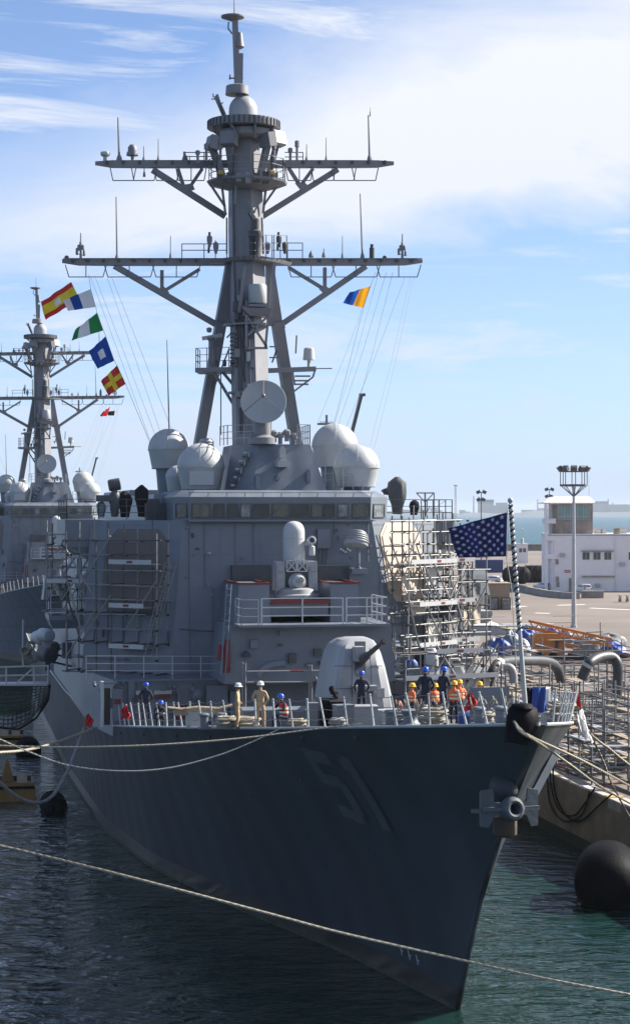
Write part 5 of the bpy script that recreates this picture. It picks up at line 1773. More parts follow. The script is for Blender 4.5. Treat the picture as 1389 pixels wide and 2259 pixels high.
def flag(name, label, tl, bl, tr, br, mats, mf, nu=18, nv=10, amp=.10, waves=2.2, group=None, ph=0.0, cat='flag'):
    """cloth between hoist (tl, bl) and fly (tr, br), rippled across its face"""
    tl, bl, tr, br = map(Vector, (tl, bl, tr, br))
    nrm = (tr - tl).cross(bl - tl).normalized()
    g = []
    for i in range(nv + 1):
        v = i / nv
        row = []
        for j in range(nu + 1):
            u = j / nu
            p = tl.lerp(bl, v).lerp(tr.lerp(br, v), u)
            w = amp * u ** .6 * math.sin(u * waves * 2 * math.pi + v * 1.3 + ph) + amp * .4 * math.sin(v * 5 + u * 4 + ph) * u
            row.append(p + nrm * w)
        g.append(row)
    b = MB()
    b.sheet(g, mf=lambda i, j: mf((j + .5) / nu, (i + .5) / nv))
    o = b.build(name, mats, None, True, 80)
    tag(o, label, cat, group)
    return o, g


FG = 'signal flags on the halyards'
FY = 108.5
flag('signal_flag', 'red and yellow striped flag, topmost on the left halyard', W(157, 622, FY), W(176, 660, FY), W(91, 666, FY + .5), W(101, 706, FY + .5), ['flag_red', 'flag_yellow', 'flag_white'],
     lambda u, v: 2 if abs(u - .55) < .1 and abs(v - .5) < .17 and abs(u - .55) + abs(v - .5) < .2 else (0 if v < .26 or v > .74 else 1), nu=24, nv=12, amp=.14, group=FG, ph=.6)
flag('signal_flag', 'white, blue and white banded flag beside the red and yellow one', W(200, 638, FY - .6), W(211, 677, FY - .6), W(139, 662, FY - .4), W(151, 686, FY - .4), ['flag_white', 'flag_blue'],
     lambda u, v: 1 if .42 < u < .78 else 0, amp=.08, group=FG)
flag('signal_flag', 'green, white and green banded flag below the top two', W(214, 690, FY - .6), W(228, 729, FY - .6), W(166, 727, FY - .3), W(156, 752, FY - .3), ['flag_green', 'flag_white'],
     lambda u, v: 1 if .38 < u < .78 else 0, amp=.10, group=FG, ph=2)
flag('signal_flag', 'blue flag with a white square in its middle', W(233, 742, FY - .6), W(252, 796, FY - .6), W(196, 775, FY - .3), W(215, 814, FY - .3), ['flag_blue', 'flag_white'],
     lambda u, v: 1 if abs(u - .5) < .17 and abs(v - .5) < .18 else 0, nu=18, nv=16, amp=.08, group=FG, ph=1)
flag('signal_flag', 'red flag with a yellow cross, lowest on the left halyard', W(258, 806, FY - .6), W(277, 847, FY - .6), W(222, 841, FY - .3), W(238, 874, FY - .3), ['flag_red', 'flag_yellow'],
     lambda u, v: 1 if abs(u - .5) < .11 or abs(v - .5) < .11 else 0, nu=18, nv=16, amp=.08, group=FG, ph=2.5)
flag('signal_flag', 'blue and orange halved flag alone on the right halyard', W(817, 631, FY), W(801, 679, FY), W(771, 645, FY + .2), W(756, 669, FY + .2), ['flag_orange', 'flag_blue'],
     lambda u, v: 0 if u < .52 else 1, amp=.08, group=FG, ph=.5)
flag('pennant', 'small red flag flying from the far destroyer', W(243, 898, 243), W(236, 918, 243), W(228, 908, 243.3), W(221, 919, 243.3), ['flag_red'], lambda u, v: 0, amp=.12, group='flags of the far destroyer')
flag('pennant', 'small dark flag with white edge flying from the far destroyer', W(258, 906, 243), W(256, 917, 243), W(238, 908, 243), W(238, 917, 243), ['flag_black', 'flag_white'], lambda u, v: 1 if u < .2 else 0, amp=.1, group='flags of the far destroyer')
for l in ([(196, 606), (200, 638), (211, 677), (214, 690), (228, 729), (233, 742), (252, 796), (258, 806), (277, 847), (330, 975)],):
    hal_m = Matrix.LocRotScale(Vector((SX, SY, 0)), Matrix.Rotation(TH, 3, 'Z').to_quaternion(), None).inverted()
    mb = MB(); mb.tube([W(x, y, FY - .6) for x, y in l], .012, 4); mb.build('signal_halyard', 'wire', SHIP).matrix_parent_inverse = hal_m
mb = MB(); mb.tube([W(828, 600, FY + .3), W(817, 631, FY), W(801, 679, FY), W(735, 940, FY)], .012, 4)
mb.build('signal_halyard', 'wire', SHIP).matrix_parent_inverse = hal_m

# the navy jack: fifty stars, each its own piece on both faces
JY = 59.4
jf, jg = flag('jack_flag', 'dark blue flag with rows of white stars flying from the jackstaff', W(1118, 1131, JY), W(1116, 1228, JY), W(989, 1166, JY + .6), W(1012, 1231, JY + .5), ['flag_navy'],
              lambda u, v: 0, nu=44, nv=24, amp=.13, waves=2.1, ph=.4)
jr, jc = len(jg) - 1, len(jg[0]) - 1


def jpt(u, v, off):
    u, v = min(max(u, 0), .999), min(max(v, 0), .999)
    i, j = int(v * jr), int(u * jc)
    fv, fu = v * jr - i, u * jc - j
    a, b_, c_, d_ = jg[i][j], jg[i][j + 1], jg[i + 1][j], jg[i + 1][j + 1]
    p = a.lerp(b_, fu).lerp(c_.lerp(d_, fu), fv)
    nn = (b_ - a).cross(c_ - a).normalized()
    return p + nn * off


for r_ in range(9):
    n = 6 if r_ % 2 == 0 else 5
    for k in range(n):
        u0 = (k + .5 + (0 if n == 6 else .5)) / 6
        v0 = (r_ + .75) / 9.5
        mb = MB()
        for off in (.008, -.008):
            ctr = jpt(u0, v0, off)
            pts = []
            for q in range(10):
                a = math.pi / 2 + q * math.pi / 5
                rad = .062 if q % 2 == 0 else .026
                pts.append(jpt(u0 + rad * .72 * math.cos(a), v0 - rad * math.sin(a), off))
            mb.add([ctr] + pts, [(0, 1 + q, 1 + (q + 1) % 10) for q in range(10)])
        mb.build('star', 'flag_white', jf, recalc=False)
mb = MB(); mb.tube([W(1119, 1125, JY), W(1121, 1180, JY - .1), W(1117, 1232, JY), W(1128, 1300, JY - .2), W(1139, 1480, JY - .3)], .014, 4)
mb.build('hoist_line', 'rope_grey', jf)

# ------------------------------------------------------------------ the quayside
# control building: long white block with a watch tower
YB = G(1260, 1305).y
def bx(px): return (px - 694.5) / FPX * YB
def bz(py): return EYE - (py - 1130) / FPX * YB
bld = thing('control_building', 'white two-storey harbour building with a glazed watch tower at its left end', 'building', (bx(1215), YB, QZ))
def bp_(m, name, mats, parent=bld, smooth=False):
    o = m.build(name, mats, parent, smooth)
    o.location = (-bx(1215), -YB, -QZ) if parent is bld else (0, 0, 0)
    return o


mb = MB(); mb.box(((bx(1216) + 80) / 2, YB + 7.5, (QZ + bz(1182)) / 2), (80 - bx(1216), 15, bz(1182) - QZ)); wall = bp_(mb, 'wall', 'white_wall')
mb = MB(); mb.box(((bx(1216) + 80) / 2, YB + 7.5, bz(1181) + .12), (80 - bx(1216) + .3, 15.3, .24)); bp_(mb, 'parapet', 'roof_slab')
mb = MB(); mb.frustum([(bx(1226), YB + .6), (bx(1308), YB + .6), (bx(1308), YB + 9), (bx(1226), YB + 9)], bz(1181), [(bx(1226), YB + .6), (bx(1308), YB + .6), (bx(1308), YB + 9), (bx(1226), YB + 9)], bz(1112)); tower = bp_(mb, 'tower', 'stained_wall')
mb = MB(); x0_, x1_ = bx(1197), bx(1312)
mb.frustum([(x0_ + .8, YB - .3), (x1_, YB - .3), (x1_, YB + 10), (x0_ + .8, YB + 10)], bz(1111), [(x0_, YB - .5), (x1_, YB - .5), (x1_, YB + 10.3), (x0_, YB + 10.3)], bz(1109))
mb.frustum([(x0_, YB - .5), (x1_, YB - .5), (x1_, YB + 10.3), (x0_, YB + 10.3)], bz(1109), [(x0_ + 2.2, YB + 3), (x1_ - .6, YB + 3), (x1_ - .6, YB + 8), (x0_ + 2.2, YB + 8)], bz(1096)); bp_(mb, 'roof', 'roof_slab')
mb = MB(); mb.box(((bx(1231) + bx(1301)) / 2, YB + .56, (bz(1115) + bz(1148)) / 2), (bx(1301) - bx(1231), .1, bz(1115) - bz(1148))); tg = bp_(mb, 'tower_glazing', 'green_glass')
for k in range(6):
    x = bx(1231 + 70 * k / 5)
    mb = MB(); mb.box((x, YB + .48, (bz(1115) + bz(1148)) / 2), (.12, .1, bz(1115) - bz(1148))); bp_(mb, 'mullion', 'galv')
mb = MB(); mb.box((bx(1266), YB + .46, bz(1140)), (bx(1301) - bx(1231), .1, .14)); bp_(mb, 'transom', 'galv')
# open stair frame at the tower's left side
for px in (1204, 1217):
    mb = MB(); mb.box((bx(px), YB + (.2 if px == 1204 else 3), (QZ + bz(1112)) / 2), (.55, .55, bz(1112) - QZ)); bp_(mb, 'stair_column', 'white_wall')
for py in (1150, 1188, 1228):
    mb = MB(); mb.box((bx(1213), YB + 1.8, bz(py)), (2.0, 4, .9)); bp_(mb, 'stair_landing', 'white_wall')
def bwin(xa, xb, ya, yb, n=2):
    mb = MB(); mb.box(((bx(xa) + bx(xb)) / 2, YB - .01, (bz(ya) + bz(yb)) / 2), (bx(xb) - bx(xa), .08, bz(ya) - bz(yb))); w_ = bp_(mb, 'window', 'galv')
    for k in range(n):
        u0, u1 = (k + .08) / n, (k + .92) / n
        xa_, xb_ = bx(xa) + (bx(xb) - bx(xa)) * u0, bx(xa) + (bx(xb) - bx(xa)) * u1
        mb = MB(); mb.box(((xa_ + xb_) / 2, YB - .06, (bz(ya) + bz(yb)) / 2), (xb_ - xa_, .05, (bz(ya) - bz(yb)) * .84)); bp_(mb, 'pane', 'pane_dark', w_)


for xa in (1284, 1308, 1332): bwin(xa, xa + 16, 1218, 1236)
bwin(1386, 1402, 1218, 1236)
for ya, xa, xb in ((1216, 1282, 1352), (1272, 1283, 1354)):
    mb = MB(); mb.box(((bx(xa) + bx(xb)) / 2, YB - .25, bz(ya)), (bx(xb) - bx(xa), .6, .18)); bp_(mb, 'ledge', 'stained_wall')
mb = MB(); mb.box((bx(1251), YB - .03, bz(1261)), (1.05, .06, .45)); sg = bp_(mb, 'wall_sign', 'lamp_red')
mb = MB(); mb.box((bx(1251), YB - .07, bz(1261)), (.8, .03, .14)); bp_(mb, 'sign_text', 'flag_white', sg)
for px in (1357, 1221):
    mb = MB(); mb.tube([(bx(px), YB - .12, bz(1183)), (bx(px), YB - .12, QZ)], .09, 6); bp_(mb, 'downpipe', 'white_wall')
mb = MB(); mb.box((bx(1361), YB + 1, bz(1174)), (1.0, 1.0, 1.3)); bp_(mb, 'chimney', 'beige_box')
for px, py in ((1228, 1240), (1229, 1278), (1230, 1290)):
    mb = MB(); mb.box((bx(px), YB - .1, bz(py)), (.5, .2, .9)); bp_(mb, 'wall_box', 'stained_wall')
mb = MB(); mb.tube([(bx(1308), YB + 5, bz(1110)), (bx(1307), YB + 5, bz(1050))], [.06, .03], 5); bp_(mb, 'roof_aerial', 'galv')

for px, w_, h_ in ((1325, 1.4, 1.0), (1338, 1.0, .8), (1378, 1.8, 1.2)):      # roof plant
    mb = MB(); mb.box((bx(px), YB + 4, bz(1181) + .24 + h_ / 2), (w_, 1.2, h_)); mb.box((bx(px), YB + 3.38, bz(1181) + .24 + h_ / 2), (w_ * .6, .06, h_ * .6)); bp_(mb, 'roof_unit', 'galv')
for px, py in ((1240, 1225), (1372, 1245), (1318, 1292)):
    mb = MB(); mb.box((bx(px), YB - .22, bz(py)), (.9, .42, .65)); mb.lathe([(.02, -.02), (.24, -.02), (.24, .02)], (bx(px), YB - .45, bz(py)), 12, M=Matrix.Rotation(R(90), 3, 'X')); bp_(mb, 'cooling_unit', 'galv')
mb = MB(); mb.box((bx(1262), YB - .04, bz(1290)), (1.3, .08, 2.3)); dr = bp_(mb, 'door', 'stained_wall')

# painted marks on the apron
for k, (xa, ya, xb, yb) in enumerate(((1180, 1353, 1212, 1354), (1120, 1340, 1160, 1338), (1300, 1342, 1389, 1346), (1230, 1336, 1290, 1334))):
    p, q = G(xa, ya), G(xb, yb); d = (q - p).normalized(); nn = Vector((-d.y, d.x, 0)) * .45
    mb = MB(); mb.add([v + Vector((0, 0, .004)) for v in (p - nn, q - nn, q + nn, p + nn)], [(0, 1, 2, 3)])
    tag(mb.build('painted_line', 'roof_slab'), kind='structure')

# tall lamp mast with a cage of floodlights
lb = G(1265, 1385); k = FPX / lb.y
lm = thing('lamp_mast', 'tall tapered steel lamp mast with a ring of floodlights', 'lamp mast', lb)
H_ = (1385 - 1072) / k
mb = MB(); mb.lathe([(.42, 0), (.42, .3), (.30, .32), (.26, H_ * .45), (.24, H_ * .45), (.17, H_)], (0, 0, 0), 14); mb.build('mast_pole', 'galv', lm, True)
mb = MB()
cz = H_ + .05
for i in range(8):
    a, a2 = i * math.pi / 4, (i + 1) * math.pi / 4
    p0, p1 = Vector((1.65 * math.cos(a), 1.65 * math.sin(a), cz)), Vector((1.65 * math.cos(a2), 1.65 * math.sin(a2), cz))
    mb.beam(p0, p1, .14, .25); mb.beam(p0, p0 + Vector((0, 0, 1.75)), .09); mb.beam(p0 + Vector((0, 0, 1.7)), p1 + Vector((0, 0, 1.7)), .1)
    mb.beam((.1 * math.cos(a), .1 * math.sin(a), H_ - 1.3), p0, .08)
mb.build('lamp_cage', 'dull_pole', lm)
for i in range(10):
    a = i * math.pi / 5 + .2
    T = Matrix.Rotation(a, 3, 'Z') @ Matrix.Rotation(R(35), 3, 'Y')
    mb = MB(); mb.box(Vector((1.75 * math.cos(a), 1.75 * math.sin(a), cz + 2.05)), (.5, .75, .6), M=T); mb.box(Vector((1.98 * math.cos(a), 1.98 * math.sin(a), cz + 2.0)), (.06, .66, .5), M=T)
    mb.build('floodlight', 'dull_pole', lm)
# smaller floodlight poles and a lattice mast far off
for px, top, Y, lab in ((1061, 1086, 480, 'thin floodlight pole seen left of the starred flag'), (1211, 1080, 520, 'floodlight pole rising behind the watch tower roof')):
    b_ = W(px, 1130, Y); h_ = EYE + (1130 - top) / FPX * Y - QZ
    t = thing('floodlight_pole', lab, 'light pole', (b_.x, Y, QZ), group='far floodlight poles')
    mb = MB(); mb.lathe([(.2, 0), (.1, h_)], n=8); mb.build('pole', 'dull_pole', t, True)
    for dx, dz in ((-.75, 0), (.75, 0), (-.7, -1.9), (.5, -1.9)):
        mb = MB(); mb.box((dx, -.2, h_ + dz), (1.0, .6, .8), M=Matrix.Rotation(R(-25), 3, 'Y') if dx < 0 else Matrix.Rotation(R(25), 3, 'Y')); mb.beam((0, 0, h_ + dz), (dx, 0, h_ + dz), .1); mb.build('lamp_head', 'dark_grey', t)
b_ = W(1004, 1130, 640); t = thing('radio_mast', 'slender lattice radio mast far behind the starred flag', 'mast', (b_.x, 640, QZ))
mb = MB()
for a in (0, 2.1, 4.2): mb.beam((.5 * math.cos(a), .5 * math.sin(a), 0), (.25 * math.cos(a), .25 * math.sin(a), 23), .14)
for i in range(14):
    for a in (0, 2.1): mb.beam((.45 * math.cos(a), .45 * math.sin(a), i * 1.6), (.45 * math.cos(a + 2.1), .45 * math.sin(a + 2.1), i * 1.6 + 1.6), .07)
mb.box((0, 0, 23.2), (1.2, 1.2, .3)); mb.build('lattice', 'galv', t)

# low kerb wall of concrete segments
ks = [(1112, 1296), (1135, 1302), (1160, 1307), (1185, 1312), (1210, 1317), (1236, 1320), (1262, 1322), (1278, 1322)]
kerb = thing('kerb_barrier', 'low curved concrete barrier on the apron before the white building', 'barrier', G(*ks[3]))
for (xa, ya), (xb, yb) in zip(ks, ks[1:]):
    p, q = G(xa, ya), G(xb, yb)
    d = (q - p); nn = Vector((-d.y, d.x, 0)).normalized()
    p, q = p + d * .02, q - d * .02
    mb = MB(); A_ = [p - nn * .5, q - nn * .5, q + nn * .5, p + nn * .5]; B_ = [p - nn * .3, q - nn * .3, q + nn * .3, p + nn * .3]
    mb.frustum([x[:2] for x in A_], QZ, [x[:2] for x in B_], QZ + 1.05)
    o = mb.build('barrier_segment', 'kerb_stone', kerb); o.location = -kerb.location
mb = MB(); p, q = G(1282, 1320), G(1330, 1320); mb.box(((p.x + q.x) / 2, p.y, QZ + .55), (q.x - p.x, .9, 1.1)); mb.box(((p.x + q.x) / 2, p.y, QZ + 1.13), (q.x - p.x + .2, 1.1, .1))
tag(mb.build('planter_wall', 'kerb_stone'), 'low straight wall beside the silver car', 'wall')


def fender(name, label, c_, r_, ln, ang, m='black_rubber', rings_=6, group=None):
    t = thing(name, label, 'fender', c_, ang, group)
    mb = MB(); M_ = Matrix.Rotation(R(-90), 3, 'X')
    mb.lathe([(.02, -ln / 2), (r_ * .45, -ln / 2 + .02), (r_ * .8, -ln / 2 + r_ * .28), (r_, -ln / 2 + r_ * .75), (r_, ln / 2 - r_ * .75), (r_ * .8, ln / 2 - r_ * .28), (r_ * .45, ln / 2 - .02), (.02, ln / 2)], (0, 0, 0), 28, M=M_)
    mb.build('fender_body', m, t, True, 60)
    for k in range(rings_):
        y = -ln / 2 + r_ * .6 + (ln - r_ * 1.2) * k / max(1, rings_ - 1)
        mb = MB(); mb.tube([(r_ * 1.02 * math.cos(a), y, r_ * 1.02 * math.sin(a)) for a in [2 * math.pi * i / 24 for i in range(24)]], r_ * .06, 6, closed=True)
        mb.build('fender_hoop', 'black_cloth', t, True)
    mb = MB(); mb.lathe([(.02, .06), (r_ * .12, .06), (r_ * .16, 0), (r_ * .16, -.1)], (0, -ln / 2, 0), 14, M=Matrix.Rotation(R(90), 3, 'X')); mb.build('end_flange', 'black_rubber', t, True)
    return t


for px, ya, w_, ang, lab in ((1140, 1289, 30, 80, 'big black rubber fender lying on the apron, nearest the flagstaff'), (1180, 1286, 30, 86, 'big black rubber fender lying on the apron, nearest the white building')):
    g0 = G(px, ya); fender('stored_fender', lab, g0 + Vector((0, 1.6, 1.7)), 1.75, 5.6, R(ang), group='fenders stored on the apron', rings_=4)
fl = Vector(((1341 - 694.5) / FPX * 86, 86, .95))
fender('floating_fender', 'huge black rubber fender floating beside the quay at right', fl, 1.5, 5.0, R(-9), rings_=0)

# blue container, white hut, shed with two cages
g0 = G(1079, 1264)
t = thing('container', 'dark blue shipping container far off under the starred flag', 'container', g0)
mb = MB(); mb.box((0, 1.2, 1.5), (6.4, 2.4, 3.0)); mb.build('container_box', 'container_blue', t)
for i in range(16):
    mb = MB(); mb.box((-3.0 + i * .4, -.03, 1.5), (.2, .08, 2.7)); mb.build('wall_rib', 'container_blue', t)
g0 = G(1152, 1243)
t = thing('white_hut', 'small white harbour hut with a lantern post on its roof', 'hut', g0)
k = FPX / g0.y
mb = MB(); mb.box((0, 1.5, 2.6), (3.0, 3, 5.2)); mb.build('wall', 'white_wall', t)
mb = MB(); mb.box((0, 1.5, 5.3), (3.4, 3.4, .22)); mb.build('roof', 'roof_slab', t)
for dx in (-.55, .55):
    mb = MB(); mb.box((dx, -.03, 3.6), (.8, .08, 1.1)); mb.build('window', 'pane_dark', t)
mb = MB(); mb.tube([(0, 1, 5.4), (0, 1, 9.2)], .08, 6); mb.lathe([(.3, 0), (.5, .1), (.45, 1.4), (.2, 1.6)], (0, 1, 5.4), 10); mb.lathe([(.1, 0), (.22, .1), (.22, .5), (.05, .7)], (0, 1, 9.1), 8); mb.build('lantern_post', 'galv', t, True)
g0 = G(1098, 1345)
t = thing('equipment_shed', 'brown box-like shed with two dark cages, right of the port sponson', 'shed', g0)
mb = MB(); mb.frustum([(-1.8, 0), (1.7, 0), (1.7, 3), (-1.8, 3)], 0, [(-1.8, 0), (1.7, 0), (1.7, 3), (-1.8, 3)], 3.7); mb.build('wall', 'beige_box', t)
mb = MB(); mb.box((-.05, 1.5, 3.78), (3.8, 3.3, .16)); mb.build('roof', 'beige_box', t)
for dx in (-.75, 1.05):
    mb = MB()
    for z in (.06, 1.75): mb.beam((dx - .65, -.5, z), (dx + .65, -.5, z), .08); mb.beam((dx - .65, -1.5, z), (dx + .65, -1.5, z), .08)
    for x in (-.65, .65):
        for y in (-.5, -1.5): mb.beam((dx + x, y, 0), (dx + x, y, 1.8), .08)
    mb.build('cage_frame', 'rust_brown', t)
    mb = MB(); mb.box((dx, -.9, .85), (1.1, .7, 1.4)); mb.build('cage_load', 'scrap_grey', t)
g0 = G(1060, 1402)
t = thing('site_tent', 'white canopy over a grey site container beside the ship', 'tent', g0)
mb = MB(); mb.box((.9, 1.2, .5), (4.6, 2.2, 1.0)); mb.build('grey_box', 'pale_grey', t)
mb = MB(); mb.frustum([(-2.6, -.2), (2.2, -.2), (2.2, 2.6), (-2.6, 2.6)], 1.15, [(-2.0, 1.1), (.6, 1.1), (.6, 1.3), (-2.0, 1.3)], 1.8); mb.build('canopy', 'awning', t)
for x, y in ((-2.5, -.1), (2.1, -.1), (-2.5, 2.5), (2.1, 2.5)):
    mb = MB(); mb.beam((x, y, 0), (x, y, 1.2), .07); mb.build('canopy_leg', 'galv', t)


def heap(name, label, c_, w_, d_, h_, m, seed, group, lobes=5):
    """a crumpled sheeted bundle with folds"""
    rr = random.Random(seed)
    n, k = 40, 14
    ph = [rr.uniform(0, 6.28) for _ in range(6)]
    rings = []
    for j in range(k + 1):
        u = j / k
        sc_ = interp(u, [(0, 1.0), (.3, 1.0), (.55, .9), (.75, .72), (.9, .45), (1, .03)])
        ring_ = []
        for i in range(n):
            a = 2 * math.pi * i / n
            f_ = 1 + .06 * math.sin(2 * a + ph[0] + u * 2) + .03 * math.sin(7 * a + ph[1] + u * 4) + .025 * math.sin(17 * a + ph[4] - u * 3) + rr.uniform(-.012, .012)
            zz = u * h_ * (1 + .10 * math.sin(2 * a + ph[2])) + .05 * h_ * math.sin(5 * a + ph[3] + u * 7)
            ring_.append((w_ / 2 * sc_ * f_ * math.cos(a), d_ / 2 * sc_ * f_ * math.sin(a), max(0, zz if j else 0)))
        rings.append(ring_)
    b = MB(); b.loft(rings)
    o = b.build(name, m, None, True, 75, loc=c_)
    return tag(o, label, 'bundle', group)


HG = 'sheeted bundles stored on the apron'
for i, (px, py, w_, h_, m, lab) in enumerate((
        (1078, 1448, 1.9, .9, 'slate_tarp', 'dark grey bundle at the left end of the tarpaulin heap'),
        (1104, 1446, 2.3, 1.6, 'blue_tarp', 'deep blue bundle, second from the left of the heap'),
        (1092, 1437, 2.4, 1.3, 'slate_tarp', 'grey bundle behind the leftmost ones'),
        (1127, 1440, 2.2, 2.1, 'slate_tarp', 'tall grey bundle left of the flagstaff'),
        (1150, 1446, 2.0, 1.5, 'galv', 'pale grey strapped bundle behind the flagstaff'),
        (1172, 1444, 2.2, 1.9, 'slate_tarp', 'grey bundle just left of the orange machine'),
        (1158, 1425, 2.6, 1.9, 'blue_tarp', 'blue bundle lying high behind the flagstaff'),
        (1186, 1420, 2.8, 1.7, 'slate_tarp', 'grey bundle behind the orange machine, left side'),
        (1215, 1414, 2.6, 1.3, 'blue_tarp', 'blue bundle peeping over the orange machine'),
        (1245, 1418, 2.6, 1.4, 'slate_tarp', 'grey bundle by the foot of the lamp mast'),
        (1352, 1450, 3.0, 1.4, 'blue_tarp', 'bright blue sheeted drum at the far right'),
        (1296, 1430, 3.0, 1.2, 'scrap_grey', 'low grey stack right of the lamp mast'),
        (1345, 1424, 3.4, 1.2, 'scrap_grey', 'long grey stack behind the blue drum'))):
    heap('sheeted_bundle', lab, G(px, py), w_, w_ * .75, h_, m, 20 + i, HG)
# orange machine: cab, counterweight and folded lattice boom
g0 = G(1226, 1462)
t = thing('folded_crane', 'orange crane with folded lattice boom lying on the apron', 'crane', g0)
mb = MB()
mb.frustum([(-2.2, -.9), (.5, -.9), (.5, .9), (-2.2, .9)], .5, [(-2.2, -.9), (.5, -.9), (.5, .9), (-2.2, .9)], 2.0)
mb.frustum([(-2.2, -.9), (.5, -.9), (.5, .9), (-2.2, .9)], 2.0, [(-2.0, -.7), (.1, -.7), (.1, .7), (-2.0, .7)], 2.35); mb.build('machine_house', 'orange_steel', t)
for k in range(3):
    mb = MB(); mb.box((-1.7 + k * .8, -.92, 1.3), (.6, .05, .9)); mb.build('house_panel', 'orange_steel', t)
mb = MB(); mb.box((-.05, -.95, 1.5), (.35, .05, .6)); mb.build('hatch', 'dark_grey', t)
p0, p1 = Vector((-2.5, .5, 2.75)), Vector((5.4, 1.0, 1.25))
for dy in (-.4, .4):
    for dz in (0, .55):
        mb = MB(); mb.beam(p0 + Vector((0, dy, dz)), p1 + Vector((0, dy, dz)), .16, .2); mb.build('boom_chord', 'orange_steel', t)
mb = MB(); a_, b_ = p0 + Vector((0, 0, .62)), p0.lerp(p1, .7) + Vector((0, 0, .62)); mb.beam(a_, b_, .8, .05); mb.build('boom_cover', 'orange_steel', t)
for i in range(18):
    a_, b_ = p0.lerp(p1, i / 18), p0.lerp(p1, (i + 1) / 18)
    mb = MB(); mb.beam(a_ + Vector((0, -.44, 0 if i % 2 else .55)), b_ + Vector((0, -.44, .55 if i % 2 else 0)), .10); mb.build('boom_lacing', 'orange_steel', t)
mb = MB(); mb.beam((.3, -.5, 1.5), (4.6, .2, .7), .35, .35); mb.build('stay_ram', 'orange_steel', t)
mb = MB(); mb.beam((-2.2, -.6, .45), (3.6, -.6, .4), .5, .4); mb.build('chassis_beam', 'rust_brown', t)
mb = MB(); mb.box((2.6, -.9, .95), (2.2, .6, .5)); mb.box((2.9, -.9, 1.35), (1.2, .5, .3)); mb.build('step_plate', 'scrap_grey', t)
for dx in (-1.6, -.4, 1.4, 2.6):
    mb = MB(); mb.lathe([(.2, -.2), (.45, -.2), (.47, 0), (.45, .2), (.2, .2)], (dx, -.7, .45), 16, M=Matrix.Rotation(R(90), 3, 'X')); mb.build('wheel', 'tyre', t, True)
t.scale = (1.0, 1.0, 1.18)


# vehicles
def car(label, c_, rz, m, group='cars parked by the white building', suv=False):
    t = thing('parked_car', label, 'car', c_, rz, group)
    ln, w_, h_ = 4.3, 1.78, 1.62 if suv else 1.46
    prof = [(-2.1, .35), (-2.15, .75), (-2.0, .98), (-1.15, 1.02), (-.55, h_ - .06), (.2, h_), (1.35, h_ - .04), (1.95, 1.05), (2.14, .95), (2.16, .4)]
    mb = MB(); rings = []
    for y, k_ in ((-w_ / 2, .96), (-w_ / 2 + .06, 1), (w_ / 2 - .06, 1), (w_ / 2, .96)):
        rings.append([(x, y * (1 if z < 1.05 else .86), .35 + (z - .35) * k_) for x, z in prof])
    mb.loft(rings); body = mb.build('body', m, t, True, 30)
    mb = MB()
    mb.add([(1.46, -.64, h_ - .14), (1.46, .64, h_ - .14), (1.93, .70, 1.08), (1.93, -.70, 1.08)], [(0, 1, 2, 3)]); o = mb.build('rear_window', 'pane_dark', t); o.location = (.03, 0, .02)
    mb = MB(); mb.add([(-.66, -.62, h_ - .12), (-.66, .62, h_ - .12), (-1.14, .7, 1.06), (-1.14, -.7, 1.06)], [(0, 1, 2, 3)]); o = mb.build('windscreen', 'pane_dark', t); o.location = (-.03, 0, .02)
    for sd in (-1, 1):
        mb = MB(); mb.add([(-.9, sd * .79, 1.1), (1.6, sd * .79, 1.1), (1.25, sd * .765, h_ - .12), (-.45, sd * .765, h_ - .12)], [(0, 1, 2, 3)]); o = mb.build('side_window', 'pane_dark', t); o.location = (0, sd * .02, 0)
        mb = MB(); mb.box((2.16, sd * .68, .88), (.06, .26, .3)); mb.build('tail_light', 'lamp_red', t)
        mb = MB(); mb.box((-2.12, sd * .62, .74), (.08, .36, .18)); mb.build('headlight', 'stanchion_white', t)
        for x in (-1.32, 1.35):
            mb = MB(); mb.lathe([(.1, -.1), (.31, -.1), (.33, 0), (.31, .1), (.1, .1)], (x, sd * .8, .33), 16, M=Matrix.Rotation(R(90), 3, 'X')); wh = mb.build('wheel', 'tyre', t, True)
            mb = MB(); mb.lathe([(.02, .11 * -sd), (.2, .105 * -sd), (.2, .08 * -sd)], (x, sd * .8, .33), 12, M=Matrix.Rotation(R(90), 3, 'X')); mb.build('rim', 'galv', wh, True)
    mb = MB(); mb.box((2.19, 0, .72), (.03, .5, .12)); mb.build('number_plate', 'stanchion_white', t)
    return t


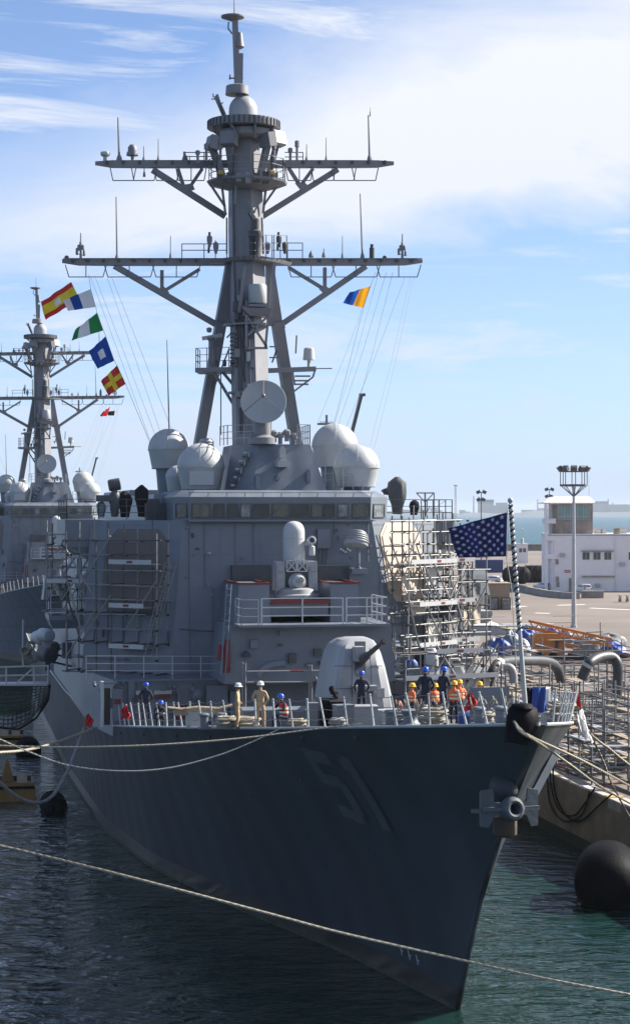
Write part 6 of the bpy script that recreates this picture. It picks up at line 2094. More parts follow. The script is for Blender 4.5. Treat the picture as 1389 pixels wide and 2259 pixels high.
car('silver car parked tail-on against the white building', G(1285, 1309), R(-72), 'car_silver', suv=True)
car('white car half hidden behind the tower column', G(1199, 1303), R(-60), 'car_white')
car('white car parked alone beyond the launcher box', G(1084, 1287), R(-25), 'car_white')
for i, (px, lab) in enumerate(((1367, 'left of the two motorbikes at the right edge'), (1383, 'right of the two motorbikes at the right edge'))):
    t = thing('motorbike', lab, 'motorbike', G(px, 1329), R(70), 'motorbikes by the wall')
    for x in (-.68, .68):
        mb = MB(); mb.tube([(x + .3 * math.cos(a), 0, .32 + .3 * math.sin(a)) for a in [2 * math.pi * q / 16 for q in range(16)]], .07, 6, closed=True); mb.build('wheel', 'tyre', t, True)
    mb = MB(); mb.beam((-.68, 0, .32), (-.45, 0, .95), .08); mb.beam((.68, 0, .32), (0, 0, .45), .1); mb.box((0, 0, .48), (.5, .3, .4)); mb.build('frame', 'dark_grey', t)
    mb = MB(); mb.sphere((-.12, 0, .85), .28, 12, 6, (1.1, .6, .6)); mb.build('fuel_tank', 'black_paint', t, True)
    mb = MB(); mb.box((.42, 0, .82), (.7, .26, .12)); mb.build('seat', 'black_cloth', t)
    mb = MB(); mb.beam((-.42, -.35, 1.08), (-.42, .35, 1.08), .05); mb.build('handlebar', 'dark_grey', t)

# ventilation ducts looping over the quay edge
def duct(label, pts, r_, m='duct_grey', band=None, group='ventilation ducts by the ship'):
    t = thing('ventilation_duct', label, 'duct', pts[0], 0, group)
    P_ = [Vector(p) - Vector(pts[0]) for p in pts]
    out = []
    for i in range(len(P_) - 1):                      # Catmull-Rom
        a, b_, c_, d_ = P_[max(i - 1, 0)], P_[i], P_[i + 1], P_[min(i + 2, len(P_) - 1)]
        for q in range(8):
            u = q / 8
            out.append(.5 * ((2 * b_) + (c_ - a) * u + (2 * a - 5 * b_ + 4 * c_ - d_) * u * u + (3 * b_ - a - 3 * c_ + d_) * u ** 3))
    out.append(P_[-1])
    mb = MB(); mb.tube(out, [r_ * (1 + (.05 if i % 2 else 0)) for i in range(len(out))], 14); mb.build('duct_hose', m, t, True, 60)
    if band is not None:
        i = int(band * (len(out) - 1))
        mb = MB(); mb.tube(out[i:i + 3], r_ * 1.12, 14); mb.build('joint_band', 'radome_white', t, True)
    return t


duct('grey duct hose bridging from the ship to the quay behind the flagstaff', [W(1075, 1512, 112), W(1086, 1482, 112), W(1102, 1464, 113), W(1140, 1459, 116), W(1200, 1460, 120), W(1226, 1472, 122), W(1236, 1500, 123)], .30, band=.3)
duct('short pale duct elbow below the long grey duct', [W(1110, 1474, 111), W(1124, 1474, 111), W(1131, 1486, 111), W(1132, 1508, 111)], .24, 'duct_pale')
duct('grey duct hose arching over the scaffold at the right edge', [W(1282, 1500, 112), W(1290, 1480, 112), W(1300, 1463, 112), W(1322, 1451, 113), W(1348, 1450, 114), W(1361, 1466, 114), W(1362, 1500, 114), W(1360, 1540, 114)], .30, band=.22)
duct('bent grey duct lying on the port deck beside the scaffold foot', [W(978, 1500, 104), W(1000, 1494, 104), W(1024, 1486, 104), W(1034, 1478, 104), W(1038, 1500, 104)], .2, 'duct_grey')

# ---- scaffolds
def lat(p, q): return L2W(p), L2W(q)


def spole(p, q, m, parent, base, r_=.05):
    pole('scaffold_tube', Vector(p) - base, Vector(q) - base, r_, m, parent)


def staging(label, ts, ss, seed, hmin, hmax, boards, limit=290, drop=.18):
    """grid of scaffold tubes with boards on the quay, ship-local t and s lines"""
    rnd = random.Random(seed)
    SB = Vector((ts[0], ss[0], QZ))
    stg = thing('quay_scaffold', label, 'scaffold', L2W(SB), TH, 'scaffold staging on the quay')
    hgt, cnt = {}, 0
    pxo = lambda t_, s_: 694.5 + FPX * (SX + CT * t_ - ST * s_) / (SY + ST * t_ + CT * s_)
    for i, t_ in enumerate(ts):
        for j, s_ in enumerate(ss):
            if rnd.random() < drop or not 1080 < pxo(t_, s_) < 1450: continue
            h_ = rnd.uniform(hmin, hmax)
            hgt[(i, j)] = h_
            spole((t_, s_, QZ), (t_ + rnd.uniform(-.05, .05), s_ + rnd.uniform(-.05, .05), QZ + h_), 'steel_pole' if rnd.random() < .6 else 'dull_pole', stg, SB)
            cnt += 1
    todo = []
    for (i, j), h_ in hgt.items():
        for di, dj in ((1, 0), (0, 1)):
            if (i + di, j + dj) not in hgt: continue
            h2 = min(h_, hgt[(i + di, j + dj)])
            for z_ in (.3, 1.2, 2.1, 3.0, 3.9, 4.8):
                if z_ < h2: todo.append((i, j, di, dj, z_))
    rnd.shuffle(todo)
    for i, j, di, dj, z_ in todo[:limit - cnt]:
        ov = rnd.uniform(.1, .6)
        d_ = Vector((ts[i + di] - ts[i] if di else 0, ss[j + dj] - ss[j] if dj else 0, 0)).normalized()
        m = 'red_paint' if rnd.random() < .04 else rnd.choice(('steel_pole', 'steel_pole', 'dull_pole'))
        spole(Vector((ts[i], ss[j], QZ + z_)) - d_ * ov, Vector((ts[i + di], ss[j + dj], QZ + z_ + rnd.uniform(-.08, .08))) + d_ * ov, m, stg, SB)
    keys = list(hgt)
    for k in range(boards):
        i, j = rnd.choice(keys)
        z_ = rnd.choice((1.25, 2.15, 2.15, 3.05)) + .08
        ln = rnd.uniform(2.2, 4.2)
        mb = MB()
        for q in range(rnd.choice((1, 2, 3))): mb.box((q * .27, 0, rnd.uniform(-.01, .02)), (.24, ln, .05))
        o = mb.build('scaffold_board', 'plank_wood' if rnd.random() < .7 else 'galv', stg)
        o.location = Vector((ts[i], ss[j], QZ + z_)) - SB + Vector((rnd.uniform(-.3, .3), 0, 0)); o.rotation_euler = (0, rnd.uniform(-.03, .03), rnd.choice((0, 0, R(90))) + rnd.uniform(-.08, .08))
    # tubes and boards stacked on the ground
    for k in range(14):
        i, j = rnd.choice(keys)
        mb = MB(); mb.box((0, 0, 0), (rnd.uniform(.3, .9), rnd.uniform(1.2, 2.6), rnd.uniform(.15, .6)), rz=rnd.uniform(-.6, .6))
        o = mb.build('stacked_boards', rnd.choice(('plank_wood', 'scrap_grey', 'scrap_grey', 'dark_grey')), stg); o.location = Vector((ts[i] + .6, ss[j], QZ + .3)) - SB
    return stg


staging('nearer tangle of steel scaffold staging on the quay beside the bow lines', [15.7, 17.0, 18.4, 19.9, 21.4], [36 + i * 1.9 for i in range(11)], 21, 2.4, 5.2, 30)
staging('farther tangle of steel scaffold staging on the quay under the arching duct', [16.0, 17.8, 19.6, 21.6, 23.8, 26.2, 28.6], [58 + i * 2.5 for i in range(10)], 22, 2.2, 4.6, 30)
staging('low scaffold rows far along the quay by the lamp mast', [24, 27, 30, 33, 36, 40, 44, 48], [92 + i * 6 for i in range(9)], 23, 1.6, 3.4, 16, 200)


def ship_scaffold(label, o_, al, out, n, dz0, z1, planks, seed, gap=.35, dep=1.0, skip=.12, step=1.35, dz=.98, sheets=0):
    """tube scaffold standing along a wall: o_ origin (ship-local), al along, out outward"""
    rr = random.Random(seed)
    t = thing('ship_scaffold', label, 'scaffold', L2W(o_), TH, 'scaffolds standing on the near destroyer')
    o_, al, out = Vector(o_), Vector(al).normalized(), Vector(out).normalized()
    zs = []
    z = dz0
    while z < z1: zs.append(z); z += dz
    for r_, off in ((0, gap), (1, gap + dep)):
        for i in range(n + 1):
            if rr.random() < skip and 0 < i < n: continue
            p = al * (i * step) + out * off
            top = z1 - o_.z + rr.uniform(-.2, .7) if r_ == 0 else z1 - o_.z + rr.uniform(-1.4, .2)
            pole('upright', p + Vector((0, 0, dz0 - o_.z)), p + Vector((rr.uniform(-.08, .08), 0, top)), .042, 'steel_pole' if rr.random() < .6 else 'dull_pole', t)
        for z_ in zs:
            if rr.random() < skip * 1.5: continue
            a_ = rr.choice((0, 0, 1)); b_ = n - rr.choice((0, 0, 1, 2))
            p = al * (a_ * step - .3) + out * (off + .05); q = al * (b_ * step + .3) + out * (off + .05)
            pole('ledger', p + Vector((0, 0, z_ - o_.z)), q + Vector((0, 0, z_ - o_.z + rr.uniform(-.06, .06))), .038, 'steel_pole' if rr.random() < .7 else 'dull_pole', t)
    for i in range(0, n + 1):
        for z_ in zs[::2]:
            if rr.random() < .3: continue
            p = al * (i * step + .05) + Vector((0, 0, z_ - o_.z + .06))
            pole('transom', p + out * (gap - .15), p + out * (gap + dep + .15), .04, 'dull_pole', t)
    for k in range(9):
        i = rr.randint(0, n - 2); za = rr.choice(zs[:-3]); zb = za + 2.6
        i2 = i + rr.choice((-1, 1)) * 2
        i2 = max(0, min(n, i2))
        pole('brace', al * (i * step) + out * (gap + dep + .07) + Vector((0, 0, za - o_.z)), al * (i2 * step) + out * (gap + dep + .07) + Vector((0, 0, zb - o_.z)), .045, 'steel_pole', t)
    for z_, a_, b_ in planks:
        for off in (gap + .2, gap + .5, gap + .8):
            p, q = al * (a_ * step) + out * off, al * (b_ * step) + out * off
            mb = MB(); mb.beam(p + Vector((0, 0, z_ - o_.z)), q + Vector((0, 0, z_ - o_.z)), .26, .05); mb.build('walk_board', 'plank_wood' if off < gap + .4 else 'galv', t)
        p, q = al * (a_ * step) + out * (gap + dep + .1), al * (b_ * step) + out * (gap + dep + .1)
        mb = MB(); mb.beam(p + Vector((0, 0, z_ - o_.z + .12)), q + Vector((0, 0, z_ - o_.z + .12)), .04, .24); tb_ = mb.build('toe_board', 'plank_white', t)
        c_ = (p + q) / 2 + out * .025 + Vector((0, 0, z_ - o_.z + .12))
        mb = MB(); mb.beam(c_ - al * .18, c_ + al * .18, .02, .12); mb.build('board_label', 'red_paint', tb_)
    cp = MB()                                   # couplers where tubes cross: far too many and small to pick apart
    for i in range(n + 1):
        for z_ in zs:
            for off in (gap, gap + dep):
                if rr.random() < .7: cp.box(al * (i * step) + out * off + Vector((0, 0, z_ - o_.z)), (.13, .13, .11), rz=rr.uniform(0, 1))
    tag(cp.build('coupler_set', 'rust_brown', t), kind='stuff')
    for k in range(sheets):                     # pale sheeting lashed on here and there
        i = rr.uniform(0, n - 1.2) * step; z_ = rr.uniform(dz0 + .5, z1 - 2.2) - o_.z; w_, h_ = rr.uniform(.7, 1.5), rr.uniform(.5, 1.3)
        g = [[al * (i + w_ * a / 8) + out * (gap + dep * .5 + .05 * math.sin(a * 1.3 + b_ * .7)) + Vector((0, 0, z_ + h_ * b_ / 6)) for a in range(9)] for b_ in range(7)]
        mb = MB(); mb.sheet(g); mb.build('lashed_sheet', rr.choice(('sheeting', 'sheeting', 'primer_tan', 'dark_grey', 'scrap_grey')), t, True, 70)
    return t


alP = Vector((10.1 - fr1, 48.9 - 44.6, 0)).normalized(); nP = Vector((alP.y, -alP.x, 0))
ship_scaffold('sunlit scaffold against the port radar array face', (fr1 + .7, 44.7, 8.95), alP, nP, 6, 8.95, 17.4, ((14.7, .2, 5.6), (12.4, 1.0, 5.6), (10.2, 1, 5.6)), 31, sheets=8, skip=.06, step=.98, dz=.62)
ship_scaffold('sunlit scaffold beside the port sponson, outer bay', (9.0, 48.0, 6.6), (1, .5, 0), (.45, -.9, 0), 3, 6.6, 16.6, ((14.75, 0, 2), (12.5, 0, 2), (10.3, 0, 2.4), (8.6, 0, 3)), 32, sheets=9, gap=.5, dep=1.2, skip=.10, step=.95, dz=.7)
ship_scaffold('low sunlit scaffold on the port deck behind the gun', (4.9, 39.5, 6.7), (1, .25, 0), (.2, -1, 0), 6, 6.7, 11.0, ((9.0, 0, 6), (10.3, 2, 5)), 34, sheets=8, gap=.2, dep=1.3, skip=.12, step=.9, dz=.72)
alS = Vector((fl1 + 9.9, 44.6 - 48.9, 0)).normalized(); nS = Vector((alS.y, -alS.x, 0))
ship_scaffold('shaded scaffold with white boards against the starboard radar array face', (-10.1, 48.9, 8.95), alS, nS, 6, 8.95, 16.6, ((14.75, 2.9, 5.7), (12.45, 2.9, 5.2), (10.3, 2.9, 5.2)), 33, skip=.16, step=.98, dz=.78)
ship_scaffold('dark scaffold standing on the starboard sponson', (-11.6, 51.4, 12.05), (1, -.35, 0), (-.35, -1, 0), 3, 12.05, 16.4, ((13.6, 0, 3), (15.0, .5, 2.5)), 35, sheets=3, gap=.1, dep=.9, skip=.05, step=.85, dz=.6)
rr = random.Random(61)
KS = ('a red gas bottle', 'a dark box', 'a grey box', 'a tan sack', 'a coiled cable', 'a pale drum', 'a blue drum', 'a grey bin', 'a dark sack', 'a wood crate')
PL = ('low near the gun', 'low right of the gun', 'below the port sponson', 'at the deck edge', 'under the first boards', 'beside the duct end', 'below the radar face', 'by the inner pole', 'by the outer pole', 'behind the navy sailors')
for k in range(10):
    m = ('red_paint', 'dark_grey', 'haze_grey', 'beige_box', 'black_cloth', 'radome_white', 'blue_tarp', 'galv', 'black_cloth', 'plank_wood')[k]
    px, s_ = (875, 893, 1012, 1035, 930, 985, 905, 950, 1022, 940)[k], (40.5, 42, 49, 49.5, 44, 47, 41.5, 43.5, 50, 39)[k]
    b_ = P(px, 1500, s_); b_.z = 8.96 if s_ > 41 else 6.7
    w_, h_ = rr.uniform(.5, .9), rr.uniform(.6, 1.4)
    rings = []
    for j in range(6):
        u = j / 5; kk = interp(u, [(0, .95), (.5, 1), (.85, .92), (1, .6)])
        rings.append([(w_ * .5 * kk * math.copysign(abs(math.cos(a)) ** .7, math.cos(a)) * rr.uniform(.95, 1.05), w_ * .45 * kk * math.copysign(abs(math.sin(a)) ** .7, math.sin(a)) * rr.uniform(.95, 1.05), h_ * u) for a in [2 * math.pi * (i + .5) / 12 for i in range(12)]])
    mb = MB(); mb.loft(rings); o = mb.build('site_load', m, None, True, 45, loc=L2W(b_)); tag(o, KS[k][2:] + ' standing among the port scaffold, ' + PL[k], 'load', 'loads among the port scaffold')
for x0_, y0_, x1_, y1_, s_ in ((324, 1455, 383, 1240, 44.2), (331, 1412, 372, 1240, 44.3)):
    p, q = P(x0_, y0_, s_), P(x1_, y1_, s_)
    t = thing('scaffold_ladder', 'steel ladder leaning on the starboard scaffold, ' + ('lower' if s_ == 44.2 else 'upper') + ' of two', 'ladder', L2W(p), TH, 'ladders on the starboard scaffold')
    sd = Vector((.18, .05, 0))
    for k in (-1, 1): pole('stile', sd * k, q - p + sd * k, .028, 'steel_pole', t)
    for i in range(1, 16): pole('rung', (q - p) * (i / 16) - sd, (q - p) * (i / 16) + sd, .016, 'steel_pole', t)
# long props leaning outboard on the port side
for x0_, y0_, x1_, y1_ in ((1057, 1470, 1014, 1298), (1049, 1480, 985, 1260)):
    p, q = P(x0_, y0_, 50), P(x1_, y1_, 50.5)
    mb = MB(); mb.tube([L2W(p), L2W(q)], .06, 8); tag(mb.build('leaning_pole', 'radome_white', None, True), 'long white pole leaning on the port scaffold, ' + ('outer' if x0_ == 1057 else 'inner') + ' one', 'pole', 'poles leaning on the port scaffold')
# barrier of tubes with red and white tape in front of the gun house
t = thing('tube_barrier', 'steel tube barrier with red taped ends before the gun house', 'barrier', L2W((P(630, 1500, 30).x, 30, deck_z(30))), TH)
o_ = Vector((P(630, 1500, 30).x, 30, deck_z(30)))
for x0_, y0_, x1_, y1_ in ((535, 1600, 535, 1462), (541, 1600, 541, 1464), (682, 1600, 682, 1468), (688, 1600, 687, 1468), (545, 1482, 722, 1480), (545, 1506, 722, 1505), (690, 1485, 702, 1504)):
    p, q = P(x0_, y0_, 30), P(x1_, y1_, 30)
    if y0_ == 1600: p.z = deck_z(30)
    pole('barrier_tube', p - o_, q - o_, .04, 'steel_pole', t)
for x0_, x1_, y in ((640, 668, 1481), (705, 722, 1481), (690, 720, 1505), (560, 575, 1506)):
    pole('tape', P(x0_, y, 29.99) - o_, P(x1_, y, 29.99) - o_, .046, 'red_paint', t)

# ------------------------------------------------------------------ people
def person(label, base, face, pose='stand', shirt='navy_cloth', trousers='navy_cloth', helmet='helmet_blue', skin='skin', h=1.76, vest=None, group='crew and workers on the forecastle', lean=0.0):
    """body grown with a Skin modifier from a posed skeleton, one mesh; helmet (and vest) are children. local -y is forward"""
    J = {'pel': (0, .02, .96, .135, .10), 'sp': (0, .0, 1.14, .13, .10), 'ch': (0, -.005, 1.33, .155, .11), 'nb': (0, .0, 1.475, .075, .07), 'nk': (0, -.01, 1.53, .052, .052), 'hd': (0, -.025, 1.63, .075, .088), 'tp': (0, -.02, 1.72, .062, .072)}
    for sd, k in ((-1, 'l'), (1, 'r')):
        J['sh' + k] = (sd * .185, .0, 1.43, .062, .062)
        J['el' + k] = (sd * .255, .03, 1.15, .045, .045)
        J['wr' + k] = (sd * .235, -.07, .92, .032, .032)
        J['ha' + k] = (sd * .225, -.10, .84, .036, .022)
        J['hi' + k] = (sd * .095, .02, .90, .088, .088)
        J['kn' + k] = (sd * .115, -.02, .50, .06, .062)
        J['an' + k] = (sd * .12, .03, .10, .045, .045)
        J['to' + k] = (sd * .135, -.15, .045, .045, .035)
    def mv(k, x, y, z): J[k] = (x, y, z) + J[k][3:]
    if pose == 'pockets':            # hands in jacket pockets
        for sd, k in ((-1, 'l'), (1, 'r')):
            mv('el' + k, sd * .31, .06, 1.16); mv('wr' + k, sd * .21, -.09, .98); mv('ha' + k, sd * .17, -.11, .93)
        mv('knl', -.13, -.05, .5); mv('anl', -.15, -.02, .1); mv('tol', -.18, -.2, .045)
    elif pose == 'rail':             # one arm stretched sideways on the rail
        mv('ell', -.40, -.05, 1.22); mv('wrl', -.64, -.08, 1.13); mv('hal', -.73, -.09, 1.11)
        mv('elr', .29, .04, 1.16); mv('wrr', .22, -.13, .97); mv('har', .19, -.19, .95)
    elif pose == 'busy':             # forearms raised before the chest
        for sd, k in ((-1, 'l'), (1, 'r')):
            mv('el' + k, sd * .27, -.03, 1.15); mv('wr' + k, sd * .13, -.26, 1.2); mv('ha' + k, sd * .07, -.33, 1.22)
    elif pose in ('sit', 'crouch'):
        dz, sx = (-.46, 0)
        for k in list(J):
            x, y, z = J[k][:3]
            if k[:2] in ('pe', 'sp', 'ch', 'nb', 'nk', 'hd', 'tp', 'sh', 'hi'):
                f = max(0, (z - .96)) * (.22 if pose == 'sit' else .62)
                mv(k, x, y - f, z + dz + (0 if pose == 'sit' else -max(0, z - 1.0) * .12))
        for sd, k in ((-1, 'l'), (1, 'r')):
            mv('kn' + k, sd * .17, -.40, .52 if pose == 'sit' else .55)
            mv('an' + k, sd * .16, (-.44 if sd < 0 else -.30), .10); mv('to' + k, sd * .18, (-.62 if sd < 0 else -.48), .045)
            ysh, zsh = J['sh' + k][1], J['sh' + k][2]
            mv('el' + k, sd * .25, ysh - .12, zsh - .24); mv('wr' + k, sd * .12, ysh - .32, zsh - .22); mv('ha' + k, sd * .07, ysh - .39, zsh - .21)
        if pose == 'sit':
            mv('ell', -.28, -.28, .80); mv('wrl', -.16, -.40, 1.0); mv('hal', -.12, -.42, 1.08)
    E_ = [('pel', 'sp'), ('sp', 'ch'), ('ch', 'nb'), ('nb', 'nk'), ('nk', 'hd'), ('hd', 'tp')]
    for k in 'lr':
        E_ += [('ch', 'sh' + k), ('sh' + k, 'el' + k), ('el' + k, 'wr' + k), ('wr' + k, 'ha' + k), ('pel', 'hi' + k), ('hi' + k, 'kn' + k), ('kn' + k, 'an' + k), ('an' + k, 'to' + k)]
    names = list(J)
    idx = {n: i for i, n in enumerate(names)}
    sc_ = h / 1.76
    me = bpy.data.meshes.new('person_skeleton')
    me.from_pydata([Vector(J[n][:3]) * sc_ for n in names], [(idx[a], idx[b]) for a, b in E_], [])
    bm = bmesh.new(); bm.from_mesh(me)
    sk = bm.verts.layers.skin.verify()
    bm.verts.ensure_lookup_table()
    for n in names:
        v = bm.verts[idx[n]]
        kq = 1.16 if n[:2] in ('pe', 'sp', 'ch', 'sh', 'el', 'hi', 'kn') else 1.05
        v[sk].radius = (J[n][3] * sc_ * kq, J[n][4] * sc_ * kq)
        v[sk].use_root = (n == 'pel')
    bm.to_mesh(me); bm.free()
    tmp = bpy.data.objects.new('person_tmp', me)
    COL.objects.link(tmp)
    md = tmp.modifiers.new('skin', 'SKIN'); md.use_smooth_shade = True; md.branch_smoothing = .4
    tmp.modifiers.new('sub', 'SUBSURF').levels = 1
    dg = bpy.context.evaluated_depsgraph_get()
    body = bpy.data.meshes.new_from_object(tmp.evaluated_get(dg))
    bpy.data.objects.remove(tmp)
    # fingers, nose and ears added to the same mesh
    b = MB()
    for k in 'lr':
        w_, a_ = Vector(J['wr' + k][:3]), Vector(J['ha' + k][:3])
        d_ = (a_ - w_).normalized()
        sdv = d_.cross(Vector((0, 1, 0)))
        sdv = sdv.normalized() if sdv.length > .1 else Vector((1, 0, 0))
        nn = sdv.cross(d_)
        for q, (o_, ln) in enumerate(((-.027, .062), (-.009, .075), (.009, .07), (.026, .055))):
            r0 = a_ + sdv * o_
            b.tube([(r0 - d_ * .02) * sc_, (r0 + d_ * ln * .5) * sc_, (r0 + d_ * ln + nn * .02) * sc_], [.0095, .009, .007], 5)
        r0 = w_.lerp(a_, .4)
        b.tube([(r0 + sdv * .02) * sc_, (r0 + sdv * .05 + d_ * .03) * sc_, (r0 + sdv * .055 + d_ * .065) * sc_], [.011, .010, .008], 5)
    hd = Vector(J['hd'][:3])
    b.tube([(hd + Vector((0, -.085, .03))) * sc_, (hd + Vector((0, -.113, -.012))) * sc_, (hd + Vector((0, -.088, -.02))) * sc_], [.008, .016, .010], 5)
    for sd in (-1, 1): b.sphere((hd + Vector((sd * .078, .005, .005))) * sc_, .026, 8, 5, (.35, .7, 1))
    bm = bmesh.new(); bm.from_mesh(body)
    base_n = len(bm.faces)
    vs = [bm.verts.new(p) for p in b.v]
    for f in b.f:
        try: bm.faces.new([vs[i] for i in f]).smooth = True
        except ValueError: pass
    # clothing by nearest bone
    mats = [skin, shirt, trousers, 'boot', 'hair']
    bone_m = {}
    for a, c in E_:
        if a in ('nb', 'nk', 'hd'): bone_m[(a, c)] = 0
        elif a[:2] == 'wr': bone_m[(a, c)] = 0
        elif a[:2] == 'an': bone_m[(a, c)] = 3
        elif a in ('pel', 'hil', 'hir', 'knl', 'knr'): bone_m[(a, c)] = 2 if (a, c) != ('pel', 'sp') else 1
        else: bone_m[(a, c)] = 1
    segs = [(Vector(J[a][:3]) * sc_, Vector(J[c][:3]) * sc_, m_, max(J[a][3], J[c][3])) for (a, c), m_ in bone_m.items()]
    bm.faces.ensure_lookup_table()
    for fi, f in enumerate(bm.faces):
        if fi >= base_n: f.material_index = 0; continue
        p = f.calc_center_median()
        best, bm_ = 9, 0
        for s_, e_, m_, rr_ in segs:
            d_ = e_ - s_
            u = max(0, min(1, (p - s_).dot(d_) / d_.length_squared))
            q = (p - (s_ + d_ * u)).length - rr_ * sc_ * .8
            if q < best: best, bm_ = q, m_
        if bm_ == 0 and p.z > (J['hd'][2] + .0) * sc_ and p.y > (J['hd'][1] + .02) * sc_: bm_ = 4
        f.material_index = bm_
    body.materials.clear()
    for m_ in mats: body.materials.append(MAT[m_])
    bm.to_mesh(body); bm.free()
    t = thing('person', label, 'person', base, face, group)
    o = bpy.data.objects.new('body', body); COL.objects.link(o); o.parent = t
    tp = (Vector(J['hd'][:3]) * .45 + Vector(J['tp'][:3]) * .55) * sc_
    if helmet:
        mb = MB()
        mb.lathe([(.150, -.03), (.152, -.022), (.128, -.012), (.126, .03), (.112, .075), (.075, .108), (.02, .12)], (0, 0, 0), 20)
        mb.frustum([(-.08, -.12), (.08, -.12), (.06, -.185), (-.06, -.185)], -.03, [(-.08, -.12), (.08, -.12), (.06, -.18), (-.06, -.18)], -.018)
        mb.box((0, 0, .112), (.03, .2, .02))
        hm = mb.build('helmet', helmet, t, True, 50); hm.location = tp + Vector((0, 0, .03))
    if vest:
        c0, c1 = Vector(J['sp'][:3]) * sc_, Vector(J['nb'][:3]) * sc_
        rings = []
        for u, wx, wy in ((-.35, .19, .15), (0, .185, .145), (.5, .205, .15), (.85, .19, .13), (.98, .12, .10)):
            c_ = c0.lerp(c1, u)
            rings.append([c_ + Vector((wx * sc_ * math.cos(a), wy * sc_ * math.sin(a), 0)) for a in [2 * math.pi * i / 18 for i in range(18)]])
        mb = MB(); mb.loft(rings, True, False); vs_ = mb.build('vest', vest, t, True, 60)
        for u in (-.1, .35):
            c_ = c0.lerp(c1, u)
            mb = MB(); mb.lathe([(.212 * sc_, -.03), (.212 * sc_, .03)], (0, 0, 0), 18); q = mb.build('reflective_band', 'reflective', vs_); q.location = c_; q.scale = (1, .76, 1)
    return t


def deck(px, s_, dy=0.0):
    """world point on the forecastle deck under photo column px at ship station s_"""
    return L2W((P(px, 1600, s_).x, s_, deck_z(s_) - .03))


def face(deg): return TH + R(deg)          # 0 = facing forward (towards the camera)


person('standing man in khaki and white helmet, arm along the rail, beside the tube barrier', deck(524, 18.2), face(75), 'rail', 'khaki', 'khaki', 'helmet_white', 'skin_dark', 1.74)
person('standing man in khaki and white helmet, back half turned, nearer the seated sailor', deck(574, 17.2), face(158), 'pockets', 'khaki', 'khaki', 'helmet_white', 'skin', 1.78)
person('seated sailor in navy with blue helmet and red vest, beside the khaki men', deck(628, 16.8), face(-70), 'sit', 'navy_cloth', 'navy_cloth', 'helmet_blue', 'skin', 1.74, vest='red_cloth')
person('sailor in navy coveralls and blue helmet with his back to us, before the gun', deck(797, 20.5) + Vector((0, 0, .42)), face(176), 'pockets', 'navy_cloth', 'navy_cloth', 'helmet_blue', 'skin', 1.76)
person('sailor in navy with dark blue helmet standing by the deckhouse at left', deck(322, 34.5) + Vector((0, 0, .25)), face(165), 'pockets', 'navy_cloth', 'navy_cloth', 'helmet_blue', 'skin', 1.8)
person('sailor in navy crouched at the rail with bright blue helmet, at left', deck(346, 30.4), face(15), 'crouch', 'navy_cloth', 'navy_cloth', 'helmet_blue', 'skin', 1.76)
person('broad sailor in navy and blue helmet, left of two near the bow', deck(938, 15.2) + Vector((0, 0, .35)), face(170), 'pockets', 'navy_cloth', 'navy_cloth', 'helmet_blue', 'skin', 1.84)
person('sailor in dark jacket and blue helmet holding something, right of two near the bow', deck(978, 14.4) + Vector((0, 0, .35)), face(120), 'busy', 'navy_cloth', 'navy_cloth', 'helmet_blue', 'skin_dark', 1.82)
for px, s_, hh, lab in ((908, 19.5, 1.62, 'worker in orange vest and yellow helmet at the left of the bow group'), (958, 18.5, 1.6, 'worker in orange vest and yellow helmet between the two navy sailors'),
                        (1001, 17.6, 1.66, 'worker in orange vest and yellow helmet, first right of the navy sailors'), (1013, 18.4, 1.72, 'worker in orange vest and yellow helmet, second right of the navy sailors'), (1057, 18, 1.62, 'worker with yellow helmet behind the grey screen at the bow')):
    person(lab, deck(px, s_), face(random.Random(px).uniform(-60, 200)), 'busy' if px % 2 else 'stand', 'orange_cloth', 'navy_cloth', 'helmet_yellow', 'skin', hh, vest='orange_cloth')

# ------------------------------------------------------------------ loose gear on the forecastle
def gear(mb, name, label, m, cat, px, s_, rz=0, group=None, smooth=False, dz=0.0):
    o = mb.build(name, m, None, smooth, 45)
    o.location = deck(px, s_) + Vector((0, 0, dz)); o.rotation_euler = (0, 0, TH + rz)
    return tag(o, label, cat, group)


def coil(b, r0, r1, turns, h, rr_, seed=1):
    q = random.Random(seed)
    pts = []
    n = 22 * turns
    for i in range(n):
        u = i / n
        a = 2 * math.pi * i / 22
        r_ = r0 + (r1 - r0) * abs(math.sin(u * math.pi * 2.5)) + q.uniform(-.02, .02)
        pts.append((r_ * math.cos(a), r_ * math.sin(a), rr_ + h * u + q.uniform(-.01, .01)))
    b.tube(pts, rr_, 6)
    return b


CG = 'rope coils on the forecastle'
for i, (px, s_, r_, h_, lab, m) in enumerate(((500, 19.0, .5, .45, 'rope coil flaked behind the left khaki man', 'rope_cream'), (543, 18.8, .62, .4, 'pale rope coil between the two khaki men', 'rope_cream'), (655, 17.6, .4, .3, 'low rope coil right of the seated sailor', 'rope_cream'),
                                              (955, 11.2, .55, .62, 'big drum of pale rope by the rail below the navy sailors', 'rope_cream'), (893, 13.5, .45, .5, 'grey rope coil left of the big rope drum', 'rope_grey'),
                                              (1066, 8.6, .42, .42, 'rope coil on the bow left of the flagstaff', 'rope_cream'), (1236, 7.4, .55, .75, 'tall heap of pale rope on the port bow', 'rope_cream'), (745, 17, .35, .3, 'small rope coil beside the black cases', 'rope_grey'))):
    mb = MB(); coil(mb, r_, r_ * .55, 6, h_, .055, i); gear(mb, 'rope_coil', lab, m, 'rope coil', px, s_, 0, CG, True)
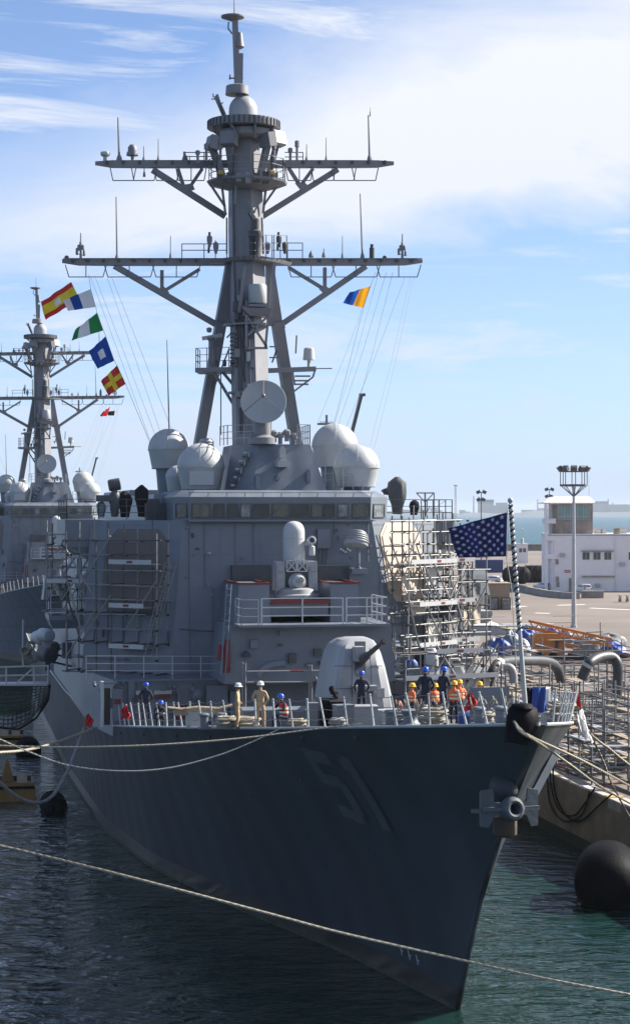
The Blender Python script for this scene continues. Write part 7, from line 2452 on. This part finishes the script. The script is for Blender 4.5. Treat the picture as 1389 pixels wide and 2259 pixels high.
for i, (px, s_, w_, d_, h_, m, lab) in enumerate(((716, 19.0, .62, .6, 1.15, 'black_paint', 'tall black equipment case beside the gun, left one'), (741, 18.6, .5, .6, 1.0, 'black_cloth', 'tall black equipment case beside the gun, right one'), (757, 17.4, .7, .5, .85, 'haze_grey', 'grey steel locker in front of the black cases'),
                                                  (690, 18.2, .35, .4, .95, 'haze_grey', 'narrow grey locker left of the black cases'), (800, 18.4, 1.1, .8, .8, 'gun_grey', 'pale grey deck locker before the sailor at the gun'), (434, 24.5, .85, .6, .7, 'pale_grey', 'pale grey box behind the stanchions at left'),
                                                  (862, 19.5, 1.0, .8, .6, 'pale_grey', 'low pale box at the foot of the gun, right side'), (630, 21.5, 3.6, 1.4, .75, 'haze_grey', 'long low hatch box behind the seated sailor'))):
    mb = MB(); mb.box((0, 0, h_ / 2), (w_, d_, h_ - .04)); mb.box((0, 0, h_ + .0), (w_ + .05, d_ + .05, .06)); mb.box((0, -d_ / 2 - .02, h_ * .7), (w_ * .3, .04, .06)); mb.box((-w_ * .35, 0, .02), (.08, d_, .05)); mb.box((w_ * .35, 0, .02), (.08, d_, .05))
    gear(mb, 'deck_box', lab, m, 'box', px, s_, R(random.Random(i).uniform(-12, 12)), 'boxes on the forecastle')
# mooring bitts, capstans, screen, bags
for px, s_, lab in ((1080, 6.2, 'pair of grey mooring bitts left of the flagstaff foot'), (1128, 4.6, 'pair of grey mooring bitts at the very bow'), (880, 15, 'pair of grey mooring bitts right of the gun'), (470, 21.5, 'pair of grey mooring bitts behind the left rope coil')):
    t = thing('mooring_bitts', lab, 'bitts', deck(px, s_), TH, 'mooring bitts on the forecastle')
    mb = MB(); mb.box((0, 0, .05), (1.2, .5, .1)); mb.build('base_plate', 'haze_grey', t)
    for dx in (-.36, .36):
        mb = MB(); mb.lathe([(.17, .1), (.17, .5), (.22, .54), (.22, .6), (.17, .64)], (dx, 0, 0), 16); mb.build('bitt', 'haze_grey', t, True)
for px, s_, lab in ((905, 12.8, 'squat grey capstan left of the rope drum'),):
    mb = MB(); mb.lathe([(.42, 0), (.42, .1), (.3, .16), (.24, .34), (.3, .5), (.37, .56), (.37, .62), (.15, .66)], n=22)
    gear(mb, 'capstan', lab, 'haze_grey', 'capstan', px, s_, 0, None, True)
mb = MB(); a_, b_ = P(1038, 1518, 14), P(1120, 1575, 14); w_, h_ = b_.x - a_.x, 1.25
mb.box((0, 0, h_ / 2 + .15), (w_, .05, h_)); mb.beam((-w_ / 2, 0, 0), (-w_ / 2, 0, h_ + .2), .07); mb.beam((w_ / 2, 0, 0), (w_ / 2, 0, h_ + .2), .07); mb.beam((0, .3, 0), (0, 0, h_), .05)
gear(mb, 'wind_screen', 'flat grey screen standing on the bow left of the flagstaff', 'haze_grey', 'screen', 1079, 13.2)
for px, s_, m, dz, lab in ((1039, 9.2, 'red_cloth', .55, 'red cloth tied on the rail left of the flagstaff'), (1267, 8, 'red_cloth', .6, 'red cloth tied on the port bow rail'), (276, 33, 'red_cloth', .45, 'red cloth by the rail at far left'), (196, 40, 'red_cloth', .1, 'narrow red cloth on the hull corner at far left')):
    rr = random.Random(px); w_, h_ = .42, .6
    ph_ = rr.uniform(0, 6)
    mb = MB(); mb.sheet([[((-w_ / 2 + w_ * i / 10) * (.35 + .65 * math.sin(min(1, j / 6) * 1.57)) + .05 * math.sin(j * .9 + ph_), .07 * math.sin(i * 1.4 + j * .5 + ph_), h_ - h_ * j / 9 - .06 * abs(i - 5) / 5) for i in range(11)] for j in range(10)])
    gear(mb, 'tied_cloth', lab, m, 'cloth', px, s_, 0, 'red cloths on the rails', True, dz)
for px, s_, w_, h_, m, lab in ((1192, 8.5, .62, .85, 'blue_tarp', 'blue sheet hung over the port bow rail'), (1170, 9.2, .4, .95, 'black_cloth', 'black cloth hung behind the flagstaff'), (1206, 8.2, .16, .75, 'flag_white', 'pale strip of cloth on the blue sheet')):
    mb = MB(); rr = random.Random(px)
    mb.sheet([[(-w_ / 2 + w_ * i / 12, .07 * math.sin(i * 1.1 + j * .3) + (.04 if m == 'flag_white' else .0) * -2.5, 1.28 - h_ * j / 10 + .03 * math.sin(i * .8)) for i in range(13)] for j in range(11)])
    gear(mb, 'hung_sheet', lab, m, 'sheet', px, s_, R(10), 'sheets on the bow rail', True)
mb = MB(); mb.tube([(-1.3, 0, .9), (-.7, 0, .82), (0, 0, .88), (.9, 0, .8), (1.5, 0, .92)], .07, 8); mb.box((0, 0, .72), (2.0, .08, .3))
gear(mb, 'rolled_awning', 'brown rolled canvas lashed on the starboard rail', 'plank_wood', 'canvas', 436, 24.3, R(6))
mb = MB()
for k in range(9): mb.sphere((random.Random(k).uniform(-.18, .18), random.Random(k + 9).uniform(-.1, .1), .35 + k * .11), .14, 8, 5)
mb.lathe([(.05, 0), (.05, .9)], n=8)
gear(mb, 'black_bundle', 'ragged black bundle on a post left of the gun', 'black_cloth', 'bundle', 737, 22.5, 0, None, True, .3)
mb = MB(); mb.tube([(0, 0, 0), (.02, 0, 1.3), (-.02, 0, 2.2)], [.10, .09, .12], 10); mb.lathe([(.12, 2.2), (.14, 2.25), (.1, 2.3)], n=10)
gear(mb, 'davit_post', 'white leaning davit post at the starboard corner, far left', 'stanchion_white', 'post', 225, 40.6, 0, None, True)

# rope loops hung on the bow rails
rr = random.Random(5)
LOOPS = ((884, 13.5), (905, 12.9), (921, 12.2), (968, 11.0), (1046, 8.9), (1075, 7.4), (1100, 6.3), (1225, 7.2), (1250, 7.8), (1262, 8.6), (1279, 9.4))
spots = ('left end of the bow group', 'left of the rope drum', 'on the rope drum side', 'right of the rope drum', 'by the red cloth', 'before the grey screen', 'left of the flagstaff', 'right of the blue sheet', 'beside the tall rope heap', 'by the port red cloth', 'at the port bow corner')
for (px, s_), sp_ in zip(LOOPS, spots):
    mb = MB()
    for q in range(3):
        w_, d_ = rr.uniform(.25, .5), rr.uniform(.25, .6)
        mb.tube([(-w_ / 2 + w_ * i / 10 + q * .06, rr.uniform(-.02, .02), 1.0 - 4 * d_ * (i / 10) * (1 - i / 10) - q * .1) for i in range(11)], .028, 5)
    gear(mb, 'hung_line', 'loops of pale rope hung on the rail, ' + sp_, 'rope_cream', 'rope', px, s_, 0, 'rope loops on the bow rails', True)
for px, s_, m, w_, h_, lab in ((930, 16.8, 'haze_grey', .7, .8, 'grey locker in front of the left navy sailor'), (1030, 15.8, 'blue_tarp', .7, .5, 'low blue sheeted load behind the bow rail'), (1095, 11.0, 'pale_grey', .8, .6, 'pale grey drum case left of the flagstaff'), (1215, 10.5, 'radome_white', .7, .9, 'white sack heap behind the blue sheet'), (1108, 15.5, 'helmet_blue', .35, .7, 'blue barrel behind the grey screen'), (1075, 16.2, 'navy_cloth', .5, .8, 'dark crate behind the grey screen')):
    rings = []
    rq = random.Random(px)
    for j in range(6):
        u = j / 5; k_ = interp(u, [(0, 1), (.7, .97), (.9, .85), (1, .6)])
        rings.append([(w_ * .5 * k_ * (abs(math.cos(a)) ** .6) * (1 if math.cos(a) > 0 else -1) * rq.uniform(.95, 1.05), w_ * .4 * k_ * (abs(math.sin(a)) ** .6) * (1 if math.sin(a) > 0 else -1) * rq.uniform(.95, 1.05), h_ * u) for a in [2 * math.pi * (i + .5) / 14 for i in range(14)]])
    mb = MB(); mb.loft(rings); gear(mb, 'deck_load', lab, m, 'load', px, s_, 0, 'loads on the bow', True)
# boards and pallets out on the apron
for px, py, ln, m, lab in ((1130, 1392, 5.5, 'awning', 'long pale beam lying on the apron beyond the tarpaulins'), (1165, 1384, 6.5, 'awning', 'second long pale beam farther out on the apron'), (1150, 1400, 4.5, 'scrap_grey', 'grey beam lying just behind the blue bundles')):
    g0 = G(px, py); mb = MB()
    for q in range(3): mb.box((0, q * .35, .12 + .18 * (q % 2)), (ln, .28, .2), rz=.03 * q)
    o = mb.build('stacked_beam', m); o.location = g0; o.rotation_euler = (0, 0, R(4)); tag(o, lab, 'beam', 'beams lying on the apron')

# ------------------------------------------------------------------ between the ships, at the left edge
gw = thing('access_platform', 'railed access platform between the ships with a safety net below', 'platform', W(40, 1508, 112))
o_ = gw.location.copy()
def wl_(px, py, Y): return W(px, py, Y) - o_
mb = MB(); mb.beam(wl_(-60, 1511, 112), wl_(108, 1509, 112), 1.6, .14); mb.build('walkway', 'galv', gw)
for x0_, y0_, x1_, y1_ in ((-60, 1474, 108, 1470), (-60, 1492, 108, 1490), (14, 1510, 14, 1474), (76, 1510, 75, 1470), (106, 1510, 106, 1468), (36, 1508, 70, 1478)):
    pole('platform_rail', wl_(x0_, y0_, 111.3), wl_(x1_, y1_, 111.3), .05, 'stanchion_white', gw, 8)
pole('upright_post', wl_(51, 1470, 113), wl_(51, 1368, 113), .06, 'radome_white', gw, 8)
def npt(u, v):
    x = -30 + 140 * u
    sag = 1515 + v * (92 - 60 * (max(0, u - .35) / .65) ** 2 * 1.0)
    return wl_(x - v * 8 * u, sag, 111.2 - .8 * math.sin(v * 2.6))
for i in range(15):
    mb = MB(); mb.tube([npt(i / 14, v / 12) for v in range(13)], .035, 5); mb.build('net_cord', 'net_cord', gw, True)
for j in range(11):
    mb = MB(); mb.tube([npt(u / 16, j / 10) for u in range(17)], .035, 5); mb.build('net_cord', 'net_cord', gw, True)
mb = MB(); mb.sheet([[npt(i / 14, v / 10) + Vector((0, .5, 0)) for i in range(11)] for v in range(8)]); mb.build('net_sheet', 'net_sheet', gw, True)
mb = MB(); mb.tube([wl_(-30, 1592, 110.4), wl_(0, 1606, 110.4), wl_(40, 1610, 110.4), wl_(80, 1585, 110.4), wl_(106, 1545, 110.6), wl_(110, 1512, 111)], .07, 8); mb.build('edge_rope', 'black_cloth', gw, True)
for k, (px, py) in enumerate(((58, 1440), (64, 1428), (52, 1450), (60, 1458))):
    mb = MB(); coil(mb, .28, .2, 3, .5, .05, k); q = mb.build('hung_rope', 'rope_cream', gw, True); q.location = wl_(px, py, 113); q.rotation_euler = (R(75), 0, R(30 * k))


def pontoon(label, px, py, Y, w_, h_, post):
    t = thing('pontoon', label, 'pontoon', (W(px, py, Y).x, Y, 0), TH, 'yellow pontoons between the ships')
    mb = MB(); mb.frustum([(-w_ / 2, -1.2), (w_ / 2, -1.2), (w_ / 2, 3), (-w_ / 2, 3)], -.3, [(-w_ / 2, -1.0), (w_ / 2 - .15, -1.0), (w_ / 2 - .15, 3), (-w_ / 2, 3)], h_); mb.build('float', 'yellow_steel', t)
    mb = MB(); mb.box((0, -1.12, h_ * .75), (w_ * .9, .12, .16)); mb.build('rubbing_strake', 'black_rubber', t)
    for k in range(4):
        mb = MB(); mb.lathe([(.12, 0), (.12, .25), (.17, .28), (.17, .33)], (-w_ / 2 + .4 + k * w_ / 4, 0, h_), 10); mb.build('bollard', 'black_paint', t, True)
    if post:
        mb = MB(); mb.frustum([(-.45, -.3), (.35, -.3), (.35, .2), (-.45, .2)], h_, [(-.12, -.1), (.0, -.1), (.0, .1), (-.12, .1)], h_ + 1.35); mb.build('tripping_post', 'yellow_steel', t)
    return t


pontoon('yellow steel pontoon with a pointed post, nearer of the two', 18, 1765, 116, 3.4, 1.1, True)
pontoon('yellow steel pontoon farther off below the net', 10, 1640, 142, 3.4, .9, False)
for px, Y, r_, lab in ((118, 111, .72, 'black rubber fender floating between the pontoon and the hull'), (62, 137, .85, 'black rubber fender floating under the net')):
    fender('small_fender', lab, Vector((W(px, 1130, Y).x, Y, .35)), r_, 2.6, TH, rings_=4, group='fenders between the ships')
# black hoses looped over the quay edge
for i, (l, lab) in enumerate((([(1212, 1672), (1216, 1740), (1235, 1790), (1265, 1800), (1292, 1770), (1312, 1738)], 'innermost of the black hoses looped over the quay edge'), ([(1218, 1672), (1224, 1750), (1248, 1800), (1280, 1812), (1318, 1780), (1350, 1752)], 'middle of the black hoses looped over the quay edge'), ([(1206, 1690), (1212, 1770), (1236, 1808), (1262, 1812), (1285, 1795), (1300, 1748)], 'outermost of the black hoses looped over the quay edge'))):
    pts = []
    for x, y in l:
        a = (x - 694.5) / FPX                       # lay it just off the quay face
        tq = QT - .12
        # solve for Y on plane t = tq
        Y_ = (tq + SX * CT + SY * ST) / (a * CT + ST)
        pts.append(W(x, y, Y_))
    out = []
    for q in range(len(pts) - 1):
        a, b_, c_, d_ = pts[max(q - 1, 0)], pts[q], pts[q + 1], pts[min(q + 2, len(pts) - 1)]
        for k in range(8):
            u = k / 8; out.append(.5 * ((2 * b_) + (c_ - a) * u + (2 * a - 5 * b_ + 4 * c_ - d_) * u * u + (3 * b_ - a - 3 * c_ + d_) * u ** 3))
    out.append(pts[-1])
    mb = MB(); mb.tube(out, .045, 7); tag(mb.build('black_hose', 'black_rubber', None, True), lab, 'hose', 'hoses over the quay edge')

# ------------------------------------------------------------------ the air over the bay
mb = MB(); mb.box((0, 4600, 25.5), (18400, 10000, 53))
hz = mb.build('haze', [], None)
hm = bpy.data.materials.new('haze_air'); hm.use_nodes = True
hm.node_tree.nodes.clear()
ho_ = hm.node_tree.nodes.new('ShaderNodeOutputMaterial'); pv = hm.node_tree.nodes.new('ShaderNodeVolumePrincipled')
pv.inputs['Color'].default_value = (0.80, 0.88, 1.0, 1)
pv.inputs['Density'].default_value = 0.000055
pv.inputs['Anisotropy'].default_value = 0.0
hm.node_tree.links.new(pv.outputs[0], ho_.inputs['Volume'])
hz.data.materials.append(hm)
tag(hz, 'thin pale sea haze over the whole harbour', 'haze', kind='stuff')
